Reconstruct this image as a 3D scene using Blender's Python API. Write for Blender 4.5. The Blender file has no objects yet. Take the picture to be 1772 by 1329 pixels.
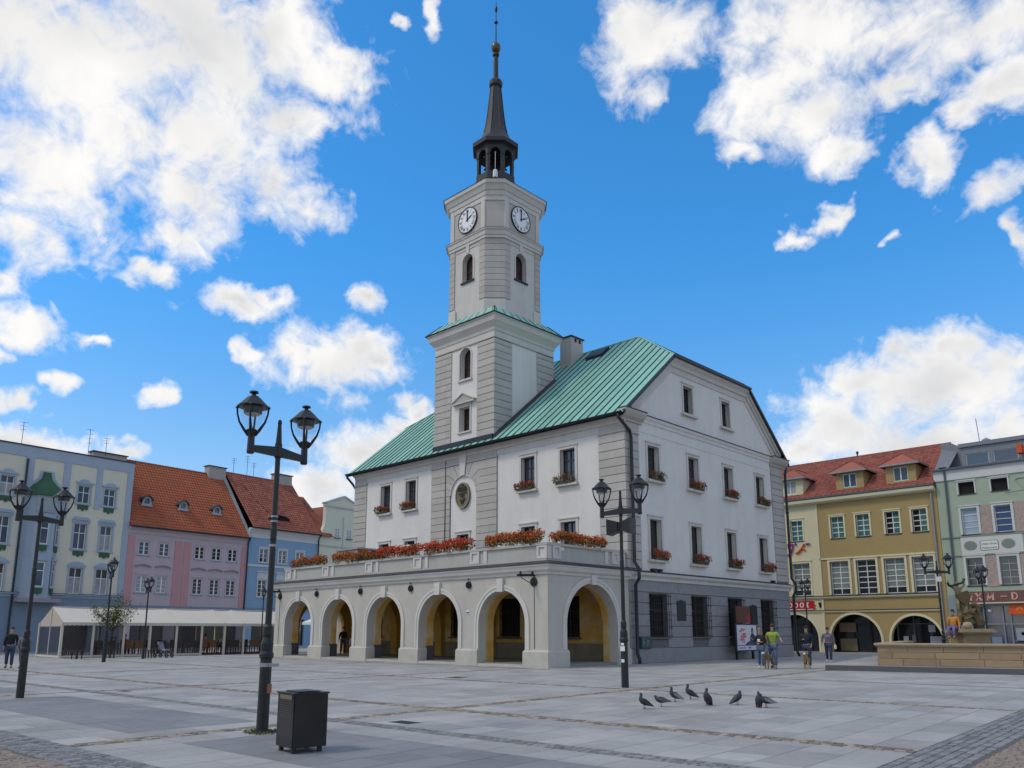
import bpy, math, random
from mathutils import Matrix, Vector
random.seed(7)
sc = bpy.context.scene
col = sc.collection
R = math.radians
PI = math.pi
# ------------------------------------------------------------------ camera
YAW, PITCH = 0.7686, 0.1934
CAM = (23.2, -32.18, 1.55)
cd = bpy.data.cameras.new('camera'); cam = bpy.data.objects.new('camera', cd); col.objects.link(cam)
cam.location = CAM
cam.rotation_euler = (PI/2 + PITCH, 0, YAW)
cd.sensor_width = 36.0; cd.lens = 36.0*1378.3/1772; cd.shift_y = 0.0892
cd.clip_start = 0.1; cd.clip_end = 2000
sc.camera = cam
sc.render.resolution_x = 1024; sc.render.resolution_y = 768
# ------------------------------------------------------------------ sky
SUN_AZ = (-0.48, -0.877); SUN_EL = R(52)
wd = bpy.data.worlds.new('World'); sc.world = wd; wd.use_nodes = True
nt = wd.node_tree; nt.nodes.clear()
def N(t, **k):
    n = nt.nodes.new(t)
    for a, b in k.items(): setattr(n, a, b)
    return n
def setin(n, i, v):
    if hasattr(v, 'is_output'): nt.links.new(v, n.inputs[i])
    else: n.inputs[i].default_value = v
def M(op, a, b=0.0, c=None):
    n = N('ShaderNodeMath', operation=op); setin(n, 0, a); setin(n, 1, b)
    if c is not None: setin(n, 2, c)
    return n.outputs[0]
def VM(op, a, b=(0, 0, 0), c=None, out=0):
    n = N('ShaderNodeVectorMath', operation=op); setin(n, 0, a); setin(n, 1, b)
    if c is not None: setin(n, 2, c)
    return n.outputs[out]
def SSTEP(v, a, b):
    n = N('ShaderNodeMapRange', interpolation_type='SMOOTHSTEP'); setin(n, 0, v); n.inputs[1].default_value = a; n.inputs[2].default_value = b
    return n.outputs[0]
def NOISE(v, scale, detail, rough, dist=0.0):
    n = N('ShaderNodeTexNoise'); nt.links.new(v, n.inputs['Vector'])
    n.inputs['Scale'].default_value = scale; n.inputs['Detail'].default_value = detail
    n.inputs['Roughness'].default_value = rough; n.inputs['Distortion'].default_value = dist
    return n.outputs[0]
sky = N('ShaderNodeTexSky', sky_type='NISHITA'); sky.sun_disc = False
sky.sun_elevation = SUN_EL; sky.sun_rotation = math.atan2(SUN_AZ[0], SUN_AZ[1]); sky.altitude = 200
sky.air_density = 1.0; sky.dust_density = 0.25; sky.ozone_density = 2.2
hs = N('ShaderNodeHueSaturation'); hs.inputs['Hue'].default_value = 0.488; hs.inputs['Saturation'].default_value = 1.18; hs.inputs['Value'].default_value = 1.42
nt.links.new(sky.outputs[0], hs.inputs['Color'])
gen = N('ShaderNodeTexCoord').outputs['Generated']
dx = VM('DOT_PRODUCT', gen, (math.cos(YAW), math.sin(YAW), 0), out=1)
dy = VM('DOT_PRODUCT', gen, (-math.sin(YAW), math.cos(YAW), 0), out=1)
sep = N('ShaderNodeSeparateXYZ'); nt.links.new(gen, sep.inputs[0])
az = M('ARCTAN2', dx, dy); el = M('ARCSINE', sep.outputs[2])
cmb = N('ShaderNodeCombineXYZ'); nt.links.new(az, cmb.inputs[0]); nt.links.new(el, cmb.inputs[1])
pv = cmb.outputs[0]
# cumulus masses: compass bearing and height of each, with half width and half height (radians)
CLOUDS = [(-0.564, 0.601, 0.195, 0.098), (-0.432, 0.652, 0.177, 0.08), (-0.325, 0.672, 0.089, 0.06), (-0.262, 0.648, 0.069, 0.034), (-0.474, 0.546, 0.159, 0.068), (-0.319, 0.599, 0.08, 0.035), (-0.567, 0.488, 0.108, 0.073), (-0.423, 0.503, 0.066, 0.054), (-0.586, 0.407, 0.049, 0.038), (-0.275, 0.501, 0.04, 0.025), (-0.327, 0.513, 0.043, 0.037), (-0.432, 0.452, 0.039, 0.028), (-0.228, 0.664, 0.039, 0.017), (-0.466, 0.402, 0.028, 0.015), (-0.6, 0.368, 0.019, 0.016), (-0.57, 0.32, 0.042, 0.023), (-0.594, 0.289, 0.015, 0.011), (-0.345, 0.384, 0.055, 0.016), (-0.311, 0.395, 0.027, 0.013), (-0.195, 0.406, 0.031, 0.018), (-0.229, 0.324, 0.083, 0.035), (-0.2, 0.339, 0.048, 0.029), (-0.286, 0.327, 0.034, 0.019), (-0.167, 0.334, 0.033, 0.018), (-0.336, 0.328, 0.02, 0.012), (-0.117, 0.275, 0.024, 0.02), (-0.195, 0.22, 0.061, 0.034), (-0.236, 0.172, 0.059, 0.023), (-0.142, 0.24, 0.026, 0.02), (-0.573, 0.245, 0.024, 0.017), (-0.539, 0.269, 0.019, 0.01), (-0.432, 0.272, 0.019, 0.013), (-0.568, 0.199, 0.058, 0.016), (-0.459, 0.194, 0.033, 0.012), (-0.501, 0.319, 0.016, 0.008), (0.2, 0.689, 0.08, 0.05), (0.181, 0.639, 0.049, 0.028), (0.164, 0.709, 0.034, 0.017), (0.403, 0.658, 0.119, 0.069), (0.35, 0.6, 0.068, 0.046), (0.409, 0.578, 0.075, 0.046), (0.31, 0.562, 0.04, 0.014), (0.425, 0.533, 0.033, 0.019), (0.51, 0.633, 0.126, 0.044), (0.595, 0.618, 0.08, 0.033), (0.491, 0.588, 0.051, 0.022), (0.607, 0.556, 0.041, 0.027), (0.573, 0.544, 0.024, 0.015), (0.522, 0.503, 0.03, 0.026), (0.585, 0.46, 0.036, 0.024), (0.607, 0.414, 0.015, 0.031), (0.397, 0.467, 0.024, 0.011), (0.416, 0.476, 0.022, 0.009), (0.373, 0.452, 0.019, 0.009), (0.479, 0.431, 0.011, 0.007), (-0.109, 0.711, 0.013, 0.02), (-0.162, 0.706, 0.011, 0.005), (0.518, 0.266, 0.114, 0.06), (0.475, 0.314, 0.033, 0.024), (0.528, 0.309, 0.043, 0.03), (0.579, 0.287, 0.035, 0.033), (0.422, 0.285, 0.053, 0.028), (0.399, 0.231, 0.06, 0.037), (0.489, 0.208, 0.128, 0.042), (0.358, 0.207, 0.033, 0.019), (0.574, 0.22, 0.042, 0.055)]
fb = NOISE(gen, 15.0, 12.0, 0.58, 0.5)
fbf = NOISE(gen, 52.0, 7.0, 0.55, 0.8)
fb2 = NOISE(gen, 6.0, 3.0, 0.45, 0.4)
wv = N('ShaderNodeTexNoise'); nt.links.new(gen, wv.inputs['Vector']); wv.inputs['Scale'].default_value = 10; wv.inputs['Detail'].default_value = 4
wv2 = N('ShaderNodeTexNoise'); nt.links.new(gen, wv2.inputs['Vector']); wv2.inputs['Scale'].default_value = 34; wv2.inputs['Detail'].default_value = 6
warp = VM('MULTIPLY_ADD', VM('SUBTRACT', wv.outputs[1], (0.5, 0.5, 0.5)), (0.07, 0.05, 0.0), pv)
warp = VM('MULTIPLY_ADD', VM('SUBTRACT', wv2.outputs[1], (0.5, 0.5, 0.5)), (0.055, 0.04, 0.0), warp)
cur = None
for a, e, ra, re in CLOUDS:
    ln = VM('LENGTH', VM('MULTIPLY_ADD', warp, (1/ra, 1/re, 0), (-a/ra, -e/re, 0)), out=1)
    cur = ln if cur is None else M('SMOOTH_MIN', cur, ln, 0.3)
field = M('SUBTRACT', 1.18, cur)
# broken cumulus goes on out of view, its cover raised for neutral fill light
win = M('MAXIMUM', SSTEP(M('ABSOLUTE', az), 0.64, 0.80), SSTEP(el, 0.74, 0.86))
nf = M('MULTIPLY', M('SUBTRACT', NOISE(gen, 3.1, 3.0, 0.5), 0.43), 6.0)
nf = M('SUBTRACT', nf, M('MULTIPLY', M('SUBTRACT', 1.0, win), 4.0))
field = M('MAXIMUM', field, nf)
field = M('MINIMUM', field, 1.5)
den = M('ADD', field, M('MULTIPLY', M('SUBTRACT', fb, 0.5), 2.5))
den = M('ADD', den, M('MULTIPLY', M('SUBTRACT', fbf, 0.52), 1.0))
alpha = SSTEP(den, -0.12, 1.0)
alpha = M('POWER', alpha, 0.7)
thick = M('MULTIPLY', SSTEP(M('ADD', field, M('MULTIPLY', M('SUBTRACT', fb, 0.5), 1.2)), 0.25, 1.35), SSTEP(fb2, 0.38, 0.62))
shade = N('ShaderNodeMix', data_type='RGBA'); nt.links.new(thick, shade.inputs[0])
shade.inputs[6].default_value = (9.7, 9.55, 9.35, 1); shade.inputs[7].default_value = (7.0, 7.05, 7.2, 1)
mod = M('ADD', 0.86, M('MULTIPLY', fb, 0.28))
shm = N('ShaderNodeMix', data_type='RGBA', blend_type='MULTIPLY'); shm.inputs[0].default_value = 1.0; nt.links.new(shade.outputs[2], shm.inputs[6]); nt.links.new(mod, shm.inputs[7])
tint = N('ShaderNodeMix', data_type='RGBA'); nt.links.new(SSTEP(el, 0.08, 0.50), tint.inputs[0]); tint.inputs[6].default_value = (1.2, 1.06, 1.12, 1); tint.inputs[7].default_value = (0.58, 1.22, 1.62, 1)
tm = N('ShaderNodeMix', data_type='RGBA', blend_type='MULTIPLY'); tm.inputs[0].default_value = 1.0; nt.links.new(hs.outputs[0], tm.inputs[6]); nt.links.new(tint.outputs[2], tm.inputs[7])
mix = N('ShaderNodeMix', data_type='RGBA'); nt.links.new(alpha, mix.inputs[0]); nt.links.new(tm.outputs[2], mix.inputs[6]); nt.links.new(shm.outputs[2], mix.inputs[7])
bg = N('ShaderNodeBackground'); bg.inputs[1].default_value = 0.10; nt.links.new(mix.outputs[2], bg.inputs[0])
wo = N('ShaderNodeOutputWorld'); nt.links.new(bg.outputs[0], wo.inputs[0])
wd.cycles.sampling_method = 'MANUAL'; wd.cycles.sample_map_resolution = 512
# ------------------------------------------------------------------ sun behind thin cloud
sl = bpy.data.lights.new('sun', 'SUN'); sl.energy = 1.45; sl.angle = R(12); sl.color = (1.0, 0.86, 0.64)
so = bpy.data.objects.new('sun', sl); col.objects.link(so); so.location = (-30, -40, 60)
ce = math.cos(SUN_EL); so.rotation_euler = Vector((-SUN_AZ[0]*ce, -SUN_AZ[1]*ce, -math.sin(SUN_EL))).to_track_quat('-Z', 'Y').to_euler()
vs = sc.view_settings; vs.view_transform = 'Standard'; vs.look = 'None'; vs.exposure = 0.0; vs.gamma = 1.0; vs.use_curve_mapping = False
sc.render.engine = 'CYCLES'
# ------------------------------------------------------------------ materials
MATS = {}
def mat(name, c, rough=0.8, var=0.12, scale=2.0, bump=0.0, bscale=40.0, metal=0.0, rnd=0.0, streak=0.0, c2=None, spec=0.4, emit=None, trans=None):
    if name in MATS: return MATS[name]
    m = bpy.data.materials.new(name); m.use_nodes = True; MATS[name] = m
    t = m.node_tree; t.nodes.clear()
    def nn(k, **kw):
        x = t.nodes.new(k)
        for a, b in kw.items(): setattr(x, a, b)
        return x
    out = nn('ShaderNodeOutputMaterial'); bs = nn('ShaderNodeBsdfPrincipled'); t.links.new(bs.outputs[0], out.inputs[0])
    bs.inputs['Roughness'].default_value = rough; bs.inputs['Metallic'].default_value = metal
    bs.inputs['Specular IOR Level'].default_value = spec
    tc = nn('ShaderNodeTexCoord')
    def noise(sc_, det, vec=None):
        n = nn('ShaderNodeTexNoise'); n.inputs['Scale'].default_value = sc_; n.inputs['Detail'].default_value = det; n.inputs['Roughness'].default_value = 0.6
        t.links.new(vec or tc.outputs['Object'], n.inputs['Vector']); return n.outputs[0]
    def mth(op, a, b):
        n = nn('ShaderNodeMath', operation=op)
        for i, v in ((0, a), (1, b)):
            if hasattr(v, 'is_output'): t.links.new(v, n.inputs[i])
            else: n.inputs[i].default_value = v
        return n.outputs[0]
    fac = noise(scale, 6)
    f = mth('MULTIPLY', mth('SUBTRACT', fac, 0.5), 2*var*1.6)
    f2 = mth('MULTIPLY', mth('SUBTRACT', noise(scale*9, 4), 0.5), var*1.4)
    f = mth('ADD', f, f2)
    if streak:
        mp = nn('ShaderNodeMapping'); mp.inputs['Scale'].default_value = (1.6, 1.6, 0.12); t.links.new(tc.outputs['Object'], mp.inputs[0])
        s = mth('MULTIPLY', mth('SUBTRACT', noise(1.5, 8, mp.outputs[0]), 0.5), 2*streak)
        f = mth('ADD', f, s)
    if rnd:
        oi = nn('ShaderNodeObjectInfo'); at = nn('ShaderNodeAttribute'); at.attribute_name = 'rnd'
        r = mth('FRACT', mth('ADD', oi.outputs['Random'], at.outputs['Fac']), 0)
        f = mth('ADD', f, mth('MULTIPLY', mth('SUBTRACT', r, 0.5), 2*rnd))
    gain = mth('ADD', f, 1.0)
    base = nn('ShaderNodeMix', data_type='RGBA', blend_type='MULTIPLY'); base.inputs[0].default_value = 1.0
    if c2:
        cm = nn('ShaderNodeMix', data_type='RGBA'); cm.inputs[6].default_value = (*c, 1); cm.inputs[7].default_value = (*c2, 1)
        mr = nn('ShaderNodeMapRange'); mr.inputs[1].default_value = 0.42; mr.inputs[2].default_value = 0.62
        src = r if rnd else noise(scale*0.7, 5)
        if rnd: mr.inputs[1].default_value = 0.2; mr.inputs[2].default_value = 0.9
        t.links.new(src, mr.inputs[0]); t.links.new(mr.outputs[0], cm.inputs[0]); t.links.new(cm.outputs[2], base.inputs[6])
    else: base.inputs[6].default_value = (*c, 1)
    t.links.new(gain, base.inputs[7]); t.links.new(base.outputs[2], bs.inputs['Base Color'])
    rr = mth('ADD', mth('MULTIPLY', mth('SUBTRACT', fac, 0.5), 0.25), rough); t.links.new(rr, bs.inputs['Roughness'])
    if bump:
        bp = nn('ShaderNodeBump'); bp.inputs['Strength'].default_value = bump; bp.inputs['Distance'].default_value = 0.02
        t.links.new(noise(bscale, 5), bp.inputs['Height']); t.links.new(bp.outputs[0], bs.inputs['Normal'])
    if emit:
        bs.inputs['Emission Color'].default_value = (*emit[:3], 1); bs.inputs['Emission Strength'].default_value = emit[3]
    if trans is not None:
        tr = nn('ShaderNodeBsdfTransparent'); mx = nn('ShaderNodeMixShader'); mx.inputs[0].default_value = trans
        tr.inputs[0].default_value = (*[0.75+0.25*v for v in c], 1)
        t.links.new(bs.outputs[0], mx.inputs[1]); t.links.new(tr.outputs[0], mx.inputs[2]); t.links.new(mx.outputs[0], out.inputs[0])
    return m
# ------------------------------------------------------------------ geometry helpers
class Fr:
    """wall frame: u along the wall, w out of it, z up"""
    def __init__(s, ox, oy, ux, uy, nx, ny, oz=0.0):
        s.o = (ox, oy, oz); s.u = (ux, uy); s.n = (nx, ny); s.flip = (ux*ny - uy*nx) < 0
    def __call__(s, u, w, z): return (s.o[0]+s.u[0]*u+s.n[0]*w, s.o[1]+s.u[1]*u+s.n[1]*w, s.o[2]+z)
    def off(s, u=0, w=0, z=0):
        p = s(u, w, z); return Fr(p[0], p[1], *s.u, *s.n, p[2])
ID = Fr(0, 0, 1, 0, 0, 1)
class MB:
    def __init__(s, fr=ID): s.fr = fr; s.v = []; s.f = []; s.r = []; s.smooth = False
    def P(s, pts):
        b = len(s.v); s.v += [s.fr(*p) for p in pts]; return b
    def face(s, pts, r=0.0):
        b = s.P(pts); ix = list(range(b, b+len(pts)))
        s.f.append(ix[::-1] if s.fr.flip else ix); s.r.append(r)
    def box(s, u0, u1, w0, w1, z0, z1, cham=0.0, skip='', r=0.0, chtop=0.0):
        if u1 < u0: u0, u1 = u1, u0
        if w1 < w0: w0, w1 = w1, w0
        c = cham
        A = [(u0, w0, z0), (u1, w0, z0), (u1, w0, z1), (u0, w0, z1)]
        if c:
            B = [(u0, w1-c, z0), (u1, w1-c, z0), (u1, w1-c, z1), (u0, w1-c, z1)]
            D = [(u0+c, w1, z0+c), (u1-c, w1, z0+c), (u1-c, w1, z1-c), (u0+c, w1, z1-c)]
        else: B = [(u0, w1, z0), (u1, w1, z0), (u1, w1, z1), (u0, w1, z1)]; D = None
        F = lambda *p: s.face(list(p), r)
        if 'b' not in skip: F(A[0], A[1], A[2], A[3])
        F(A[1], A[0], B[0], B[1]); F(A[2], A[1], B[1], B[2]); F(A[3], A[2], B[2], B[3]); F(A[0], A[3], B[3], B[0])
        if D:
            for i in range(4): j = (i+1) % 4; F(B[j], B[i], D[i], D[j])
            F(D[3], D[2], D[1], D[0])
        else: F(B[3], B[2], B[1], B[0])
        return s
    def frustum(s, a, b, r=0.0):
        """a, b: matching rings of points"""
        n = len(a); s.face(list(a), r); s.face(list(b)[::-1], r)
        for i in range(n): j = (i+1) % n; s.face([a[j], a[i], b[i], b[j]], r)
    def prism(s, poly, w0, w1, r=0.0):
        """poly in (u, z), extruded along w"""
        s.frustum([(u, w0, z) for u, z in poly], [(u, w1, z) for u, z in poly], r); return s
    def plan(s, poly, z0, z1, r=0.0, z0b=None):
        s.frustum([(x, y, z1) for x, y in poly][::-1], [(x, y, z0) for x, y in poly][::-1], r); return s
    def wall(s, u0, u1, z0, z1, holes=(), w=0.0, depth=0.3, back=False, seg=14):
        us = sorted({u0, u1, *[h[0] for h in holes], *[h[1] for h in holes]}); zs = sorted({z0, z1, *[h[2] for h in holes], *[h[3] for h in holes]})
        us = [x for x in us if u0-1e-6 <= x <= u1+1e-6]; zs = [x for x in zs if z0-1e-6 <= x <= z1+1e-6]
        for ww, fl in ((w, False),)+(((w-depth, True),) if back else ()):
            for a, b in zip(us, us[1:]):
                for c, d in zip(zs, zs[1:]):
                    mu, mz = (a+b)/2, (c+d)/2
                    if any(h[0] < mu < h[1] and h[2] < mz < h[3] for h in holes): continue
                    q = [(a, ww, c), (a, ww, d), (b, ww, d), (b, ww, c)]
                    s.face(q[::-1] if fl else q)
        if back:
            for a, b in ((u0, z0), ):
                s.face([(u0, w, z0), (u0, w-depth, z0), (u0, w-depth, z1), (u0, w, z1)]); s.face([(u1, w, z0), (u1, w, z1), (u1, w-depth, z1), (u1, w-depth, z0)])
                s.face([(u0, w, z1), (u0, w-depth, z1), (u1, w-depth, z1), (u1, w, z1)])
        for h in holes:
            a, b, c, d = h[:4]; arch = len(h) > 4 and h[4]; cu = (a+b)/2; rr = (b-a)/2; sp = d-rr if arch else d
            s.face([(a, w, c), (a, w-depth, c), (a, w-depth, sp), (a, w, sp)][::-1]); s.face([(b, w, c), (b, w-depth, c), (b, w-depth, sp), (b, w, sp)])
            if c > z0+1e-6: s.face([(a, w, c), (b, w, c), (b, w-depth, c), (a, w-depth, c)][::-1])
            if not arch: s.face([(a, w, d), (b, w, d), (b, w-depth, d), (a, w-depth, d)])
            else:
                pts = [(cu-rr*math.cos(PI*i/seg), sp+rr*math.sin(PI*i/seg)) for i in range(seg+1)]
                for p, q in zip(pts, pts[1:]):
                    s.face([(p[0], w, p[1]), (q[0], w, q[1]), (q[0], w-depth, q[1]), (p[0], w-depth, p[1])])
                    s.face([(p[0], w, p[1]), (p[0], w, d), (q[0], w, d), (q[0], w, q[1])])
                    if back: s.face([(p[0], w-depth, p[1]), (q[0], w-depth, q[1]), (q[0], w-depth, d), (p[0], w-depth, d)])
        return s
    def arc(s, cu, cz, r0, r1, w0, w1, a0=0.0, a1=180.0, n=18):
        A = [R(a0+(a1-a0)*i/n) for i in range(n+1)]
        for x, y in zip(A, A[1:]):
            q = [(cu+r0*math.cos(x), cz+r0*math.sin(x)), (cu+r1*math.cos(x), cz+r1*math.sin(x)), (cu+r1*math.cos(y), cz+r1*math.sin(y)), (cu+r0*math.cos(y), cz+r0*math.sin(y))]
            s.face([(u, w1, z) for u, z in q][::-1])
            s.face([(q[1][0], w0, q[1][1]), (q[1][0], w1, q[1][1]), (q[2][0], w1, q[2][1]), (q[2][0], w0, q[2][1])][::-1])
            s.face([(q[0][0], w0, q[0][1]), (q[3][0], w0, q[3][1]), (q[3][0], w1, q[3][1]), (q[0][0], w1, q[0][1])][::-1])
        for x, fl in ((A[0], 0), (A[-1], 1)):
            e = [(cu+r0*math.cos(x), w0, cz+r0*math.sin(x)), (cu+r1*math.cos(x), w0, cz+r1*math.sin(x)), (cu+r1*math.cos(x), w1, cz+r1*math.sin(x)), (cu+r0*math.cos(x), w1, cz+r0*math.sin(x))]
            s.face(e[::-1] if fl else e)
        return s
    def mould(s, u0, u1, prof, ends=True):
        """profile [(w, z)...] swept along u"""
        for (w0, z0), (w1, z1) in zip(prof, prof[1:]): s.face([(u0, w0, z0), (u1, w0, z0), (u1, w1, z1), (u0, w1, z1)][::-1])
        if ends:
            s.face([(u0, w, z) for w, z in prof]); s.face([(u1, w, z) for w, z in prof][::-1])
        return s
    def tube(s, pts, rad, n=8, cap=True, r=0.0):
        pts = [Vector(s.fr(*p)) for p in pts]; rad = rad if isinstance(rad, (list, tuple)) else [rad]*len(pts)
        up = Vector((0.0, 0.0, 1.0)); rings = []; px = None
        for i, p in enumerate(pts):
            d = (pts[min(i+1, len(pts)-1)]-pts[max(i-1, 0)]).normalized()
            if px is None:
                a = up if abs(d.dot(up)) < 0.9 else Vector((1.0, 0, 0)); px = d.cross(a).normalized()
            else: px = (px-d*px.dot(d)).normalized()
            py = d.cross(px); b = len(s.v)
            s.v += [tuple(p+(px*math.cos(2*PI*k/n)+py*math.sin(2*PI*k/n))*rad[i]) for k in range(n)]; rings.append(b)
        for a, b in zip(rings, rings[1:]):
            for k in range(n): j = (k+1) % n; s.f.append([a+k, a+j, b+j, b+k]); s.r.append(r)
        if cap:
            s.f.append([rings[0]+k for k in range(n)][::-1]); s.f.append([rings[-1]+k for k in range(n)]); s.r += [r, r]
        return s
    def lathe(s, prof, c=(0, 0, 0), n=16, rot=0.0, sx=1.0, sy=1.0):
        rings = []
        for rr, z in prof:
            b = len(s.v); rings.append(b)
            s.v += [s.fr(c[0]+rr*sx*math.cos(rot+2*PI*k/n), c[1]+rr*sy*math.sin(rot+2*PI*k/n), c[2]+z) for k in range(n)]
        for a, b in zip(rings, rings[1:]):
            for k in range(n): j = (k+1) % n; s.f.append([a+k, a+j, b+j, b+k]); s.r.append(0)
        s.f.append([rings[0]+k for k in range(n)][::-1]); s.f.append([rings[-1]+k for k in range(n)]); s.r += [0, 0]
        return s
    def stroke(s, a, b, th, w0, w1):
        """flat bar in the wall plane between (u, z) points"""
        dx, dz = b[0]-a[0], b[1]-a[1]; L = math.hypot(dx, dz) or 1; px, pz = -dz/L*th/2, dx/L*th/2
        s.prism([(a[0]+px, a[1]+pz), (b[0]+px, b[1]+pz), (b[0]-px, b[1]-pz), (a[0]-px, a[1]-pz)], w0, w1); return s
    def disc(s, cu, cz, ru, rz, w0, w1, n=28):
        s.prism([(cu+ru*math.cos(2*PI*k/n), cz+rz*math.sin(2*PI*k/n)) for k in range(n)], w0, w1); return s
def mesh_of(name, mb, m, rnd=False):
    me = bpy.data.meshes.new(name); me.from_pydata(mb.v, [], mb.f); me.materials.append(m)
    if rnd:
        at = me.attributes.new('rnd', 'FLOAT', 'FACE'); at.data.foreach_set('value', mb.r)
    if mb.smooth: me.polygons.foreach_set('use_smooth', [True]*len(me.polygons))
    me.update(); return me
def obj(name, mb, m, parent=None, rnd=False, local=False):
    o = bpy.data.objects.new(name, mesh_of(name, mb, m, rnd)); col.objects.link(o)
    if parent:
        o.parent = parent
        if not local and parent.type == 'EMPTY': o.matrix_parent_inverse = Matrix.Translation(-Vector(parent.location))
    return o
def tag(o, label, cat, group=None):
    o['label'] = label; o['category'] = cat
    if group: o['group'] = group
    return o
def thing(name, label, cat, loc=(0, 0, 0), rz=0.0, group=None):
    o = bpy.data.objects.new(name, None); col.objects.link(o); o.location = loc; o.rotation_euler = (0, 0, rz); o.empty_display_size = 0.3
    return tag(o, label, cat, group)
def copy_tree(o, parent=None):
    c = o.copy(); col.objects.link(c)
    if parent: c.parent = parent
    for ch in o.children: copy_tree(ch, c)
    return c
def place(o, loc, rz=0.0, s=1.0, label=None):
    o.location = loc; o.rotation_euler = (0, 0, rz); o.scale = (s, s, s)
    if label: o['label'] = label
    return o
CF = (-math.sin(YAW), math.cos(YAW)); CR = (math.cos(YAW), math.sin(YAW))
def camdist(x, y):
    d = (x-CAM[0])*CF[0]+(y-CAM[1])*CF[1]; l = (x-CAM[0])*CR[0]+(y-CAM[1])*CR[1]
    return d, l
def inview(x, y, mx=0.70):
    d, l = camdist(x, y); return d > 6 and abs(l) < d*mx+0.5
# ------------------------------------------------------------------ shared materials
m_white = mat('white_plaster', (0.66, 0.642, 0.61), 0.9, 0.07, 0.8, 0.15, 60, streak=0.10)
m_grey = mat('grey_plaster', (0.435, 0.412, 0.38), 0.9, 0.10, 1.0, 0.2, 60, streak=0.10, rnd=0.07)
m_trim = mat('pale_trim', (0.55, 0.532, 0.495), 0.88, 0.10, 1.3, 0.1, 60, streak=0.10)
m_arc = mat('arcade_plaster', (0.45, 0.432, 0.385), 0.9, 0.10, 0.7, 0.18, 50, streak=0.12)
m_bal = mat('balustrade_plaster', (0.40, 0.396, 0.365), 0.9, 0.09, 0.9, 0.12, 50, streak=0.10)
m_plinth = mat('plinth_stone', (0.45, 0.435, 0.385), 0.9, 0.14, 1.6, 0.3, 45)
m_base = mat('base_stone', (0.245, 0.242, 0.25), 0.85, 0.16, 2.5, 0.25, 50, rnd=0.08)
m_basej = mat('base_joint', (0.14, 0.14, 0.145), 0.95, 0.1)
m_joint = mat('quoin_joint', (0.13, 0.125, 0.12), 0.95, 0.1)
m_yel = mat('ochre_plaster', (0.50, 0.285, 0.055), 0.9, 0.10, 1.3, 0.2, 40, c2=(0.44, 0.25, 0.05))
m_yelworn = mat('worn_ochre', (0.50, 0.285, 0.055), 0.9, 0.12, 1.7, 0.2, 40, c2=(0.52, 0.40, 0.22))
m_dado = mat('dark_dado', (0.075, 0.075, 0.085), 0.85, 0.15, 3, 0.2)
m_copper = mat('copper_patina', (0.20, 0.43, 0.36), 0.6, 0.10, 1.1, 0.05, 30, rnd=0.10, streak=0.06, c2=(0.225, 0.475, 0.40))
m_seam = mat('seam_shadow_dark', (0.008, 0.026, 0.028), 0.55, 0.15, 4)  # near-black: shadow lines along the standing seams are put into their colour
m_lead = mat('dark_sheet_metal', (0.030, 0.033, 0.040), 0.45, 0.2, 3, metal=0.4)
m_slate = mat('slate', (0.026, 0.027, 0.032), 0.5, 0.18, 5, 0.2, 30)
m_iron = mat('black_iron', (0.018, 0.019, 0.021), 0.42, 0.2, 6, 0.05, 80, metal=0.3)
m_lamp = mat('lamp_paint', (0.019, 0.022, 0.024), 0.38, 0.18, 5, 0.05, 90, metal=0.25)
m_brown = mat('dark_wood', (0.035, 0.017, 0.011), 0.5, 0.2, 8)
m_glass = mat('window_glass', (0.02, 0.025, 0.032), 0.06, 0.1, 1.0, spec=0.8)
m_glassb = mat('window_glass_blue', (0.05, 0.075, 0.12), 0.08, 0.15, 1.0, spec=0.8)
m_glasst = mat('window_glass_green', (0.055, 0.17, 0.155), 0.12, 0.2, 1.0, spec=0.6)
m_curt = mat('curtained_pane', (0.30, 0.33, 0.34), 0.25, 0.25, 3.0, spec=0.6)
m_wframe = mat('white_paint', (0.68, 0.69, 0.69), 0.6, 0.05, 3)
m_dark = mat('dark_interior', (0.010, 0.010, 0.011), 0.9, 0.2)
m_tile = mat('clay_tile', (0.37, 0.115, 0.05), 0.8, 0.14, 1.2, 0.2, 40, rnd=0.16, c2=(0.30, 0.075, 0.033))
m_tile2 = mat('dull_clay_tile', (0.26, 0.082, 0.052), 0.8, 0.14, 1.2, 0.2, 40, rnd=0.13, c2=(0.30, 0.10, 0.065))
m_tile3 = mat('red_clay_tile', (0.27, 0.082, 0.058), 0.8, 0.12, 1.2, 0.2, 40, rnd=0.10, c2=(0.31, 0.10, 0.072))
m_gold = mat('dull_gilt', (0.10, 0.085, 0.055), 0.4, 0.2, 4, metal=0.6)
m_bronze = mat('bronze_relief', (0.17, 0.135, 0.085), 0.6, 0.25, 9, 0.3, 30)
m_ledge = mat('ledge_roofing', (0.05, 0.049, 0.052), 0.8, 0.25, 3, 0.2)
m_granite = mat('granite_slab', (0.315, 0.31, 0.302), 0.78, 0.24, 0.55, 0.35, 90, rnd=0.085, c2=(0.345, 0.338, 0.328))
m_granited = mat('dark_granite_slab', (0.205, 0.207, 0.216), 0.72, 0.20, 0.7, 0.3, 90, rnd=0.08)
m_sett = mat('tan_sett', (0.21, 0.175, 0.135), 0.85, 0.20, 12, 0.4, 80, rnd=0.30, c2=(0.30, 0.25, 0.20))
m_gsett = mat('grey_sett', (0.215, 0.212, 0.21), 0.85, 0.18, 12, 0.4, 80, rnd=0.28)
m_dsett = mat('dark_sett', (0.20, 0.20, 0.206), 0.8, 0.18, 12, 0.4, 80, rnd=0.30)
m_cob = mat('tan_cobble', (0.27, 0.215, 0.175), 0.85, 0.18, 12, 0.4, 70, rnd=0.22, c2=(0.23, 0.185, 0.155))
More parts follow.
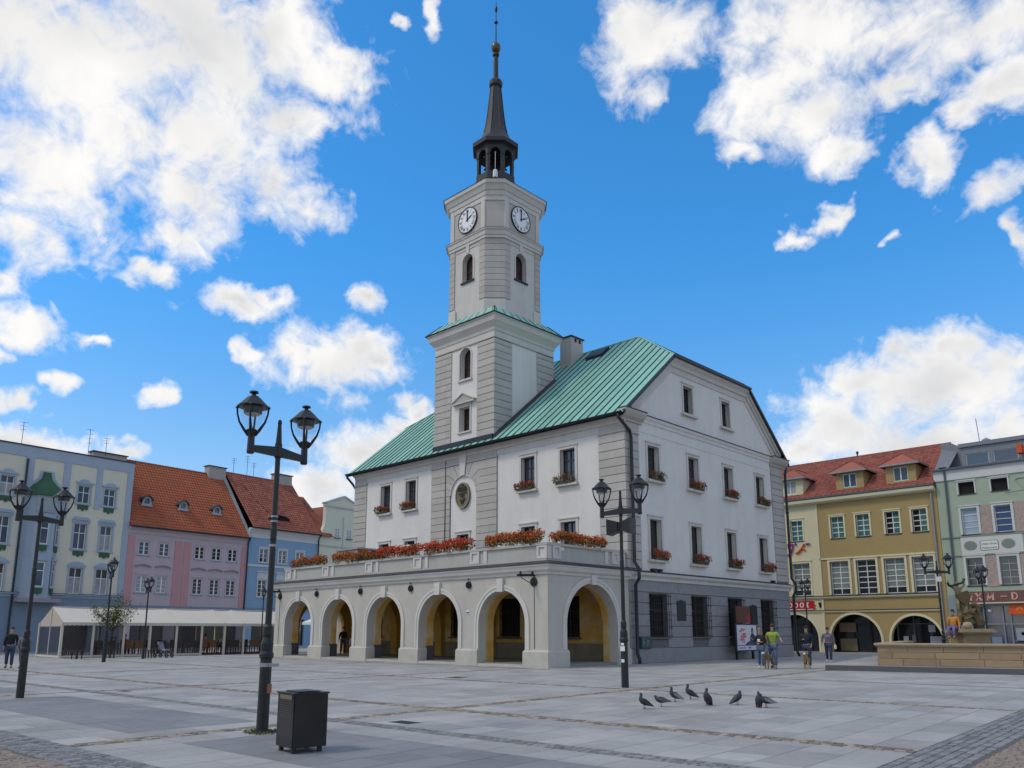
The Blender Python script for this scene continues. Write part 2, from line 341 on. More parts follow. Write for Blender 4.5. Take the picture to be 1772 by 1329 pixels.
m_grout = mat('grout', (0.115, 0.112, 0.108), 0.95, 0.25, 8, 0.5, 90)
# ------------------------------------------------------------------ ground and paving
g3 = R(3.0)
PF = Fr(19.4, -20.6, math.cos(g3), math.sin(g3), -math.sin(g3), math.cos(g3))
def pf_inv(x, y):
    x -= 19.4; y += 20.6; return x*math.cos(g3)+y*math.sin(g3), -x*math.sin(g3)+y*math.cos(g3)
gb = MB()
gb.face([(-900, -900, -0.012), (900, -900, -0.012), (900, 900, -0.012), (-900, 900, -0.012)])
ground = obj('ground', gb, m_grout); ground['kind'] = 'structure'
def emit_pieces(pieces, name, stuffname, m, limit=300, far=1e9):
    """pieces: list of (dist, builder) nearest become objects, the rest one joined part"""
    pieces.sort(key=lambda p: p[0]); big = MB(PF)
    for i, (d, fn) in enumerate(pieces):
        if i < limit and d < far:
            mb = MB(PF); fn(mb); obj(name, mb, m, ground, rnd=True)
        else: fn(big)
    if big.f:
        o = obj(stuffname, big, m, ground, rnd=True); o['kind'] = 'stuff'
def piece(u0, u1, v0, v1, gap, zt, ch=0.0, jit=0.0):
    c = [(u0+gap, v0+gap), (u1-gap, v0+gap), (u1-gap, v1-gap), (u0+gap, v1-gap)]
    if jit: c = [(a+random.uniform(-jit, jit), b+random.uniform(-jit, jit)) for a, b in c]
    cu = sum(p[0] for p in c)/4; cv = sum(p[1] for p in c)/4; r = random.random()
    tl = [random.uniform(-0.0015, 0.0015) for _ in c]
    def fn(mb):
        if ch:
            t = [(cu+(a-cu)*(1-ch), cv+(b-cv)*(1-ch), zt+e) for (a, b), e in zip(c, tl)]; b_ = [(a, b, zt-0.012) for a, b in c]; lo = [(a, b, -0.03) for a, b in c]
            mb.face(t, r)
            for i in range(4): j = (i+1) % 4; mb.face([b_[i], b_[j], t[j], t[i]], r); mb.face([lo[i], lo[j], b_[j], b_[i]], r)
        else:
            t = [(a, b, zt+e*0.6) for (a, b), e in zip(c, tl)]; lo = [(a, b, -0.03) for a, b in c]
            mb.face(t, r)
            for i in range(4): j = (i+1) % 4; mb.face([lo[i], lo[j], t[j], t[i]], r)
    x, y, _ = PF(cu, cv, 0); d, l = camdist(x, y)
    return ((d if inview(x, y) else d+500.0) if d > 0 else 900.0, fn)
VS = [(-0.2, 0.2, 't'), (-2.92, -2.55, 'g'), (7.1, 7.42, 't'), (14.6, 14.9, 't')]          # sett strips running along u
US = [(-9.12, -8.76, 't'), (-19.6, -19.26, 't'), (-29.9, -29.56, 't')]                         # and across
def panel_dark(u, v):
    return -5.95 < v < -3.70 and (-18.25 < u < -9.75 or -8.05 < u < -0.9 or -28.6 < u < -20.3)
slabs, dslabs = [], []
def fill(u0, u1, v0, v1, dark=False):
    n = max(1, round((u1-u0)/0.62)); cw = (u1-u0)/n
    for i in range(n):
        a = u0+i*cw; v = v0; first = random.uniform(0.3, 1.0)
        while v < v1-0.01:
            L = random.choice((0.62, 0.93, 1.1, 1.25)) if v > v0 else first
            e = v+L
            if v1-e < 0.3: e = v1
            (dslabs if dark else slabs).append(piece(a, a+cw, v, e, 0.0055, 0.0)); v = e
ub = [-75, -29.9, -29.56, -19.6, -19.26, -9.12, -8.76, 0.0]
vb = [-7.1, -2.92, -2.55, -0.2, 0.2, 7.1, 7.42, 14.6, 14.9, 62]
for iu in range(0, len(ub), 2):
    for iv in range(0, len(vb), 2):
        u0, u1, v0, v1 = ub[iu], ub[iu+1], vb[iv], vb[iv+1]
        if iv == 0:
            d0, d1 = max(u0, {-75: -75, -29.56: -28.6, -19.26: -18.25, -8.76: -8.05}[u0]), {-75: -30.8, -29.56: -20.3, -19.26: -9.75, -8.76: -0.9}[u0]
            fill(u0, u1, v0, -5.95); fill(u0, u1, -3.70, v1)
            if u0 > -70:
                fill(u0, d0, -5.95, -3.70); fill(d1, u1, -5.95, -3.70); fill(d0, d1, -5.95, -3.70, True)
            else: fill(u0, u1, -5.95, -3.70)
        else: fill(u0, u1, v0, v1)
fill(0.75, 40, 8.0, 62); fill(0.0, 0.75, 20.0, 62)
emit_pieces(slabs, 'granite_slab', 'granite_paving', m_granite, 240)
emit_pieces(dslabs, 'dark_slab', 'dark_paving', m_granited, 60)
setts = {'t': [], 'g': [], 'd': []}
def strip(u0, u1, v0, v1, kind, along):
    L0, L1, W0, W1 = (u0, u1, v0, v1) if along == 'u' else (v0, v1, u0, u1)
    rows = max(1, round((W1-W0)/0.118)); rw = (W1-W0)/rows
    for r in range(rows):
        p = L0+random.uniform(-0.1, 0)
        while p < L1:
            l = random.uniform(0.10, 0.17); a, b = max(p, L0), min(p+l, L1); p += l
            if b-a < 0.03: continue
            w0, w1 = W0+r*rw, W0+(r+1)*rw
            q = (a, b, w0, w1) if along == 'u' else (w0, w1, a, b)
            setts[kind].append(piece(*q, 0.008, random.uniform(-0.003, 0.005), 0.12, 0.005))
for v0, v1, k in VS:
    if v0 > 10: continue
    strip(-40, 0.0, v0, v1, k, 'u')
for u0, u1, k in US:
    for a, b in ((-7.1, -2.92), (-2.55, -0.2), (0.2, 7.1), (7.42, 14.6), (14.9, 24)): strip(u0, u1, a, b, k, 'v')
strip(-26, 0.0, -7.75, -7.1, 'd', 'u'); strip(0.0, 0.75, -7.75, 20.0, 'd', 'v')
emit_pieces(setts['t'], 'tan_sett', 'tan_sett_strip', m_sett, 150, 15)
emit_pieces(setts['g'], 'grey_sett', 'grey_sett_strip', m_gsett, 60, 14)
emit_pieces(setts['d'], 'dark_sett', 'dark_sett_strip', m_dsett, 90, 14)
cobs = []
def cobble_field(u0, u1, v0, v1):
    v = v0; k = 0
    while v < v1:
        h = random.uniform(0.105, 0.135); u = u0-random.uniform(0, 0.1)
        while u < u1:
            l = random.uniform(0.10, 0.17); bow = 0.05*math.sin(u*3.1)
            cobs.append(piece(max(u, u0), min(u+l, u1), v+bow, v+h+bow, 0.007, random.uniform(-0.006, 0.006), 0.16, 0.013)); u += l
        v += h
cobble_field(-20, 0.75, -12.5, -7.86); cobble_field(0.82, 4.6, -12.5, 7.9)
emit_pieces(cobs, 'cobblestone', 'cobble_field', m_cob, 300, 16)
# drain covers and a litter scrap
for (u, v, L, W) in ((-7.9, -2.3, 0.5, 0.32), (-17.0, 7.9, 0.6, 0.6), (-19.0, -2.2, 0.4, 0.25)):
    mb = MB(PF)
    for k in range(5): mb.box(u, u+L, v+k*W/5+0.01, v+(k+1)*W/5-0.015, -0.01, 0.006)
    x, y, _ = PF(u, v, 0)
    tag(obj('drain_cover', mb, m_iron), {-7.9: 'rusty drain grating where the tan sett strips cross near the litter bin', -17.0: 'square drain cover out on the pale paving before the arcade', -19.0: 'small drain grating on the grey sett strip near the left lamp'}[u], 'drain')
# ------------------------------------------------------------------ window builder
def window(fr, u0, u1, z0, z1, parent, dep=0.18, cols=2, rows=(0.34,), fm=None, gm=None, fw=0.06, mun=0.035, arch=False, sill=None, surround=None, sm=None, name='window', open_cols=(), minor=0, gm2=None):
    """frame mesh with its panes, sill and surround as sub-parts"""
    fm = fm or m_brown; gm = gm or m_glass; gm2 = gm2 or (m_curt if (fm is m_wframe and not open_cols and random.random() < 0.22) else None); mb = MB(fr); w0, w1 = -dep-0.05, -dep
    cu = (u0+u1)/2; rr = (u1-u0)/2; sp = z1-rr if arch else z1
    mb.box(u0, u0+fw, w0, w1, z0, sp); mb.box(u1-fw, u1, w0, w1, z0, sp); mb.box(u0+fw, u1-fw, w0, w1, z0, z0+fw)
    if arch: mb.arc(cu, sp, rr-fw, rr, w0, w1, 0, 180, 10)
    else: mb.box(u0+fw, u1-fw, w0, w1, z1-fw, z1)
    iw = u1-u0-2*fw; cx = [u0+fw+iw*i/cols for i in range(cols+1)]
    for c in cx[1:-1]: mb.box(c-mun, c+mun, w0, w1+0.012, z0+fw, (z1 if arch else z1)-fw)
    H = z1-z0-2*fw; zz = [z0+fw]+[z1-fw-H*r for r in sorted(rows, reverse=True)]+[z1-fw]
    for z in zz[1:-1]: mb.box(u0+fw, u1-fw, w0+0.003, w1+0.008, z-mun, z+mun)
    if minor:
        for a, b in zip(cx, cx[1:]):
            for z_a, z_b in zip(zz, zz[1:]):
                k = max(1, round((z_b-z_a)/minor))
                for j in range(1, k): zq = z_a+(z_b-z_a)*j/k; mb.box(a+mun, b-mun, w0+0.004, w1+0.002, zq-0.016, zq+0.016)
    o = obj(name, mb, fm, parent)
    if arch:
        p = MB(fr); p.prism([(cu+(rr-fw/2)*math.cos(PI*i/10), sp+(rr-fw/2)*math.sin(PI*i/10)) for i in range(11)]+[(u0+fw/2, z0+fw/2), (u1-fw/2, z0+fw/2)], w0+0.015, w0+0.022); obj('pane', p, gm, o)
    else:
        for i, (a, b) in enumerate(zip(cx, cx[1:])):
            for j, (c, d) in enumerate(zip(zz, zz[1:])):
                p = MB(fr); p.box(a, b, w0+0.015, w0+0.022, c, d); obj('pane', p, (gm2 if gm2 and (j == 0 or i in open_cols) else gm) if not (i in open_cols and not gm2) else m_dark, o)
    if sill:
        p = MB(fr); p.box(u0-sill[0], u1+sill[0], -dep, sill[1], z0-sill[2], z0-0.004); obj('sill', p, sill[3] if len(sill) > 3 else m_trim, o)
    if surround:
        sw, pr = surround[:2]; p = MB(fr)
        if arch:
            p.box(u0-sw, u0, -0.02, pr, z0, sp); p.box(u1, u1+sw, -0.02, pr, z0, sp); p.arc(cu, sp, rr, rr+sw, -0.02, pr, 0, 180, 14)
        else:
            p.box(u0-sw, u0, -0.02, pr, z0, z1+sw); p.box(u1, u1+sw, -0.02, pr, z0, z1+sw); p.box(u0, u1, -0.02, pr, z1, z1+sw)
            p.box(u0-sw-0.05, u1+sw+0.05, -0.02, pr+0.04, z1+sw, z1+sw+0.07)
        obj('surround', p, sm or m_trim, o)
    return o
# ------------------------------------------------------------------ town hall
L, W, EAVE = 23.25, 17.44, 12.45
TH = thing('town_hall', 'white plastered town hall with green copper roof, clock tower and five-arched arcade', 'town hall', (-11.6, 8.7, 0))
FF = Fr(0, 0, 1, 0, 0, -1)          # front, u = x
FS = Fr(0, 0, 0, 1, 1, 0)           # side facing the fountain, u = y
FA = Fr(0, -5.94, 1, 0, 0, -1)      # arcade front
UP = [-19.75, -17.05, -6.65, -3.75]; LO = [-19.75, -17.05, -12.0, -6.65, -3.75]
SY = [2.5, 6.45, 10.35, 14.3]
hw = 0.52
# walls
mb = MB(FF); fholes = [(x-hw, x+hw, 9.3, 11.2) for x in UP]+[(x-hw, x+hw, 5.1, 7.25) for x in LO]
mb.wall(-L, 0, 4.4, 12.4, fholes, 0, 0.34); obj('front_wall', mb, m_white, TH)
mb = MB(FF); gw = [-3.9, -8.1, -12.2, -16.4, -20.5]
mb.wall(-L, 0, 0, 4.4, [(x-0.8, x+0.8, 1.25, 3.35) for x in gw], 0, 0.3); obj('arcade_back_wall', mb, m_yelworn, TH)
mb = MB(FF)
for a, b in ((-L, 0),): mb.box(a, b, -0.02, 0.05, 0.0, 0.95)
obj('back_wall_dado', mb, mat('worn_stone', (0.19, 0.165, 0.115), 0.9, 0.25, 2, 0.3), TH)
for x in gw:
    o = window(FF, x-0.8, x+0.8, 1.25, 3.35, TH, 0.24, 2, (0.35,), fm=m_iron, gm=m_dark, sill=(0.08, 0.14, 0.1, m_dado))
    p = MB(FF)
    for k in range(9): p.tube([(x-0.8+0.2*k, -0.03, 1.25), (x-0.8+0.2*k, -0.03, 3.35)], 0.014, 5)
    for k in range(5): p.tube([(x-0.8, -0.03, 1.4+0.45*k), (x+0.8, -0.03, 1.4+0.45*k)], 0.012, 5)
    obj('grille', p, m_iron, o)
mb = MB(FS); mb.wall(0, W, 4.4, 12.4, [(y-hw, y+hw, 9.3, 11.15) for y in SY]+[(y-hw, y+hw, 5.15, 7.25) for y in SY], 0, 0.34); obj('side_wall', mb, m_white, TH)
mb = MB(FS); mb.wall(0, W, 0, 4.4, [(y-0.8, y+0.8, 1.25, 3.4) for y in SY], 0, 0.34); obj('ground_floor_wall', mb, m_basej, TH)
mb = MB(FS); gh = [(5.6, 6.8, 13.6, 15.25), (9.85, 11.05, 13.6, 15.25)]
mb.wall(4.4, 13.04, 12.4, 16.45, gh, 0, 0.34); mb.face([(0, 0, 12.4), (4.4, 0, 16.45), (4.4, 0, 12.4)]); mb.face([(W, 0, 12.4), (13.04, 0, 12.4), (13.04, 0, 16.45)])
obj('gable_wall', mb, m_white, TH)
mb = MB(); mb.box(-L, -L+0.3, 0.0, W, 0, 12.4); mb.box(-L+0.3, -0.4, W-0.3, W, 0, 12.4)
mb.face([(-L, 0, 12.4), (-L, 4.4, 16.45), (-L, 13.04, 16.45), (-L, W, 12.4)][::-1]); obj('rear_walls', mb, m_white, TH)
# windows
for i, x in enumerate(UP): window(FF, x-hw, x+hw, 9.3, 11.2, TH, 0.26, 2, (0.30,), minor=0.5, sill=(0.22, 0.22, 0.13), surround=(0.15, 0.05), gm=mat('town_hall_glass', (0.03, 0.042, 0.06), 0.06, 0.1, 1.0, spec=0.8))
for x in LO: window(FF, x-hw, x+hw, 5.1, 7.25, TH, 0.26, 2, (0.30,), sill=(0.15, 0.16, 0.1), surround=(0.15, 0.05))
for y in SY:
    window(FS, y-hw, y+hw, 9.3, 11.15, TH, 0.26, 2, (0.30,), sill=(0.26, 0.24, 0.13), surround=(0.15, 0.05))
    window(FS, y-hw, y+hw, 5.15, 7.25, TH, 0.26, 2, (0.30,), sill=(0.26, 0.24, 0.13), surround=(0.15, 0.05))
for h in gh: window(FS, h[0]+0.12, h[1]-0.12, h[2], h[3], TH, 0.26, 2, (0.30,), sill=(0.3, 0.2, 0.13), surround=(0.12, 0.05))
# ground floor of the side: rusticated courses cut by barred windows
edges = [0.02]+[e for y in SY for e in (y-0.8, y+0.8)]+[W]
zj = [0.72, 1.25, 1.80, 2.38, 2.95, 3.48, 4.08]
for za, zb in zip(zj, zj[1:]):
    if za >= 3.45: spans = [(0.02, 4.4), (4.4, 8.5), (8.5, 12.4), (12.4, W)]
    else: spans = [(edges[i], edges[i+1]) for i in range(0, len(edges), 2)]
    for a, b in spans:
        p = MB(FS); p.box(a+0.006, b-0.006, -0.02, 0.045, za+0.012, zb-0.012, 0.018); obj('stone_course', p, m_base, TH)
mb = MB(FS); mb.box(0.02, W+0.04, -0.02, 0.09, 0, 0.71, 0.02); obj('base_plinth', mb, m_plinth if 0 else mat('grey_plinth', (0.25, 0.25, 0.255), 0.9, 0.16, 2, 0.25), TH)
for y in SY:
    o = window(FS, y-0.8, y+0.8, 1.25, 3.4, TH, 0.24, 2, (0.35,), gm=m_dark, sill=(0.05, 0.1, 0.08, m_base))
    p = MB(FS)
    for k in range(10): u = y-0.84+1.68*k/9; p.tube([(u, 0.06, 3.42), (u, 0.22, 3.35), (u, 0.22, 1.22), (u, 0.06, 1.15)], 0.014, 5)
    for k in range(6):
        z = 1.32+0.4*k; p.tube([(y-0.84, 0.05, z), (y-0.84, 0.22, z), (y+0.84, 0.22, z), (y+0.84, 0.05, z)], 0.013, 5)
        for e in (-0.84, 0.84): p.lathe([(0.0, -0.05), (0.035, 0), (0.0, 0.05)], (y+e, 0.24, z), 6)
    obj('window_grille', p, m_iron, o)
for y0, y1, z0, z1 in ((4.17, 5.0, 2.1, 3.12), (12.02, 12.9, 1.95, 3.05)):
    p = MB(FS); p.box(y0, y1, 0.05, 0.09, z0, z1, 0.01); p.box(y0+0.3, y1-0.3, 0.05, 0.1, z1, z1+0.05); obj('plaque', p, m_lead, TH)
p = MB(FS); p.box(0.7, 1.6, 0.05, 0.2, 0.72, 1.3, 0.015); pb = obj('utility_box', p, mat('green_box', (0.03, 0.075, 0.07), 0.5, 0.15, 5), TH)
p = MB(FS)
for a, b in (((0.85, 0.85), (0.85, 1.2)), ((0.85, 1.0), (1.0, 1.0)), ((1.15, 0.85), (1.15, 1.1)), ((1.15, 1.1), (1.3, 1.1)), ((1.3, 1.1), (1.3, 0.85))): p.stroke(a, b, 0.03, 0.2, 0.206)
obj('graffiti', p, mat('pale_marker', (0.25, 0.28, 0.28), 0.7), pb)
# string course over the ground floor
p = MB(FS); p.mould(-0.02, W+0.1, [(-0.02, 4.06), (0.10, 4.06), (0.12, 4.2), (0.26, 4.32), (0.28, 4.44), (-0.02, 4.44)]); obj('string_course', p, m_trim, TH)
p = MB(FS); p.mould(-0.02, W+0.1, [(-0.02, 4.444), (0.30, 4.444), (0.30, 4.47), (0.0, 4.56), (-0.02, 4.56)]); obj('ledge_flashing', p, m_ledge, TH)
p = MB(FS)
for u in (1.9, 2.1, 2.55): p.box(u, u+0.22, 0.02, 0.2, 4.56, 4.68)
p.box(15.0, 15.3, 0.02, 0.2, 4.53, 4.66); obj('floodlight', p, m_iron, TH)
# corner quoins, one block at a time
zc = 4.62; courses = []
while zc < 11.5: courses.append((zc, min(zc+0.43, 11.52))); zc += 0.43
def quoin(name, boxes, z0, z1, cap=True, par=TH):
    """boxes: plan rectangles (x0,x1,y0,y1) of the pilaster"""
    b = MB()
    for x0, x1, y0, y1 in boxes: b.box(x0+0.02, x1-0.02, y0+0.02, y1-0.02, z0, z1)
    return obj(name, b, m_joint, par)
def block(x0, x1, y0, y1, z0, z1, par, m=None, ch=0.014):
    g_ = 0.014; z0 += g_; z1 -= g_; b = MB()
    lo = [(x0, y0), (x1, y0), (x1, y1), (x0, y1)]; ti = [(x0+ch, y0+ch), (x1-ch, y0+ch), (x1-ch, y1-ch), (x0+ch, y1-ch)]
    rings = [[(x, y, z0) for x, y in ti], [(x, y, z0+ch) for x, y in lo], [(x, y, z1-ch) for x, y in lo], [(x, y, z1) for x, y in ti]]
    b.face(rings[0][::-1]); b.face(rings[3])
    for A, B in zip(rings, rings[1:]):
        for i in range(4): j = (i+1) % 4; b.face([A[i], A[j], B[j], B[i]])
    return obj('quoin_block', b, m or m_grey, par)
q = quoin('corner_pilaster', [(-1.62, 0.06, -0.06, 1.16)], 4.58, 11.56)
for a, b in courses: block(-1.62, 0.06, -0.06, 1.16, a, b, q)
q = quoin('corner_pilaster', [(-1.45, 0.06, W-1.55, W+0.06)], 4.58, 11.56)
for a, b in courses: block(-1.45, 0.06, W-1.55, W+0.06, a, b, q)
q = quoin('corner_pilaster', [(-L-0.06, -21.9, -0.06, 1.2)], 4.58, 11.56)
for a, b in courses: block(-L-0.06, -21.9, -0.06, 1.2, a, b, q)
# plain capital blocks
for x0, x1, y0, y1 in ((-1.66, 0.1, -0.1, 1.2), (-1.45, 0.1, W-1.6, W+0.1), (-L-0.1, -21.86, -0.1, 1.2)):
    mb = MB(); mb.box(x0, x1, y0, y1, 11.54, 11.64); mb.box(x0+0.05, x1-0.05, y0+0.05, y1-0.05, 11.64, 12.1); obj('pilaster_capital', mb, m_grey, TH)
# central risalit with radial joints over the niche
XC, ZS, RN = -11.98, 9.72, 1.17
rb = MB(FF)
rb.wall(-14.93, -9.1, 4.5, 11.56, [(XC-RN, XC+RN, 4.5, ZS+RN, True)], 0.05, 0.05); risalit = obj('risalit', rb, m_joint, TH)
zc = 4.6; rc = []
while zc < ZS-0.05: rc.append((zc, min(zc+0.43, ZS))); zc += 0.43
def rpoly(poly):
    cx = sum(p[0] for p in poly)/len(poly); cz = sum(p[1] for p in poly)/len(poly); b = MB(FF); g_ = 0.014
    q_ = []
    n = len(poly)
    area = sum(poly[i][0]*poly[(i+1) % n][1]-poly[(i+1) % n][0]*poly[i][1] for i in range(n))
    if area < 0: poly = poly[::-1]
    for i in range(n):
        p0, p1, p2 = poly[i-1], poly[i], poly[(i+1) % n]
        d1 = Vector((p1[0]-p0[0], p1[1]-p0[1])).normalized(); d2 = Vector((p2[0]-p1[0], p2[1]-p1[1])).normalized()
        n1 = Vector((-d1.y, d1.x)); n2 = Vector((-d2.y, d2.x)); m_ = (n1+n2); m_ = m_/max(0.3, m_.length_squared)*2*g_
        q_.append((p1[0]+m_.x, p1[1]+m_.y))
    b.prism(q_, 0.03, 0.085); return obj('quoin_block', b, m_grey, risalit)
for a, b in rc:
    rpoly([(-14.95, a), (-13.52, a), (-13.52, b), (-14.95, b)]); rpoly([(-13.52, a), (XC-RN, a), (XC-RN, b), (-13.52, b)]); rpoly([(XC+RN, a), (-9.08, a), (-9.08, b), (XC+RN, b)])
def pa(ang, r=RN): return (XC+r*math.cos(R(ang)), ZS+r*math.sin(R(ang)))
joints = [(ZS, 180), (10.15, 163), (10.58, 146), (11.01, 130)]
for sgn in (1, -1):
    fx = (lambda u: u) if sgn == 1 else (lambda u: 2*XC-u)
    xo = -14.95 if sgn == 1 else 2*XC+9.08; bend = -13.50
    for (z0, a0), (z1, a1) in zip(joints, joints[1:]):
        arcpts = [pa(a0+(a1-a0)*t/3) for t in range(4)]
        poly = [(xo, z0), (bend, z0)]+arcpts+[(bend+0.12*(z1-ZS), z1), (xo, z1)]
        rpoly([(fx(u), z) for u, z in poly])
    rpoly([(fx(u), z) for u, z in [(xo, 11.01), (bend+0.155, 11.01), pa(130), pa(121), pa(112), (-12.85, 11.56), (xo, 11.56)]])
    rpoly([(fx(u), z) for u, z in [pa(112), pa(106), pa(99.5), (-12.28, 11.56), (-12.85, 11.56)]])
p = MB(FF); p.prism([(XC-0.19, ZS+RN-0.05), (XC+0.19, ZS+RN-0.05), (XC+0.34, 12.15), (XC-0.34, 12.15)], 0.02, 0.16); obj('keystone', p, m_trim, risalit)
p = MB(FF); p.box(-14.98, -9.05, 0.02, 0.13, 11.57, 11.66); p.box(-14.93, -9.1, 0.02, 0.07, 11.66, 12.1); obj('risalit_cap', p, m_grey, risalit)
p = MB(FF); p.arc(XC, ZS, RN-0.05, RN+0.01, 0.0, 0.1, 0, 180, 20); obj('niche_edge', p, m_trim, risalit)
# oval coat of arms
p = MB(FF); p.disc(XC, 9.62, 0.62, 0.80, 0.0, 0.10, 32); arms = obj('coat_of_arms', p, m_bronze, TH)
m_br2 = mat('dark_bronze', (0.055, 0.042, 0.028), 0.6, 0.3, 10)
p = MB(FF)
n = 32
for k in range(n):
    a, b = 2*PI*k/n, 2*PI*(k+1)/n
    q4 = [(XC+c*0.62*math.cos(t), 9.62+c*0.80*math.sin(t)) for c, t in ((0.90, a), (1.0, a), (1.0, b), (0.90, b))]; p.prism(q4, 0.09, 0.15)
obj('rim', p, mat('arms_rim', (0.28, 0.25, 0.19), 0.7, 0.2, 6), arms)
p = MB(FF)
for s_ in (1, -1):     # half eagle with spread wings above a towered shield
    X = lambda u: XC+s_*u
    for a, b, t in (((0.0, 10.12), (0.33, 10.15), .09), ((0.33, 10.15), (0.37, 9.9), .05), ((0.25, 10.13), (0.27, 9.86), .05), ((0.16, 10.1), (0.17, 9.86), .05), ((0.05, 10.05), (0.08, 9.85), .08)):
        p.stroke((X(a[0]), a[1]), (X(b[0]), b[1]), t, 0.09, 0.15)
p.disc(XC+0.02, 10.22, 0.07, 0.06, 0.09, 0.16, 10); p.stroke((XC-0.34, 9.72), (XC+0.38, 9.78), .05, .09, .15)
for a, b, t in (((-0.2, 9.6), (0.18, 9.62), .07), ((0.05, 9.7), (0.02, 9.45), .08), ((-0.18, 9.4), (-0.05, 9.12), .06), ((0.16, 9.42), (0.02, 9.1), .06), ((-0.15, 9.3), (0.14, 9.33), .06), ((0.1, 9.2), (0.24, 9.44), .05)):
    p.stroke((XC+a[0], a[1]), (XC+b[0], b[1]), t, 0.09, 0.15)
obj('relief', p, m_br2, arms)
# eaves cornice, gutter and side ledge
p = MB(FF); p.mould(-L-0.02, 0.10, [(-0.02, 11.66), (0.03, 11.66), (0.03, 12.0), (0.10, 12.02), (0.12, 12.14), (0.30, 12.26), (0.42, 12.40), (-0.02, 12.40)]); obj('eaves_cornice', p, m_trim, TH)
p = MB(FS); p.mould(1.25, W-1.6, [(-0.02, 11.75), (0.02, 11.75), (0.03, 12.28), (0.08, 12.30), (0.10, 12.45), (0.16, 12.50), (0.20, 12.64), (-0.02, 12.64)]); obj('side_cornice', p, m_white, TH)
for a, b in ((-0.42, 1.42), (W-1.7, W+0.42)):
    p = MB(FS); p.mould(a, b, [(-0.02, 12.1), (0.12, 12.1), (0.14, 12.2), (0.30, 12.32), (0.42, 12.50), (0.45, 12.66), (-0.02, 12.66)]); o = obj('cornice_return', p, m_grey, TH)
    p = MB(FS); p.box(a-0.03, b+0.05, -0.02, 0.49, 12.664, 12.70); obj('return_flashing', p, m_lead, o)
p = MB(FS); p.box(1.4, W-1.7, -0.02, 0.23, 12.644, 12.69); obj('ledge_flashing', p, m_lead, TH)
SLOPE = (20.26-EAVE)/9.22
def rz(y): return EAVE+(y+0.5)*SLOPE
for s_ in (0, 1):     # raking cornices of the gable
    Y = (lambda y: y) if s_ == 0 else (lambda y: W-y)
    p = MB(FS)
    for w1, d0, d1 in ((0.25, 0.06, 0.34), (0.135, 0.34, 0.56), (0.042, 0.56, 0.98)):
        pts = [(Y(0.35), rz(0.35)-d0), (Y(4.5), rz(4.5)-d0), (Y(4.5+(d1-d0)*0.0), rz(4.5)-d1), (Y(0.35), rz(0.35)-d1)]
        p.prism(pts if s_ == 0 else pts[::-1], -0.02, w1)
    obj('raking_cornice', p, m_trim, TH)
p = MB(FS); p.mould(4.3, 13.14, [(-0.02, 15.75), (0.05, 15.75), (0.05, 16.05), (0.15, 16.1), (0.17, 16.28), (0.32, 16.42), (0.34, 16.55), (-0.02, 16.55)]); obj('gable_cornice', p, m_trim, TH)
# ---- roof
XR, XL, RX1, RX2 = 0.34, -23.6, -4.85, -18.4
HZ = rz(4.5); HY0, HY1 = 4.5, W-4.5
RT = 20.26; RY = 8.72
def top_y(x):      # how far up the front slope reaches
    if x > RX1: t = (XR-x)/(XR-RX1); return HY0+(RY-HY0)*t
    if x < RX2: t = (x-XL)/(RX2-XL); return HY0+(RY-HY0)*t
    return RY
rf = MB()
fp = [(XL, -0.5), (XR, -0.5), (XR, HY0), (RX1, RY), (RX2, RY), (XL, HY0)]
rf.face([(x, y, rz(y)-0.03) for x, y in fp]); rf.face([(x, W-y, rz(y)-0.03) for x, y in fp][::-1])
for X, RXX in ((XR, RX1), (XL, RX2)):
    q4 = [(X, HY0, HZ-0.03), (X, HY1, HZ-0.03), (RXX, RY, RT-0.03)]; rf.face(q4 if X > 0 else q4[::-1])
rf.face([(x, y, rz(y)-0.2) for x, y in fp][::-1])
for (x0, y0), (x1, y1) in zip(fp[:3], fp[1:3]): rf.face([(x0, y0, rz(y0)-0.2), (x1, y1, rz(y1)-0.2), (x1, y1, rz(y1)-0.03), (x0, y0, rz(y0)-0.03)])
rf.face([(XL, HY0, HZ-0.2), (XL, -0.5, EAVE-0.2), (XL, -0.5, EAVE-0.03), (XL, HY0, HZ-0.03)])
roof = obj('roof', rf, m_lead, TH)
npan = 40; pw = (XR-XL)/npan
for i in range(npan):
    a, b = XL+i*pw, XL+(i+1)*pw
    cuts = sorted({a, b, *[c for c in (RX1, RX2) if a < c < b]})
    y0 = -0.55
    top = [(x, top_y(x)) for x in cuts]
    poly = [(a, y0), (b, y0)]+top[::-1]
    p = MB(); k = 0.006
    p.face([(x, y, rz(y)) for x, y in poly]); p.face([(a, y0, rz(y0)-0.05), (b, y0, rz(y0)-0.05), (b, y0, rz(y0)), (a, y0, rz(y0))])
    obj('roof_panel', p, m_copper, roof)
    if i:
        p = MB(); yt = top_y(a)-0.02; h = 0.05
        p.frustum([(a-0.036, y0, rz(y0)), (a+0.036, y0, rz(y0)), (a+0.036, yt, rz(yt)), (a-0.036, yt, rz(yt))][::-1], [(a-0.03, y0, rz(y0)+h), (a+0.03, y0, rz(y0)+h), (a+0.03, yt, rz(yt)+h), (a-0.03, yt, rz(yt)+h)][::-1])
        obj('roof_seam', p, m_seam, roof)
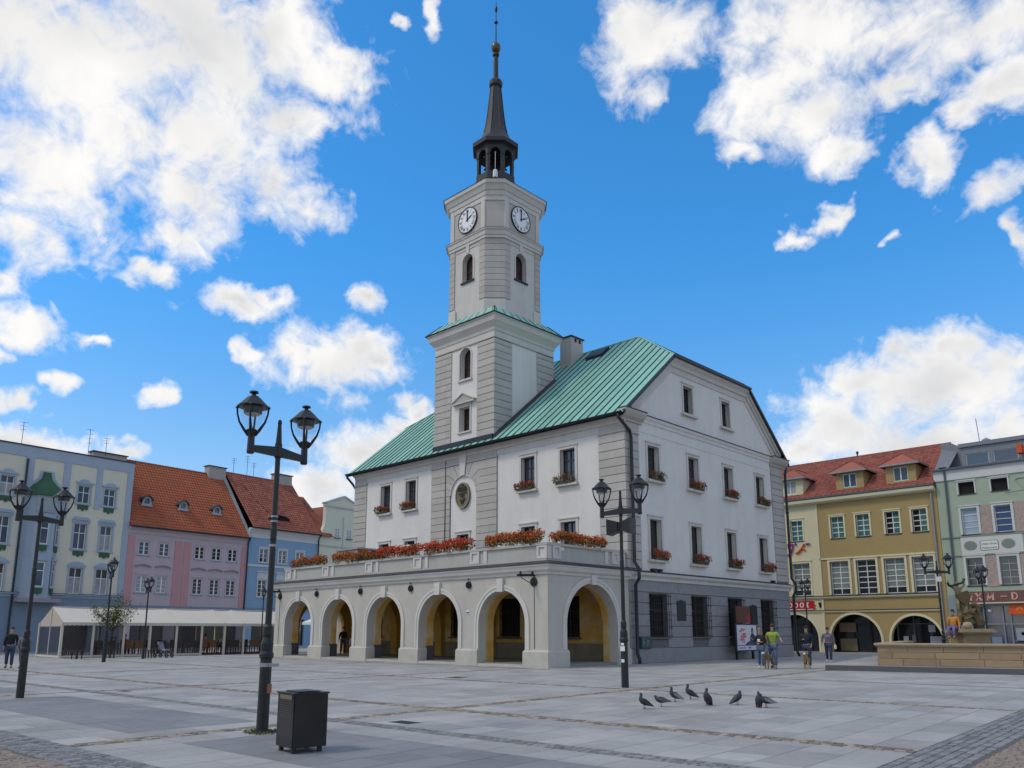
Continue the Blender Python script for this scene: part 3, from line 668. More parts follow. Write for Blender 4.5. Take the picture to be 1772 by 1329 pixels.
for i in range(14):      # hip over the gable
    a, b = HY0+i*(HY1-HY0)/14, HY0+(i+1)*(HY1-HY0)/14
    def hx(y): t = 1-abs(y-RY)/(RY-HY0); return XR-(XR-RX1)*t, HZ+(RT-HZ)*t
    cs = sorted({a, b, *([RY] if a < RY < b else [])})
    p = MB(); p.face([(XR+0.08, a, HZ-0.02), (XR+0.08, b, HZ-0.02)]+[(hx(y)[0], y, hx(y)[1]+0.012) for y in cs[::-1]]); obj('roof_panel', p, m_copper, roof)
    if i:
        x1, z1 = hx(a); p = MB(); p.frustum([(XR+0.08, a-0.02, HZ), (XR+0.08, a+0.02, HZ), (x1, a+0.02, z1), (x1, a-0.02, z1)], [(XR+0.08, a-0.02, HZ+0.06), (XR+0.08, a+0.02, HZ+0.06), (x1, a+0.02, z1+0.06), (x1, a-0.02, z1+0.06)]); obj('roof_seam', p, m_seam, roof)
p = MB(); p.face([(x, W-y, rz(y)) for x, y in fp][::-1]); p.face([(XL, HY1, HZ), (XL, HY0, HZ), (RX2, RY, RT)]); obj('rear_slope', p, m_copper, roof)
p = MB(); p.tube([(RX2, RY, RT+0.02), (RX1, RY, RT+0.02)], 0.06, 6)
for X, RXX in ((XR, RX1), (XL, RX2)):
    for y in (HY0, HY1): p.tube([(X, y, HZ+0.02), (RXX, RY, RT+0.02)], 0.045, 6)
obj('ridge_cap', p, m_copper, roof)
p = MB(); g0 = EAVE-0.03
for t in range(8):
    a, b = PI+PI*t/8, PI+PI*(t+1)/8
    for r_, fl in ((0.11, 0), (0.09, 1)):
        q4 = [(XL-0.05, -0.62+r_*math.cos(a), g0+r_*math.sin(a)), (XR+0.05, -0.62+r_*math.cos(a), g0+r_*math.sin(a)), (XR+0.05, -0.62+r_*math.cos(b), g0+r_*math.sin(b)), (XL-0.05, -0.62+r_*math.cos(b), g0+r_*math.sin(b))]
        p.face(q4 if fl else q4[::-1])
obj('gutter', p, m_lead, TH)
p = MB(); p.box(XR+0.02, XR+0.16, HY0-0.15, HY1+0.15, HZ-0.16, HZ-0.03); obj('hip_gutter', p, m_lead, TH)
for s_ in (0, 1):
    Y = (lambda y: y) if s_ == 0 else (lambda y: W-y)
    p = MB(); p.prism([(0, 0), (0, 1), (1, 1), (1, 0)], 0, 0) if 0 else None
    a_, b_ = (XR+0.05, Y(-0.5), rz(-0.5)), (XR+0.05, Y(4.45), rz(4.45))
    p.frustum([(XR-0.05, a_[1], a_[2]-0.14), (XR+0.07, a_[1], a_[2]-0.14), (XR+0.07, a_[1], a_[2]+0.05), (XR-0.05, a_[1], a_[2]+0.05)], [(XR-0.05, b_[1], b_[2]-0.14), (XR+0.07, b_[1], b_[2]-0.14), (XR+0.07, b_[1], b_[2]+0.05), (XR-0.05, b_[1], b_[2]+0.05)])
    obj('verge_strip', p, m_lead, TH)
# downpipes
def pipe(pts, r_=0.07, name='downpipe', par=TH, m=None):
    p = MB(); p.tube(pts, r_, 10); 
    for a, b in zip(pts, pts[1:]):
        if abs(a[2]-b[2]) > 3:
            k = int(abs(a[2]-b[2])/2.2)
            for j in range(1, k+1):
                t = j/(k+1); z = a[2]+(b[2]-a[2])*t; x = a[0]+(b[0]-a[0])*t; y = a[1]+(b[1]-a[1])*t
                p.tube([(x, y, z-0.03), (x, y, z+0.03)], r_*1.25, 10)
    p.smooth = True
    return obj(name, p, m or m_lead, par)
pipe([(0.1, -0.6, 12.38), (0.1, -0.6, 12.15), (0.22, 0.18, 11.55), (0.22, 0.28, 11.2), (0.22, 0.28, 4.9), (0.46, 0.28, 4.55), (0.46, 0.28, 4.1), (0.24, 0.28, 3.8), (0.24, 0.28, 0.5), (0.34, 0.28, 0.25), (0.36, 0.28, 0.02)], 0.085)
pipe([(0.1, W+0.6, 12.38), (0.1, W+0.6, 12.2), (0.2, W+0.2, 11.7), (0.2, W+0.16, 11.3), (0.2, W+0.16, 4.9), (0.42, W+0.2, 4.5), (0.42, W+0.2, 4.1), (0.24, W+0.16, 3.8), (0.24, W+0.16, 0.3), (0.38, W+0.16, 0.02)], 0.085)
pipe([(XL+0.1, -0.62, 12.38), (XL+0.1, -0.62, 12.2), (-L-0.14, -0.2, 11.75), (-L-0.14, 0.1, 11.4), (-L-0.14, 0.1, 4.6)], 0.08)
p = MB(); p.tube([(-13.56, -0.12, 12.0), (-13.56, -0.12, 4.6)], 0.02, 6); obj('lightning_cable', p, m_lead, TH)
# chimney and skylight
p = MB(); p.box(-10.45, -9.45, 7.35, 8.6, 18.2, 21.15); chim = obj('chimney', p, m_grey, TH)
p = MB(); p.box(-10.53, -9.37, 7.27, 8.68, 21.154, 21.24); obj('chimney_cap', p, m_lead, chim)
p = MB()
for y in (7.7, 8.15): p.box(-9.46, -9.435, y, y+0.2, 20.85, 21.1)
obj('flue_opening', p, m_dark, chim)
sk = MB(); yy0, yy1 = 7.35, 8.25
sk.frustum([(-8.25, yy0, rz(yy0)), (-6.95, yy0, rz(yy0)), (-6.95, yy1, rz(yy1)), (-8.25, yy1, rz(yy1))][::-1], [(-8.25, yy0, rz(yy0)+0.22), (-6.95, yy0, rz(yy0)+0.22), (-6.95, yy1, rz(yy1)+0.2), (-8.25, yy1, rz(yy1)+0.2)][::-1]); so_ = obj('skylight', sk, m_lead, roof)
# ------------------------------------------------------------------ clock tower (part of the town hall)
TX0, TX1, TY1 = -14.73, -9.37, 5.28
TCX, TCY = -12.05, 2.64
FT = Fr(0, -0.03, 1, 0, 0, -1); FTS = Fr(TX1, 0, 0, 1, 1, 0)
mb = MB(FT); mb.wall(TX0, TX1, 12.3, 20.3, [(-12.42, -11.42, 16.95, 19.0, True), (-12.40, -11.46, 13.6, 15.15)], 0, 0.45); tower = obj('tower', mb, m_white, TH)
mb = MB(FTS); mb.wall(-0.03, TY1, 12.3, 20.3, (), 0, 0.1); mb.face([(TY1, 0, 12.3), (TY1, 0, 20.3), (TY1, -5.36, 20.3), (TY1, -5.36, 12.3)]); mb.face([(-0.03, -5.36, 12.3), (-0.03, -5.36, 20.3), (TY1, -5.36, 20.3), (TY1, -5.36, 12.3)][::-1]); obj('tower_wall', mb, m_white, tower)
window(FT, -12.42, -11.42, 16.95, 19.0, TH, 0.38, 1, (0.3, 0.6), arch=True, sill=(0.14, 0.12, 0.12), surround=(0.1, 0.05), gm=m_brown)
window(FT, -12.40, -11.46, 13.6, 15.15, TH, 0.38, 1, (0.3, 0.6), sill=(0.14, 0.10, 0.1), surround=(0.12, 0.05), gm=m_brown)
p = MB(FT); p.prism([(-12.9, 15.42), (-10.96, 15.42), (-10.96, 15.52), (-11.93, 15.98), (-12.9, 15.52)], 0.0, 0.2); ped = obj('pediment', p, m_grey, TH)
p = MB(FT); p.stroke((-12.95, 15.5), (-11.93, 16.02), 0.07, 0.0, 0.27); p.stroke((-10.91, 15.5), (-11.93, 16.02), 0.07, 0.0, 0.266); p.box(-12.92, -10.94, 0.0, 0.25, 15.36, 15.43); obj('pediment_moulding', p, m_trim, ped)
tq = quoin('tower_pilaster', [(TX0-0.03, -13.22, -0.07, 0.3), (-10.8, TX1+0.04, -0.07, 1.44), (-10.9, TX1+0.04, 3.76, TY1+0.04)], 12.4, 19.05)
zc = 12.55
while zc < 18.9:
    z1 = min(zc+0.44, 19.02)
    block(TX0-0.05, -13.66, -0.09, 0.3, zc, z1, tq); block(-13.66, -13.2, -0.085, 0.3, zc, z1, tq)
    block(-10.82, TX1+0.06, -0.09, 1.46, zc, z1, tq)
    block(-10.9, TX1+0.055, 3.74, 4.15, zc, z1, tq); block(-10.9, TX1+0.06, 4.15, TY1+0.06, zc, z1, tq); zc += 0.44
def sq_ring(h0, z0, h1, z1, m, name, par, cx=TCX, cy=TCY, ins=0.0):
    p = MB(); lo = [(cx-h0, cy-h0, z0), (cx+h0, cy-h0, z0), (cx+h0, cy+h0, z0), (cx-h0, cy+h0, z0)]; hi = [(cx-h1, cy-h1, z1), (cx+h1, cy-h1, z1), (cx+h1, cy+h1, z1), (cx-h1, cy+h1, z1)]
    p.frustum(hi[::1], lo[::1]); return obj(name, p, m, par)
HB = 2.70
for n_, h0, z0, h1, z1, m_ in (('frieze', HB+0.05, 19.06, HB+0.05, 19.12, m_grey), ('frieze', HB+0.02, 19.12, HB+0.02, 19.52, m_trim), ('cornice', HB+0.06, 19.52, HB+0.10, 19.70, m_trim), ('cornice', HB+0.10, 19.70, HB+0.32, 20.02, m_trim), ('cornice', HB+0.34, 20.02, HB+0.42, 20.34, m_trim), ('cornice', HB+0.46, 20.34, HB+0.48, 20.46, m_trim)):
    sq_ring(h0, z0, h1, z1, m_, n_, tower)
sk_ = sq_ring(HB+0.50, 20.464, 2.45, 21.2, m_copper, 'skirt_roof', TH)
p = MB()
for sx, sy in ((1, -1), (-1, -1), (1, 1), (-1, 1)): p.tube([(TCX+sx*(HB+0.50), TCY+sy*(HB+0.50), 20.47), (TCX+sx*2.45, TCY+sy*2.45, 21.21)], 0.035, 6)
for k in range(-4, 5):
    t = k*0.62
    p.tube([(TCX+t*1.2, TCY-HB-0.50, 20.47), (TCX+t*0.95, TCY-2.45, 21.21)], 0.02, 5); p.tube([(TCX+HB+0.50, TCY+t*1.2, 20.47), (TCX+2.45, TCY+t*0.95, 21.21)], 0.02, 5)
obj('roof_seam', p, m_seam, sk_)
p = MB(); 
for a, b in (((-1, -1), (1, -1)), ((1, -1), (1, 1)), ((-1, 1), (-1, -1))): p.tube([(TCX+a[0]*(HB+0.51), TCY+a[1]*(HB+0.51), 20.45), (TCX+b[0]*(HB+0.51), TCY+b[1]*(HB+0.51), 20.45)], 0.04, 6)
obj('skirt_gutter', p, m_lead, sk_)
# dark flashing where the tower meets the roof
p = MB(); p.box(TX0-0.02, TX1+0.02, -0.2, -0.10, 12.44, 13.02); ys = [-0.1, TY1]
p.prism([(0, 0)]*3, 0, 0) if 0 else None
p.frustum([(TX1+0.005, -0.15, rz(-0.15)), (TX1+0.26, -0.15, rz(-0.15)), (TX1+0.26, TY1+0.1, rz(TY1+0.1)), (TX1+0.005, TY1+0.1, rz(TY1+0.1))][::-1], [(TX1+0.07, -0.15, rz(-0.15)+0.22), (TX1+0.10, -0.15, rz(-0.15)+0.22), (TX1+0.10, TY1+0.1, rz(TY1+0.1)+0.22), (TX1+0.07, TY1+0.1, rz(TY1+0.1)+0.22)][::-1])
obj('tower_flashing', p, m_lead, tower)
# octagonal shaft: square with cut corners
SH, SCH = 2.5, 0.88
def octo(h, c, cx=TCX, cy=TCY): return [(cx-h+c, cy-h), (cx+h-c, cy-h), (cx+h, cy-h+c), (cx+h, cy+h-c), (cx+h-c, cy+h), (cx-h+c, cy+h), (cx-h, cy+h-c), (cx-h, cy-h+c)]
def oct_ring(h0, z0, h1, z1, m, name, par, c0=SCH, c1=None):
    p = MB(); p.frustum([(x, y, z1) for x, y in octo(h1, c1 if c1 is not None else c0)], [(x, y, z0) for x, y in octo(h0, c0)]); return obj(name, p, m, par)
FSF = Fr(TCX, TCY-SH, 1, 0, 0, -1); FSR = Fr(TCX+SH, TCY, 0, 1, 1, 0)
a_ = SH-SCH
sw = MB(FSF); sw.wall(-a_, a_, 20.3, 26.1, [(-0.42, 0.55, 23.55, 25.42, True)], 0, 0.4); shaft = obj('tower_shaft', sw, m_trim, TH)
sw = MB(FSR); sw.wall(-a_, a_, 20.3, 26.1, [(-0.64, 0.34, 23.55, 25.42, True)], 0, 0.4); obj('shaft_wall', sw, m_trim, shaft)
o8 = octo(SH, SCH); sw = MB()
for i in (1, 3, 4, 5, 6, 7):
    (x0, y0), (x1, y1) = o8[i], o8[(i+1) % 8]; sw.face([(x0, y0, 20.3), (x1, y1, 20.3), (x1, y1, 26.1), (x0, y0, 26.1)])
obj('shaft_wall', sw, m_trim, shaft)
window(FSF, -0.42, 0.55, 23.55, 25.42, TH, 0.34, 1, (0.3, 0.6), arch=True, sill=(0.13, 0.1, 0.1, m_lead), surround=(0.1, 0.045), gm=m_brown)
window(FSR, -0.64, 0.34, 23.55, 25.42, TH, 0.34, 1, (0.3, 0.6), arch=True, sill=(0.13, 0.1, 0.1, m_lead), surround=(0.1, 0.045), gm=m_brown)
def corner_poly(k, strip_, out, inn=0.02):
    """plan polygon wrapping cut corner k of the shaft"""
    h, c = SH, SCH
    base = [(h-c-strip_, -h-out), (h-c+out*0.41, -h-out), (h+out, -h+c-out*0.41), (h+out, -h+c+strip_), (h-inn, -h+c+strip_), (h-inn, -h+c), (h-c, -h+inn), (h-c-strip_, -h+inn)]
    cs, sn = [(1, 0), (0, 1), (-1, 0), (0, -1)][k]
    return [(TCX+x*cs-y*sn, TCY+x*sn+y*cs) for x, y in base]
for k in range(4):
    p = MB(); p.plan(corner_poly(k, 0.44, 0.03), 21.92, 25.95); pil = obj('shaft_pilaster', p, m_joint, shaft)
    z = 21.95
    while z < 25.8:
        z1 = min(z+0.405, 25.95); p = MB(); p.plan(corner_poly(k, 0.45, 0.06), z+0.012, z1-0.012); obj('quoin_block', p, m_grey, shaft); z += 0.405
    p = MB(); p.plan(corner_poly(k, 0.62, 0.10), 20.5, 21.78); p.plan(corner_poly(k, 0.54, 0.07), 21.78, 21.9); obj('shaft_foot', p, m_trim, shaft)
for fr in (FSF, FSR):
    p = MB(fr); p.box(-1.05, -0.14 if fr is FSR else 0.0, -0.01, 0.035, 25.75, 25.78); p.box(0.14, 1.05, -0.01, 0.035, 25.75, 25.78)
    cu = 0.065 if fr is FSF else -0.15
    p.box(cu-0.13, cu+0.13, -0.01, 0.07, 25.5, 26.0); obj('keystone', p, m_trim, shaft)
for h0, z0, h1, z1, m_ in ((SH+0.08, 26.0, SH+0.08, 26.2, m_trim), (SH+0.12, 26.2, SH+0.16, 26.5, m_trim), (SH+0.2, 26.5, SH+0.22, 26.6, m_trim)): oct_ring(h0, z0, h1, z1, m_, 'shaft_cornice', shaft)
oct_ring(SH+0.24, 26.604, SH+0.05, 26.70, m_lead, 'cornice_flashing', shaft)
clockst = oct_ring(SH, 26.6, SH, 28.95, m_grey, 'clock_storey', TH)
for fr in (FSF, FSR):
    for u0, u1 in ((-a_, -1.28), (1.28, a_)): p = MB(fr); p.box(u0, u1, -0.01, 0.05, 26.7, 28.9); obj('clock_pilaster', p, m_trim, clockst)
for h0, z0, h1, z1 in ((SH+0.04, 28.62, SH+0.04, 28.95), (SH+0.08, 28.95, SH+0.12, 29.25), (SH+0.16, 29.25, SH+0.30, 29.6), (SH+0.34, 29.6, SH+0.36, 29.86)): oct_ring(h0, z0, h1, z1, m_trim, 'top_cornice', clockst, SCH, SCH)
oct_ring(SH+0.40, 29.864, 1.5, 30.75, m_slate, 'tower_roof', TH, SCH, 0.88)
# clocks
ROM = {1: 'I', 2: 'II', 3: 'III', 4: 'IIII', 5: 'V', 6: 'VI', 7: 'VII', 8: 'VIII', 9: 'IX', 10: 'X', 11: 'XI', 12: 'XII'}
def clock(fr, cu, cz, r_):
    p = MB(fr); p.disc(cu, cz, r_, r_, 0.0, 0.07, 40); ck = obj('clock', p, mat('clock_white', (0.78, 0.80, 0.82), 0.5, 0.04), TH)
    p = MB(fr); p.arc(cu, cz, r_-0.02, r_+0.025, 0.0, 0.10, 0, 360, 40); p.arc(cu, cz, r_*0.60, r_*0.615, 0.07, 0.074, 0, 360, 40)
    for k in range(60): a = 2*PI*k/60; p.stroke((cu+r_*0.93*math.cos(a), cz+r_*0.93*math.sin(a)), (cu+r_*0.96*math.cos(a), cz+r_*0.96*math.sin(a)), 0.02, 0.07, 0.074)
    obj('dial_ring', p, m_iron, ck)
    p = MB(fr)
    for hN, s_ in ROM.items():
        a = PI/2-2*PI*hN/12; n_ = len(s_); sp_ = 0.085; c0 = r_*0.76; d = (math.cos(a), math.sin(a)); t = (-d[1], d[0])
        Q = lambda x, y: (cu+d[0]*(c0+y)+t[0]*(-x), cz+d[1]*(c0+y)+t[1]*(-x))
        for i, ch in enumerate(s_):
            x = (i-(n_-1)/2)*sp_; hh = r_*0.11
            if ch == 'I': p.stroke(Q(x, -hh), Q(x, hh), 0.032, 0.07, 0.078)
            elif ch == 'V': p.stroke(Q(x-0.05, hh), Q(x, -hh), 0.034, 0.07, 0.078); p.stroke(Q(x+0.05, hh), Q(x, -hh), 0.02, 0.07, 0.079)
            else: p.stroke(Q(x-0.05, hh), Q(x+0.05, -hh), 0.034, 0.07, 0.078); p.stroke(Q(x+0.05, hh), Q(x-0.05, -hh), 0.02, 0.07, 0.079)
    obj('numerals', p, m_iron, ck)
    p = MB(fr); p.stroke((cu, cz-0.12), (cu+0.02, cz+r_*0.82), 0.05, 0.09, 0.11); p.stroke((cu, cz), (cu+0.01, cz+r_*0.5), 0.085, 0.09, 0.112)
    p.disc(cu, cz, 0.07, 0.07, 0.08, 0.12, 14); obj('minute_hand', p, m_iron, ck)
    a = R(30); p = MB(fr); p.stroke((cu-0.1*math.cos(a), cz-0.1*math.sin(a)), (cu+r_*0.55*math.cos(a), cz+r_*0.55*math.sin(a)), 0.06, 0.08, 0.10); p.disc(cu+r_*0.35*math.cos(a), cz+r_*0.35*math.sin(a), 0.07, 0.06, 0.08, 0.102, 10); obj('hour_hand', p, m_iron, ck)
clock(FSF, 0.03, 27.8, 0.86); clock(FSR, -0.18, 27.8, 0.86)
# belfry and spire
o_lo = MB(); o_lo.lathe([(1.56, 30.35), (1.56, 30.75), (1.48, 30.8), (1.48, 31.25), (1.40, 31.3), (1.40, 31.72)], (TCX, TCY, 0), 8, PI/8); belf = obj('belfry', o_lo, m_slate, TH)
ap = 1.36*math.cos(PI/8); fwid = 1.36*math.sin(PI/8)
for k in range(8):
    a = k*PI/4; n_ = (math.cos(a), math.sin(a)); fr = Fr(TCX+n_[0]*ap, TCY+n_[1]*ap, -n_[1], n_[0], n_[0], n_[1])
    p = MB(fr); p.wall(-fwid, fwid, 31.7, 34.0, [(-fwid*0.66, fwid*0.66, 31.75, 33.5, True)], 0, 0.2, True, 10)
    p.box(-fwid-0.02, -fwid*0.68, -0.05, 0.03, 33.0, 33.08); p.box(fwid*0.68, fwid+0.02, -0.05, 0.03, 33.0, 33.08); obj('belfry_arch', p, m_slate, belf)
p = MB(); p.lathe([(0.05, 32.9), (0.22, 32.85), (0.28, 32.5), (0.42, 32.2)], (TCX, TCY, 0), 16); p.tube([(TCX-1.1, TCY, 33.05), (TCX+1.1, TCY, 33.05)], 0.08, 6); p.tube([(TCX, TCY-1.1, 33.05), (TCX, TCY+1.1, 33.05)], 0.07, 6); p.box(TCX-0.9, TCX+0.9, TCY-0.9, TCY+0.9, 33.1, 33.2); obj('bell', p, m_iron, belf)
p = MB(); p.lathe([(1.30, 33.7), (1.46, 33.8), (1.66, 33.86), (1.68, 34.12), (1.62, 34.2), (1.05, 34.75), (1.02, 34.82), (0.86, 35.2), (0.74, 35.7), (0.64, 36.4), (0.55, 37.2), (0.46, 38.1), (0.38, 38.85), (0.36, 39.0)], (TCX, TCY, 0), 8, PI/8); spire = obj('spire', p, m_slate, TH)
p = MB()
for k in range(8):
    a = PI/8+k*PI/4; p.tube([(TCX+r_*math.cos(a), TCY+r_*math.sin(a), z) for r_, z in ((0.87, 35.2), (0.75, 35.7), (0.65, 36.4), (0.56, 37.2), (0.47, 38.1), (0.38, 38.9))], 0.025, 5)
p.lathe([(0.44, 38.95), (0.48, 39.05), (0.48, 39.32), (0.42, 39.42), (0.18, 39.5), (0.17, 41.2), (0.14, 41.35), (0.24, 41.45), (0.24, 41.6), (0.12, 41.7)], (TCX, TCY, 0), 10); obj('spire_cap', p, m_slate, spire)
p = MB(); p.smooth = True; p.lathe([(0.02, 41.68)]+[(0.34*math.sin(PI*i/10), 42.1-0.42*math.cos(PI*i/10)) for i in range(1, 10)]+[(0.02, 42.55)], (TCX, TCY, 0), 18); obj('spire_ball', p, m_gold, spire)
p = MB(); p.tube([(TCX, TCY, 42.5), (TCX, TCY, 45.85)], [0.05, 0.02], 8)
for zc_, r_, h_ in ((44.16, 0.14, 0.13), (45.25, 0.11, 0.28), (41.5, 0.2, 0.1)): p.lathe([(0.01, zc_-h_)]+[(r_*math.sin(PI*i/8), zc_-h_*math.cos(PI*i/8)) for i in range(1, 8)]+[(0.01, zc_+h_)], (TCX, TCY, 0), 12)
obj('finial', p, m_iron, spire)
p = MB(); nx_, ny_ = 0.7071, -0.7071; bx, by = TCX+nx_*1.62, TCY+ny_*1.62
p.lathe([(0.16, 31.0), (0.16, 31.4), (0.13, 31.55), (0.05, 31.6)], (bx, by, 0), 10); p.tube([(bx, by, 31.55), (bx, by, 32.9)], 0.018, 5); obj('siren', p, m_wframe, belf)
p = MB(); bx, by = TCX+nx_*2.83, TCY+ny_*2.83; p.box(bx-0.14, bx+0.14, by-0.14, by+0.14, 29.3, 29.75); obj('cornice_lamp', p, m_iron, clockst)
# ------------------------------------------------------------------ arcade
AX0 = -22.95; ARCS = [-20.2, -16.0, -11.65, -7.25, -2.85]; AR = 1.5
arch = MB(FA); aholes = [(c-AR, c+AR, 0, 3.4, True) for c in ARCS]
arch.wall(AX0, 0, 0, 4.2, aholes, 0, 0.5); arcade = obj('arcade', arch, m_arc, TH)
FAS = Fr(0, 0, 0, 1, 1, 0); FAL = Fr(AX0, 0, 0, 1, -1, 0)
p = MB(FAS); p.wall(-5.94, 0.0, 0, 4.2, [(-4.72, -0.98, 0, 3.72, True)], 0.004, 0.5); obj('arcade_side', p, m_arc, arcade)
p = MB(FAL); p.wall(-5.94, 0.0, 0, 4.2, [(-4.72, -1.2, 0, 3.5, True)], 0, 0.5); obj('arcade_side', p, m_arc, arcade)
p = MB(FA); p.wall(AX0+0.5, -0.5, 0, 4.15, [(c-AR+0.06, c+AR-0.06, 0, 3.34, True) for c in ARCS], -0.5, 0.42, True); obj('inner_arcade_wall', p, m_yelworn, arcade)
p = MB(FAS); p.wall(-5.4, 0.0, 0, 4.15, [(-4.64, -1.06, 0, 3.66, True)], -0.5, 0.3, True); obj('inner_side_wall', p, m_yelworn, arcade)
p = MB(FAL); p.wall(-5.4, 0.0, 0, 4.15, [(-4.64, -1.28, 0, 3.44, True)], -0.5, 0.3, True); obj('inner_side_wall', p, m_yel, arcade)
PIER = [(-22.95, -21.62), (-18.78, -17.44), (-14.53, -13.11), (-10.17, -8.71), (-5.81, -4.4), (-1.4, 0.0)]
for i, (a, b) in enumerate(PIER[1:5]):      # cross arches between the bays
    c = (a+b)/2; fr = Fr(c+0.28, 0, 0, 1, 1, 0); p = MB(fr); p.wall(-5.0, 0.0, 0, 4.15, [(-4.95, -0.28, 0, 4.0, True)], 0, 0.56, True); obj('cross_arch', p, m_yel, arcade)
p = MB(); p.box(AX0+0.3, -0.3, -5.6, -0.02, 4.12, 4.2); obj('arcade_ceiling', p, m_yel, arcade)
p = MB(); p.box(AX0+0.1, -0.1, -5.75, 0.0, -0.01, 0.13); fl = obj('arcade_floor', p, mat('floor_slab', (0.22, 0.21, 0.19), 0.8, 0.15, 3, 0.1), arcade)
for (a0, b0), (a1, b1) in zip(PIER, PIER[1:]):
    p = MB(); p.box(b0+0.05, a1-0.05, -6.02, -5.76, 0.0, 0.10); obj('step', p, m_plinth, arcade)
for i, (a, b) in enumerate(PIER):
    p = MB(); x0, x1, y0, y1 = a-0.02, b+0.06 if b < -0.1 else b+0.08, -6.06, -5.46
    if i == 0: x0 = a-0.1
    if i == 5: y1 = -4.6
    rings = [[(x0, y0), (x1, y0), (x1, y1), (x0, y1)], [(x0+0.06, y0+0.08), (x1-0.06, y0+0.08), (x1-0.06, y1-0.02), (x0+0.06, y1-0.02)]]
    p.box(x0, x1, y0, y1, 0, 0.66); p.frustum([(x, y, 0.75) for x, y in rings[1]], [(x, y, 0.66) for x, y in rings[0]]); obj('plinth', p, m_plinth, arcade)
    p = MB(); p.box(a-0.01 if i else a+0.5, b+0.03 if i < 5 else -0.5, -5.45, -4.95, 0.0, 0.84); obj('pier_foot', p, m_dado, arcade)
p = MB(); p.box(-0.58, 0.08, -0.97, 0.02, 0, 0.66); p.frustum([(-0.56, -0.95, 0.75), (0.05, -0.95, 0.75), (0.05, 0.02, 0.75), (-0.56, 0.02, 0.75)], [(-0.58, -0.97, 0.66), (0.08, -0.97, 0.66), (0.08, 0.02, 0.66), (-0.58, 0.02, 0.66)]); obj('plinth', p, m_plinth, arcade)
for c in ARCS:
    p = MB(FA); p.arc(c, 1.9, AR-0.004, AR+0.14, -0.02, 0.035, 0, 180, 24); p.arc(c, 1.9, AR+0.14, AR+0.26, -0.02, 0.06, 0, 180, 24)
    for s_ in (-1, 1): p.box(c+s_*(AR-0.004), c+s_*(AR+0.14), -0.02, 0.035, 0.75, 1.9); p.box(c+s_*(AR+0.14), c+s_*(AR+0.26), -0.02, 0.06, 0.75, 1.9)
    av = obj('archivolt', p, m_trim, arcade)
    p = MB(FA); p.prism([(c-0.17, 3.33), (c+0.17, 3.33), (c+0.21, 3.93), (c-0.21, 3.93)], 0.0, 0.14); obj('keystone', p, m_trim, av)
p = MB(FAS); p.arc(-2.85, 1.85, 1.87, 2.02, -0.01, 0.04, 0, 180, 24); p.arc(-2.85, 1.85, 2.02, 2.16, -0.01, 0.065, 0, 180, 24)
for s_ in (-1, 1): p.box(-2.85+s_*1.87, -2.85+s_*2.02, -0.01, 0.04, 0.75, 1.85); p.box(-2.85+s_*2.02, -2.85+s_*2.16, -0.01, 0.065, 0.75, 1.85)
av = obj('archivolt', p, m_trim, arcade)
p = MB(FAS); p.prism([(-3.0, 3.66), (-2.7, 3.66), (-2.66, 4.1), (-3.04, 4.1)], 0.0, 0.15); obj('keystone', p, m_trim, av)
# cornice, flashing, balustrade
def ring3(fx, prof, m, name):
    """profile swept round the left, front and right of the arcade"""
    p = MB()
    def pt(w, z): return [(AX0-w, 0.0, z), (AX0-w, -5.94-w, z), (w, -5.94-w, z), (w, -0.02, z)]
    for (w0, z0), (w1, z1) in zip(prof, prof[1:]):
        A, B = pt(w0, z0), pt(w1, z1)
        for i in range(3): p.face([A[i], A[i+1], B[i+1], B[i]])
    return obj(name, p, m, arcade)
ring3(0, [(0.0, 4.02), (0.06, 4.02), (0.08, 4.12), (0.20, 4.20), (0.24, 4.30), (0.26, 4.36), (0.30, 4.38), (0.30, 4.44)], m_trim, 'arcade_cornice')
ring3(0, [(0.30, 4.444), (0.335, 4.444), (0.335, 4.475), (0.0, 4.62), (-0.1, 4.62)], m_ledge, 'cornice_flashing')
p = MB(); p.box(AX0, 0.0, -5.9, 0.0, 4.25, 4.5); obj('terrace_floor', p, m_ledge, arcade)
BF = Fr(0, -5.84, 1, 0, 0, -1); BS = Fr(-0.10, 0, 0, 1, 1, 0)
bal = MB(); bal.box(AX0+0.9, -0.12, -5.84, -5.6, 4.55, 5.30); bal.box(-0.34, -0.10, -5.8, -0.1, 4.55, 5.30); bal.box(AX0+0.9, AX0+1.1, -5.6, -0.1, 4.55, 5.30); balus = obj('balustrade', bal, m_bal, arcade)
p = MB(); p.box(AX0+0.82, -0.02, -5.93, -5.5, 5.304, 5.42); p.box(-0.44, -0.015, -5.5, -0.05, 5.304, 5.42); obj('coping', p, m_bal, balus)
p = MB(); p.box(AX0+0.88, -0.1, -5.9, -5.84, 4.6, 4.72); p.box(-0.10, -0.05, -5.84, -0.1, 4.6, 4.72); obj('balustrade_base', p, m_bal, balus)
def bpost(fr, u0, u1):
    p = MB(fr); t = 0.12; z0, z1 = 4.72, 5.30; o_ = 0.075
    p.box(u0, u0+t, 0, o_, z0, z1); p.box(u1-t, u1, 0, o_, z0, z1); p.box(u0+t, u1-t, 0, o_, z0, z0+t); p.box(u0+t, u1-t, 0, o_, z1-t*0.7, z1); p.box(u0+t, u1-t, 0, 0.012, z0+t, z1-t*0.7)
    obj('balustrade_post', p, m_trim, balus)
for u0, u1 in ((-22.0, -21.35), (-17.87, -17.2), (-13.57, -12.91), (-9.35, -8.7), (-5.03, -4.4), (-0.68, -0.08)): bpost(BF, u0, u1)
for u0, u1 in ((-5.55, -5.0), (-1.2, -0.66)): bpost(BS, u0, u1)
for u in (-21.05, -16.9, -12.6, -8.42, -4.1): p = MB(BF); p.box(u, u+0.22, 0, 0.06, 4.72, 5.30); obj('balustrade_strip', p, m_trim, balus)
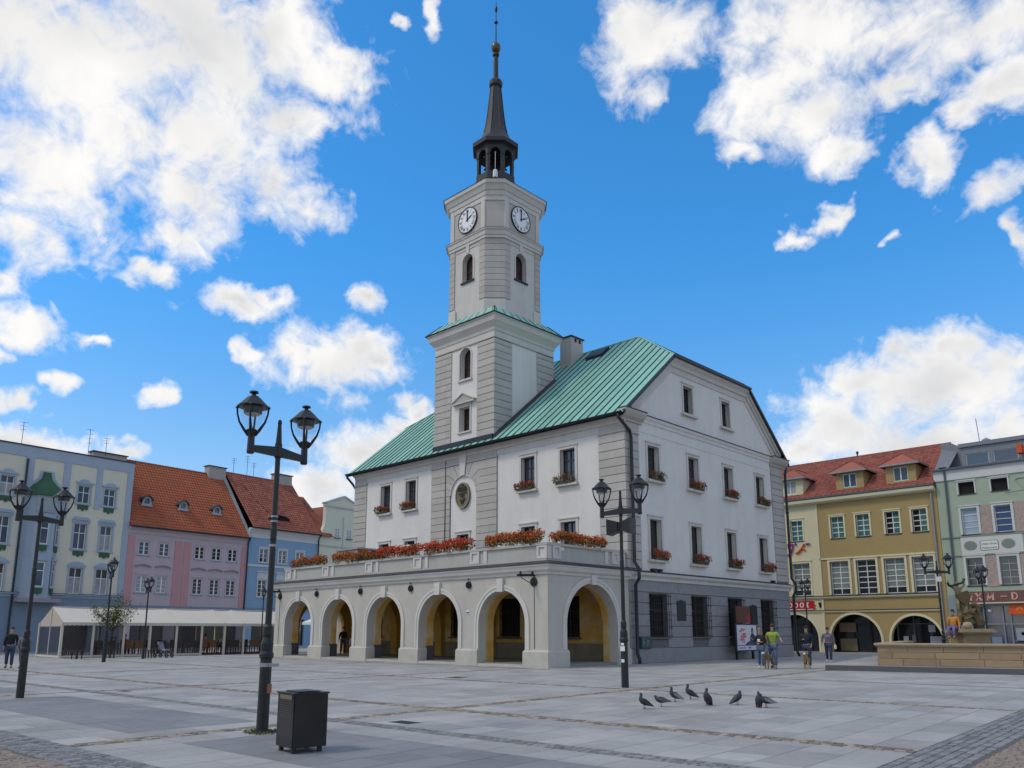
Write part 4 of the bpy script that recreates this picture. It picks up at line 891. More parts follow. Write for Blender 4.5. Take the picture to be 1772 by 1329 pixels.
for u0, u1 in ((-1.75, -1.5), (-5.84, -5.62), (-0.6, -0.12)): p = MB(BS); p.box(u0, u1, 0, 0.055, 4.72, 5.30); obj('balustrade_strip', p, m_trim, balus)
p = MB(BS); p.box(-4.95, -4.72, 0.0, 0.02, 5.12, 5.28); obj('small_plate', p, m_wframe, balus)
p = MB(FA); p.box(-5.22, -4.98, 0.0, 0.02, 2.38, 2.53); p2 = obj('street_plate', p, m_wframe, arcade)
p = MB(FA); p.box(-5.2, -5.0, 0.02, 0.024, 2.40, 2.46); obj('plate_text', p, mat('plate_blue', (0.02, 0.06, 0.2), 0.5), p2)
# round iron wall lamps between the arches
for u in (-18.21, -13.82, -9.41, -5.01):
    p = MB(FA); p.arc(u, 3.72, 0.115, 0.165, 0.02, 0.10, 0, 360, 20); p.tube([(u, 0.06, 3.55), (u, 0.06, 3.92)], 0.016, 6); p.lathe([(0.02, 3.96), (0.05, 4.0), (0.01, 4.05)], (u, 0.08, 0), 8); p.disc(u, 3.70, 0.045, 0.07, 0.0, 0.12, 12)
    obj('ring_lamp', p, m_iron, arcade)
def bracket(fr, u, s_):
    p = MB(fr); z = 3.7
    p.arc(u, z, 0.14, 0.20, 0.02, 0.06, 0, 360, 20)
    for k in range(4): a = k*PI/4; p.stroke((u-0.15*math.cos(a), z-0.15*math.sin(a)), (u+0.15*math.cos(a), z+0.15*math.sin(a)), 0.03, 0.02, 0.05)
    p.tube([(u, 0.02, z+0.30), (u-0.12*s_, 0.95, z+0.26)], 0.055, 8); p.tube([(u, 0.02, z+0.30), (u, 0.02, z-0.2)], 0.03, 6)
    p.tube([(u, 0.03, z-0.17), (u-0.05*s_, 0.3, z-0.02), (u-0.1*s_, 0.72, z+0.16), (u-0.12*s_, 0.8, z+0.3)], 0.018, 6)
    for w, zz_ in ((0.12, z+0.36), (0.8, z+0.34)): p.lathe([(0.05, zz_-0.06), (0.05, zz_+0.06), (0.02, zz_+0.12)], (u-0.1*s_*w, w, 0), 8)
    p.tube([(u, 0.015, z-0.2), (u, 0.015, 0.8)], 0.012, 5); obj('iron_bracket', p, m_iron, arcade)
bracket(FA, -0.8, 1); bracket(FA, -22.4, 1)
# terrace stair head
p = MB(); p.box(-21.9, -19.6, -2.2, -0.4, 4.5, 6.75); sh_ = obj('terrace_stair_head', p, mat('stair_plaster', (0.40, 0.345, 0.315), 0.9, 0.08, 1.5), arcade)
p = MB(); p.box(-22.0, -19.5, -2.3, -0.35, 6.754, 6.86); obj('stair_head_roof', p, mat('grey_sheet', (0.30, 0.31, 0.32), 0.6, 0.1, 2), sh_)
p = MB(); p.box(-19.6, -19.56, -2.18, -0.42, 4.5, 6.72); obj('stair_door', p, mat('dark_door', (0.035, 0.04, 0.055), 0.5, 0.15, 3), sh_)
# ------------------------------------------------------------------ houses on the left side of the square
FL = Fr(-45.79, -15.17, -0.1185, 0.99295, 0.99295, 0.1185)
m_cream = mat('cream_plaster', (0.62, 0.595, 0.49), 0.9, 0.06, 1.0, 0.1, 50, streak=0.04)
m_bluegrey = mat('blue_grey_trim', (0.33, 0.40, 0.48), 0.9, 0.08, 1.2, 0.1, 50, streak=0.04)
m_bluedark = mat('blue_ground_floor', (0.185, 0.245, 0.325), 0.9, 0.08, 1.2, 0.1, 50, streak=0.05)
m_mauve = mat('mauve_plaster', (0.47, 0.39, 0.425), 0.9, 0.06, 1.0, 0.1, 50, streak=0.05)
m_salmon = mat('salmon_plaster', (0.50, 0.265, 0.28), 0.9, 0.06, 1.0, 0.1, 50, streak=0.05)
m_blue = mat('blue_plaster', (0.225, 0.355, 0.50), 0.9, 0.07, 1.0, 0.1, 50, streak=0.05)
m_palegr = mat('pale_green_plaster', (0.60, 0.61, 0.50), 0.9, 0.06, 1.0, 0.1, 50, streak=0.05)
m_green = mat('green_copper_dark', (0.035, 0.105, 0.055), 0.7, 0.2, 3, 0.2)
m_whitep = mat('white_cornice', (0.56, 0.56, 0.57), 0.9, 0.06, 1.2)
m_chim = mat('chimney_plaster', (0.36, 0.33, 0.31), 0.9, 0.1, 2)
m_steel = mat('galvanised', (0.30, 0.31, 0.33), 0.45, 0.15, 4, metal=0.6)
def tile_roof(fr, u0, u1, w0, z0, w1, z1, tw, th, m, name, par, lift=0.06, clip=None):
    """rows of overlapping clay tiles from the eave (w0,z0) to the ridge (w1,z1)"""
    L_ = math.hypot(w1-w0, z1-z0); nr = max(1, round(L_/th)); nc = max(1, round((u1-u0)/tw)); cw = (u1-u0)/nc
    dw, dz = (w1-w0)/L_, (z1-z0)/L_; nw, nz = (-dz, dw) if (-dz) > 0 or dw > 0 else (dz, -dw)
    if nz < 0: nw, nz = -nw, -nz
    b = MB(fr)
    for i in range(nr):
        s0, s1 = L_*i/nr-0.03, L_*(i+1)/nr+0.02
        for j in range(nc):
            a = u0+j*cw; r_ = random.random()*0.999
            if clip and clip(a+cw/2, (s0+s1)/2/L_): continue
            jl = random.uniform(-0.004, 0.004)
            def P_(u, s, h): return (u, w0+dw*s+nw*h, z0+dz*s+nz*h)
            hl, hh = lift+jl, 0.004
            bot = [P_(a+0.004, s0, hl*0.55), P_(a+cw*0.5, s0, hl+0.045), P_(a+cw-0.004, s0, hl*0.55)]
            top = [P_(a+0.004, s1, hh), P_(a+cw*0.5, s1, hh+0.04), P_(a+cw-0.004, s1, hh)]
            lo = [P_(a+0.004, s0, 0), P_(a+cw*0.5, s0, 0.0), P_(a+cw-0.004, s0, 0)]
            for k in range(2):
                b.face([bot[k], top[k], top[k+1], bot[k+1]], r_); b.face([lo[k], bot[k], bot[k+1], lo[k+1]], r_)
    o = obj(name, b, m, par, rnd=True); o['kind'] = 'stuff'
    u = MB(fr); u.face([(u0, w0, z0-0.01), (u0, w1, z1-0.01), (u1, w1, z1-0.01), (u1, w0, z0-0.01)]); 
    obj('roof_deck', u, m_lead, par)
    return o
def shell(fr, u0, u1, z1, deep, m, par, holes=(), z0=0.0, name='front_wall', dep=0.2):
    b = MB(fr); b.wall(u0, u1, z0, z1, holes, 0, dep); o = obj(name, b, m, par)
    b = MB(fr); b.face([(u0, 0, 0), (u0, -deep, 0), (u0, -deep, z1), (u0, 0, z1)]); b.face([(u1, 0, 0), (u1, 0, z1), (u1, -deep, z1), (u1, -deep, 0)]); b.face([(u0, -deep, 0), (u1, -deep, 0), (u1, -deep, z1), (u0, -deep, z1)])
    obj('side_walls', b, m, par); return o
def aerial(fr, u, w, z0, h, par, arms=3):
    p = MB(fr); p.tube([(u, w, z0), (u, w, z0+h)], 0.022, 5)
    for k in range(arms):
        zz = z0+h*(0.98-0.13*k); p.tube([(u-0.28+0.05*k, w-0.1, zz), (u+0.28-0.05*k, w+0.1, zz)], 0.012, 4); p.tube([(u-0.1, w+0.25, zz-0.03), (u+0.1, w-0.25, zz-0.03)], 0.012, 4)
    obj('aerial', p, m_iron, par)
def bpt(fr, u, z=0): p = fr(u, 0, 0); return (p[0], p[1], 0)
# --- cream and blue-grey house
CH = thing('cream_house', 'cream house with blue-grey pilasters and green bell-roofed oriel at the left edge', 'house', bpt(FL, 2))
cols = [-5.2, -2.9, -0.9, 4.78, 6.87]
hol = [(c-0.47, c+0.47, 11.78, 13.2) for c in cols]+[(c-0.48, c+0.48, 8.06, 10.1) for c in cols]+[(c-0.5, c+0.5, 4.5, 6.55) for c in cols]
shell(FL, -9, 8.7, 15.4, 10, m_cream, CH, hol, 4.3)
gh_ = [(4.0, 6.2, 0.2, 3.2), (-3.8, -2.6, 0.1, 2.4)]
b = MB(FL); b.wall(-9, 8.7, 0, 4.3, gh_, 0.03, 0.3); obj('ground_floor', b, m_bluedark, CH)
for h in gh_: window(FL, h[0], h[1], h[2], h[3], CH, 0.2, 2, (0.3,), fm=m_brown, gm=m_glass)
for u0, u1, z0, z1 in ((-9, 8.72, 14.86, 15.7), (0.2, 0.84, 4.4, 14.86), (3.05, 3.6, 10.4, 14.86), (5.66, 6.13, 11.4, 14.86), (8.22, 8.72, 4.4, 14.86), (-2.2, -1.75, 4.4, 14.86)): b = MB(FL); b.box(u0, u1, -0.02, 0.06 if z1 > 15 else 0.055, z0, z1); obj('pilaster_strip', b, m_bluegrey, CH)
b = MB(FL); b.box(-9, 8.75, -10, 0.12, 15.704, 15.8); obj('roof', b, m_ledge, CH)
b = MB(FL); b.mould(-9, 8.72, [(0.0, 4.12), (0.08, 4.14), (0.1, 4.25), (0.26, 4.34), (0.26, 4.42), (0.0, 4.46)]); obj('ledge', b, m_bluegrey, CH)
b = MB(FL); b.box(-9, 8.72, 0.0, 0.29, 4.425, 4.46); obj('ledge_flashing', b, m_lead, CH)
def hood(fr, c, hwid, z, m, par, style=0):
    p = MB(fr)
    if style == 0:
        p.box(c-hwid, c+hwid, -0.01, 0.12, z, z+0.12); p.prism([(c-hwid*0.62, z+0.12), (c+hwid*0.62, z+0.12), (c+hwid*0.5, z+0.26), (c+hwid*0.2, z+0.36), (c-hwid*0.2, z+0.36), (c-hwid*0.5, z+0.26)], -0.01, 0.09)
    elif style == 1:
        p.prism([(c-hwid, z-0.1), (c+hwid, z-0.1), (c+hwid, z+0.16), (c+hwid*0.75, z+0.38), (c-hwid*0.75, z+0.38), (c-hwid, z+0.16)], -0.01, 0.06); p.box(c-hwid*0.8, c+hwid*0.8, 0.05, 0.14, z+0.12, z+0.2)
    else:
        n = 10; pts = [(c-hwid+2*hwid*i/n, z+0.34*math.sin(PI*i/n)**0.7) for i in range(n+1)]; p.prism([(c-hwid, z-0.1)]+[(c+hwid, z-0.1)]+pts[::-1], -0.01, 0.07)
    return p
def swag(fr, c, z, par, wd=0.42):
    p = MB(fr); p.prism([(c-wd, z), (c+wd, z), (c+wd, z-0.3), (c+wd*0.75, z-0.4), (c+wd*0.5, z-0.28), (c+wd*0.2, z-0.42), (c, z-0.48), (c-wd*0.2, z-0.42), (c-wd*0.5, z-0.28), (c-wd*0.75, z-0.4), (c-wd, z-0.3)][::-1], -0.01, 0.07); obj('green_swag', p, m_green, par)
for c in cols:
    for r_, (z0, z1, rows, st) in enumerate(((11.78, 13.2, (0.38,), 0), (8.06, 10.1, (0.36,), 1), (4.5, 6.55, (0.36,), 2))):
        hwid = 0.47 if r_ == 0 else (0.48 if r_ == 1 else 0.5)
        g_ = m_glassb if r_ < 2 else m_glass
        o = window(FL, c-hwid, c+hwid, z0, z1, CH, 0.14, 2, rows, fm=m_wframe, gm=g_, gm2=(m_curt if (c > 6 and r_ == 1) else None), fw=0.05, mun=0.03, sill=(0.2, 0.12, 0.14, m_bluegrey), surround=(0.14, 0.05), sm=m_bluegrey)
        obj('hood', hood(FL, c, hwid+0.24, z1+0.16, m_bluegrey, CH, st), m_bluegrey, o)
        if r_ < 2: swag(FL, c, z0-0.18, o)
# oriel
OR = [(0.62, 0.0), (0.98, 0.85), (2.45, 0.85), (3.15, 0.0)]
b = MB(FL)
for (a0, w0), (a1, w1) in zip(OR, OR[1:]): b.face([(a0, w0, 4.0), (a0, w0, 11.9), (a1, w1, 11.9), (a1, w1, 4.0)])
b.face([(u, w, 4.0) for u, w in OR]); b.face([(u, w, 11.9) for u, w in OR][::-1]); oriel = obj('oriel', b, m_bluegrey, CH)
cuo = 1.85
def osec(k, z): return [(cuo+(u-cuo)*k, w*k, z) for u, w in [(0.45, 0.0), (0.85, 1.0), (2.6, 1.0), (3.3, 0.0)]]
secs = [osec(1.06, 11.9), osec(1.04, 12.05), osec(0.95, 12.35), osec(0.75, 12.7), osec(0.5, 13.0), osec(0.3, 13.3), osec(0.22, 13.75), osec(0.26, 13.8)]
b = MB(FL)
for A_, B_ in zip(secs, secs[1:]):
    for i in range(3): b.face([A_[i], B_[i], B_[i+1], A_[i+1]])
b.face(secs[-1][::-1]); b.face(secs[0]); obj('oriel_roof', b, m_green, oriel)
b = MB(FL); b.prism([(0.3, 11.95), (3.45, 11.95), (3.35, 12.4), (2.9, 12.9), (2.5, 13.3), (2.35, 13.95), (1.35, 13.95), (1.2, 13.3), (0.8, 12.9), (0.35, 12.4)], 0.0, 0.05); obj('oriel_gable', b, m_bluegrey, oriel)
b = MB(FL); b.box(0.95, 2.48, 0.86, 0.90, 10.75, 11.75); b.box(0.95, 2.48, 0.86, 0.95, 10.6, 10.72); obj('oriel_panel', b, mat('grey_glazed', (0.30, 0.34, 0.37), 0.5, 0.1, 2), oriel)
for (a0, w0), (a1, w1) in zip(OR[1:], OR[2:]):
    d_ = Vector((a1-a0, w1-w0)); L_ = d_.length; d_ /= L_; p0 = FL(a0, w0, 0); ux = FL.u[0]*d_.x+FL.n[0]*d_.y; uy = FL.u[1]*d_.x+FL.n[1]*d_.y
    nx_, ny_ = (uy, -ux); fr = Fr(p0[0], p0[1], ux, uy, nx_, ny_)
    for z0, z1 in ((8.15, 10.0), (4.9, 6.75)):
        mid = L_/2; o = window(fr.off(0, 0.07, 0), mid-0.3, mid+0.3, z0, z1, CH, 0.0, 1, (0.34,), fm=m_wframe, gm=m_glassb, sill=(0.12, 0.1, 0.1, m_bluegrey), surround=(0.1, 0.03), sm=m_bluegrey); swag(fr.off(0, 0.07, 0), mid, z0-0.14, o, 0.28)
        obj('hood', hood(fr.off(0, 0.07, 0), mid, 0.42, z1+0.14, m_bluegrey, CH, 0), m_bluegrey, o)
b = MB(FL); b.box(0.4, 3.5, 0.0, 0.92, 3.72, 4.02); obj('oriel_base', b, mat('mauve_stone', (0.30, 0.27, 0.30), 0.9, 0.1, 2), oriel)
b = MB(FL); b.tube([(0.3, 0.14, 14.7), (0.3, 0.14, 1.4)], 0.07, 8); b.tube([(0.3, 0.14, 1.4), (0.3, 0.14, 0.1)], 0.09, 8); obj('downpipe', b, m_lead, CH)
b = MB(FL); b.box(6.4, 9.3, -3.4, -2.6, 15.6, 16.75); c_ = obj('chimney', b, m_chim, CH); b = MB(FL); b.box(6.3, 9.4, -3.5, -2.5, 16.754, 16.84); obj('chimney_cap', b, m_lead, c_)
aerial(FL, 0.3, -1.5, 15.6, 2.3, CH); aerial(FL, 5.9, -2.5, 15.6, 3.0, CH, 4); aerial(FL, 7.4, -2.6, 16.5, 1.6, CH)
# --- pink house
PH = thing('pink_house', 'mauve pink house with salmon strips and orange tiled roof with three eyebrow dormers', 'house', bpt(FL, 14.5))
cols = [10.22, 12.04, 15.45, 17.16, 18.85]
hol = [(c-0.46, c+0.46, 8.0, 9.12) for c in cols]+[(c-0.46, c+0.46, 4.82, 6.22) for c in cols]+[(9.6, 12.6, 0.15, 2.7), (13.6, 19.8, 0.15, 2.9)]
shell(FL, 8.72, 20.45, 10.3, 10, m_mauve, PH, hol)
for u0, u1, z0, z1 in ((8.74, 9.38, 3.7, 9.55), (13.02, 13.72, 3.7, 9.42), (13.88, 14.58, 3.7, 9.42), (19.8, 20.3, 3.7, 9.5)): b = MB(FL); b.box(u0, u1, -0.02, 0.05, z0, z1); obj('salmon_strip', b, m_salmon, PH)
b = MB(FL); b.box(8.74, 20.45, 0, 0.04, 3.5, 3.72); obj('blue_band', b, m_bluedark, PH)
b = MB(FL); b.mould(8.72, 20.45, [(0.0, 9.75), (0.06, 9.75), (0.08, 10.05), (0.22, 10.15), (0.26, 10.3), (0.0, 10.3)]); obj('eaves_cornice', b, m_mauve, PH)
for h in ((9.6, 12.6, 0.15, 2.7), (13.6, 19.8, 0.15, 2.9)): window(FL, *h, PH, 0.2, 3, (0.25,), fm=m_brown, gm=m_glass)
for c in cols:
    window(FL, c-0.46, c+0.46, 8.0, 9.12, PH, 0.05, 2, (), fm=m_wframe, gm=m_glassb if c < 13 else m_glass, fw=0.06, mun=0.06, minor=0.32, sill=(0.16, 0.1, 0.08, m_bluegrey), surround=(0.1, 0.02), sm=m_mauve)
    o = window(FL, c-0.46, c+0.46, 4.82, 6.22, PH, 0.05, 2, (), fm=m_wframe, gm=m_curt if c < 13 else m_glass, fw=0.06, mun=0.06, minor=0.34, sill=(0.16, 0.1, 0.08, m_bluegrey), surround=(0.1, 0.02), sm=m_mauve)
    p = MB(FL); n = 8; pts = [(c-0.72+1.44*i/n, 7.0+0.16*math.sin(PI*i/n)) for i in range(n+1)]
    for a_, b_ in zip(pts, pts[1:]): p.stroke(a_, b_, 0.09, -0.01, 0.14)
    obj('hood', p, mat('mauve_moulding', (0.27, 0.225, 0.25), 0.9, 0.1), o)
PE = (0.42, 10.32); PRg = (-5.0, 16.95)
tile_roof(FL, 8.74, 20.3, *PE, *PRg, 0.29, 0.36, m_tile, 'roof_tiles', PH)
b = MB(FL); b.face([(8.74, -5, 16.95), (8.74, -10.4, 10.3), (20.3, -10.4, 10.3), (20.3, -5, 16.95)]); b.face([(8.74, 0.4, 10.3), (8.74, -5, 16.9), (8.74, -10.4, 10.3)][::-1]); obj('rear_roof', b, m_tile, PH)
b = MB(FL)
for i in range(40): u = 8.74+i*0.29; b.tube([(u, -5, 16.98+0.015*(i % 2)), (u+0.29, -5, 16.98+0.02)], 0.1, 6)
obj('ridge_tiles', b, m_tile, PH)
b = MB(FL); b.tube([(8.74, 0.50, 10.33), (20.4, 0.50, 10.33)], 0.08, 8); b.tube([(20.4, 0.42, 10.3), (20.38, 0.16, 9.9), (20.38, 0.1, 3.6)], 0.07, 8); obj('gutter', b, m_lead, PH)
b = MB(FL); b.face([(20.3, 0.35, 10.5), (20.62, 0.35, 10.5), (20.62, -5.1, 17.35), (20.3, -5.1, 17.35)][::-1]); b.face([(20.3, 0.35, 10.2), (20.3, 0.35, 10.5), (20.3, -5.1, 17.35), (20.3, -5.1, 16.9)][::-1]); b.face([(20.62, 0.35, 10.2), (20.62, 0.35, 10.5), (20.62, -5.1, 17.35), (20.62, -5.1, 16.9)]); b.face([(20.3, 0.35, 10.2), (20.62, 0.35, 10.2), (20.62, 0.35, 10.5), (20.3, 0.35, 10.5)][::-1]); obj('party_wall_coping', b, mat('coping_sheet', (0.33, 0.335, 0.35), 0.6, 0.1, 2), PH)
b = MB(FL); b.box(18.6, 20.5, -5.4, -4.6, 16.3, 17.75); c_ = obj('chimney', b, m_chim, PH); b = MB(FL); b.box(18.5, 20.6, -5.5, -4.5, 17.754, 17.84); obj('chimney_cap', b, m_lead, c_)
def slope_w(z, E, Rg): return E[0]+(z-E[1])*(Rg[0]-E[0])/(Rg[1]-E[1])
for c in (10.75, 14.2, 17.65):
    zd = 12.45; wd_ = slope_w(zd, PE, PRg)+0.12; fr = FL.off(0, wd_, 0)
    p = MB(fr); p.wall(c-0.42, c+0.42, zd, zd+0.72, [(c-0.24, c+0.24, zd+0.16, zd+0.62, True)], 0, 0.1); p.box(c-0.5, c+0.5, 0, 0.06, zd-0.06, zd+0.1); p.arc(c, zd+0.40, 0.24, 0.42, -0.02, 0.04, 0, 180, 12); d_ = obj('eyebrow_dormer', p, m_bluegrey, PH)
    p = MB(fr); p.arc(c, zd+0.36, 0.45, 0.53, -1.0, 0.22, 8, 172, 12); obj('dormer_hood', p, m_ledge, d_)
    p = MB(fr); p.disc(c, zd+0.38, 0.25, 0.25, -0.09, -0.07, 16); obj('pane', p, m_glass, d_)
# --- blue house
BH = thing('blue_house', 'light blue house with white cornice and dull red tiled roof behind the tall lamp', 'house', bpt(FL, 24.5))
cols = [22.3, 24.5, 26.62]
hol = [(c-0.46, c+0.46, 8.16, 9.46) for c in cols]+[(c-0.46, c+0.46, 4.82, 6.44) for c in cols]+[(21.4, 27.6, 0.15, 2.7)]
shell(FL, 20.47, 28.88, 11.3, 10, m_blue, BH, hol)
window(FL, 21.4, 27.6, 0.15, 2.7, BH, 0.2, 4, (0.25,), fm=m_brown, gm=m_glass)
b = MB(FL); b.mould(20.47, 28.9, [(0.0, 10.5), (0.04, 10.5), (0.05, 10.9), (0.12, 10.95), (0.14, 11.1), (0.3, 11.25), (0.34, 11.4), (0.0, 11.4)]); obj('eaves_cornice', b, m_whitep, BH)
b = MB(FL); b.box(20.47, 28.88, -0.01, 0.06, 7.7, 7.92); obj('white_band', b, m_whitep, BH)
b = MB(FL); b.box(20.47, 28.88, -0.01, 0.05, 3.5, 3.75); obj('dark_band', b, m_bluedark, BH)
for c in cols:
    window(FL, c-0.46, c+0.46, 8.16, 9.46, BH, 0.08, 2, (), fm=m_wframe, gm=m_glass, fw=0.06, mun=0.06, minor=0.34, sill=(0.12, 0.1, 0.08, m_whitep), surround=(0.14, 0.04), sm=m_whitep)
    o = window(FL, c-0.46, c+0.46, 4.82, 6.44, BH, 0.08, 2, (), fm=m_wframe, gm=m_glass, fw=0.06, mun=0.06, minor=0.36, sill=(0.12, 0.1, 0.08, m_whitep), surround=(0.12, 0.03), sm=m_whitep)
    p = MB(FL); p.box(c-0.7, c+0.7, 0, 0.16, 7.18, 7.28); p.box(c-0.6, c+0.6, 0, 0.06, 6.62, 7.18); obj('hood', p, m_whitep, o)
BE = (0.45, 11.42); BRg = (-5.0, 17.45)
tile_roof(FL, 20.64, 28.9, *BE, *BRg, 0.30, 0.34, m_tile2, 'roof_tiles', BH)
b = MB(FL); b.face([(20.6, -5, 17.45), (20.6, -10.5, 11.3), (28.9, -10.5, 11.3), (28.9, -5, 17.45)]); b.face([(28.9, 0.4, 11.3), (28.9, -5, 17.4), (28.9, -10.4, 11.3)]); obj('rear_roof', b, m_tile2, BH)
b = MB(FL); b.tube([(20.6, -5, 17.48), (28.9, -5, 17.48)], 0.1, 6); obj('ridge_tiles', b, m_tile2, BH)
b = MB(FL); b.tube([(20.5, 0.53, 11.42), (28.95, 0.53, 11.42)], 0.08, 8); b.tube([(28.86, 0.45, 11.4), (28.86, 0.14, 11.0), (28.86, 0.12, 3.6)], 0.06, 8); obj('gutter', b, m_lead, BH)
b = MB(FL); b.box(26.6, 28.7, -5.5, -4.7, 16.6, 18.2); c_ = obj('chimney', b, m_chim, BH); b = MB(FL); b.box(26.5, 28.8, -5.6, -4.6, 18.204, 18.3); obj('chimney_cap', b, m_lead, c_)
for u, h in ((21.6, 1.7), (23.2, 2.2), (24.0, 1.6)): aerial(FL, u, -5.0, 17.4, h, BH)
zd = 12.55; fr = FL.off(0, slope_w(zd, BE, BRg)+0.1, 0)
p = MB(fr); n = 12; pts = [(24.2+1.3*math.cos(PI*i/n), zd+0.5*math.sin(PI*i/n)) for i in range(n+1)]; p.prism(pts, -0.05, 0.0); d_ = obj('eyebrow_dormer', p, m_dark, BH)
p = MB(fr)
for a_, b_ in zip(pts, pts[1:]): p.stroke((a_[0], a_[1]+0.05), (b_[0], b_[1]+0.05), 0.12, -0.9, 0.12)
obj('dormer_hood', p, m_tile2, d_)
b = MB(FL); pth = [(0.4, 0), (0.8, 0)]; b.tube([(21.9, slope_w(16.5, BE, BRg)+0.1, 16.5), (22.6, slope_w(14.6, BE, BRg)+0.1, 14.6), (23.8, slope_w(12.6, BE, BRg)+0.12, 12.6)], 0.025, 4); obj('roof_cable', b, m_lead, BH)
# --- pale gabled house, partly behind the town hall
GH = thing('gabled_house', 'pale cream gabled house with two small windows peeping past the town hall', 'house', bpt(FL, 33))
shell(FL, 28.92, 37, 10.4, 10, m_palegr, GH)
gc = 32.15; b = MB(FL)
gp_ = [(29.0, 10.4), (29.05, 11.2), (29.35, 11.9), (29.65, 12.6), (29.72, 13.4), (29.72, 14.75)]
poly = gp_+[(2*gc-u, z) for u, z in gp_[::-1]]
b.prism(poly, -0.45, 0.02); b.prism([(29.6, 14.75), (2*gc-29.6, 14.75), (2*gc-29.75, 15.0), (gc, 15.9), (29.75, 15.0)], -0.45, 0.05); gb_ = obj('gable', b, m_palegr, GH)
b = MB(FL); b.stroke((29.55, 14.98), (gc, 15.98), 0.16, -0.5, 0.16); b.stroke((2*gc-29.55, 14.98), (gc, 15.98), 0.16, -0.5, 0.155); b.box(29.5, 2*gc-29.5, -0.01, 0.14, 14.62, 14.78); b.box(28.95, 37, -0.01, 0.08, 10.35, 10.5); obj('gable_moulding', b, mat('pale_moulding', (0.45, 0.46, 0.43), 0.9, 0.1), gb_)
for c in (31.35, 33.0): window(FL, c-0.34, c+0.34, 11.4, 12.42, GH, -0.06, 2, (), fm=m_wframe, gm=m_glass, fw=0.05, mun=0.03, minor=0.34, sill=(0.1, 0.2, 0.08, m_lead))
b = MB(FL); b.tube([(gc, 0.06, 10.5), (gc, 0.06, 13.3)], 0.04, 6); b.disc(gc, 13.5, 0.12, 0.22, 0.02, 0.08, 12); obj('gable_cable', b, mat('pale_moulding', (0.45, 0.46, 0.43)), gb_)
tile_roof(FL, 28.95, 30.6, 0.35, 11.4, -5.0, 16.2, 0.30, 0.34, m_tile2, 'roof_tiles', GH)
b = MB(FL); b.face([(30.3, 0, 10.4), (30.3, -10, 10.4), (gc, -10, 15.2), (gc, 0, 15.2)]); b.face([(34.0, 0, 10.4), (gc, 0, 15.2), (gc, -10, 15.2), (34.0, -10, 10.4)]); obj('roof', b, m_tile2, GH)
b = MB(); b.box(-27.2, -23.4, 1.0, 5.0, 0, 6.9); b.box(-27.3, -23.3, 0.9, 5.1, 6.9, 7.0); obj('side_annex', b, mat('annex_plaster', (0.42, 0.37, 0.33), 0.9, 0.08, 1.5), TH)
# ------------------------------------------------------------------ houses on the right, facing the square
FY = Fr(0, 29.0, 1, 0, 0, -1)
m_ochre = mat('ochre_facade', (0.36, 0.268, 0.118), 0.9, 0.07, 0.9, 0.1, 50, streak=0.05)
m_crm2 = mat('cream_facade', (0.60, 0.545, 0.365), 0.9, 0.05, 0.9, 0.1, 50, streak=0.04)
m_crmtrim = mat('cream_trim', (0.62, 0.575, 0.40), 0.88, 0.05, 1.5)
m_sage = mat('sage_facade', (0.335, 0.405, 0.315), 0.9, 0.06, 0.9, 0.1, 50, streak=0.05)
m_offw = mat('off_white_trim', (0.55, 0.56, 0.55), 0.88, 0.05, 1.5)
m_greysh = mat('grey_sheet_metal', (0.19, 0.205, 0.23), 0.5, 0.12, 2.5, metal=0.3)
YH = thing('ochre_house', 'ochre yellow house with cream bay, arched ground floor and hipped dormers on red roof', 'house', (1, 29, 0))
yu = [-1.15, 0.77, 2.9, 4.77]; ym = [-1.24, 0.75, 2.77, 4.72]; ya = [(-2.27, 1.43), (2.13, 5.53)]
hol = [(c-0.5, c+0.5, 8.55, 10.2) for c in yu]+[(c-0.72, c+0.72, 4.25, 6.78) for c in ym]+[(a, b_, 0, 0.95+(b_-a)/2, True) for a, b_ in ya]
shell(FY, -2.7, 6.05, 11.6, 10, m_ochre, YH, hol, dep=0.35)
b = MB(FY); cc = [-4.4, -9.0, -12.5]; cm_ = [-4.25, -9.0, -12.5]
hol2 = [(c-0.5, c+0.5, 8.6, 10.28) for c in cc]+[(c-0.72, c+0.72, 4.25, 6.85) for c in cm_]+[(-6.9, -3.2, 0, 2.85, True), (-12, -8.3, 0, 2.85, True)]
b.wall(-14, -2.7, 0, 11.6, hol2, 0.02, 0.35); obj('cream_front', b, m_crm2, YH)
b = MB(FY); b.box(-14, -2.7, -10, -9.9, 0, 11.6); b.box(-14, -13.9, -10, 0, 0, 11.6); obj('rear_walls', b, m_crm2, YH)
for a, b_ in ya+[(-6.9, -3.2), (-12, -8.3)]:
    c = (a+b_)/2; r_ = (b_-a)/2; sp = 0.95 if c > -2.5 else 1.0
    p = MB(FY); p.arc(c, sp, r_-0.004, r_+0.16, -0.02, 0.07, 0, 180, 24); p.box(a-0.16, a+0.004, -0.02, 0.07, 0, sp); p.box(b_-0.004, b_+0.16, -0.02, 0.07, 0, sp); av = obj('archivolt', p, m_crmtrim, YH)
    p = MB(FY.off(0, -1.6, 0)); p.box(a-0.5, b_+0.5, -0.1, 0.0, 0, 3.0); obj('shop_back', p, m_dark, av)
    p = MB(FY.off(0, -1.5, 0))
    for k in range(4): u = a+(b_-a)*k/3; p.box(u-0.05, u+0.05, 0, 0.08, 0, 2.9)
    p.box(a, b_, 0.0, 0.07, 2.05, 2.13); obj('shop_frame', p, m_brown if c < 0 else mat('grey_frame', (0.12, 0.12, 0.12), 0.5), av)
    p = MB(FY.off(0, -1.5, 0)); p.box(a, b_, -0.02, -0.01, 0.0, 2.9); obj('shop_glass', p, m_glass, av)
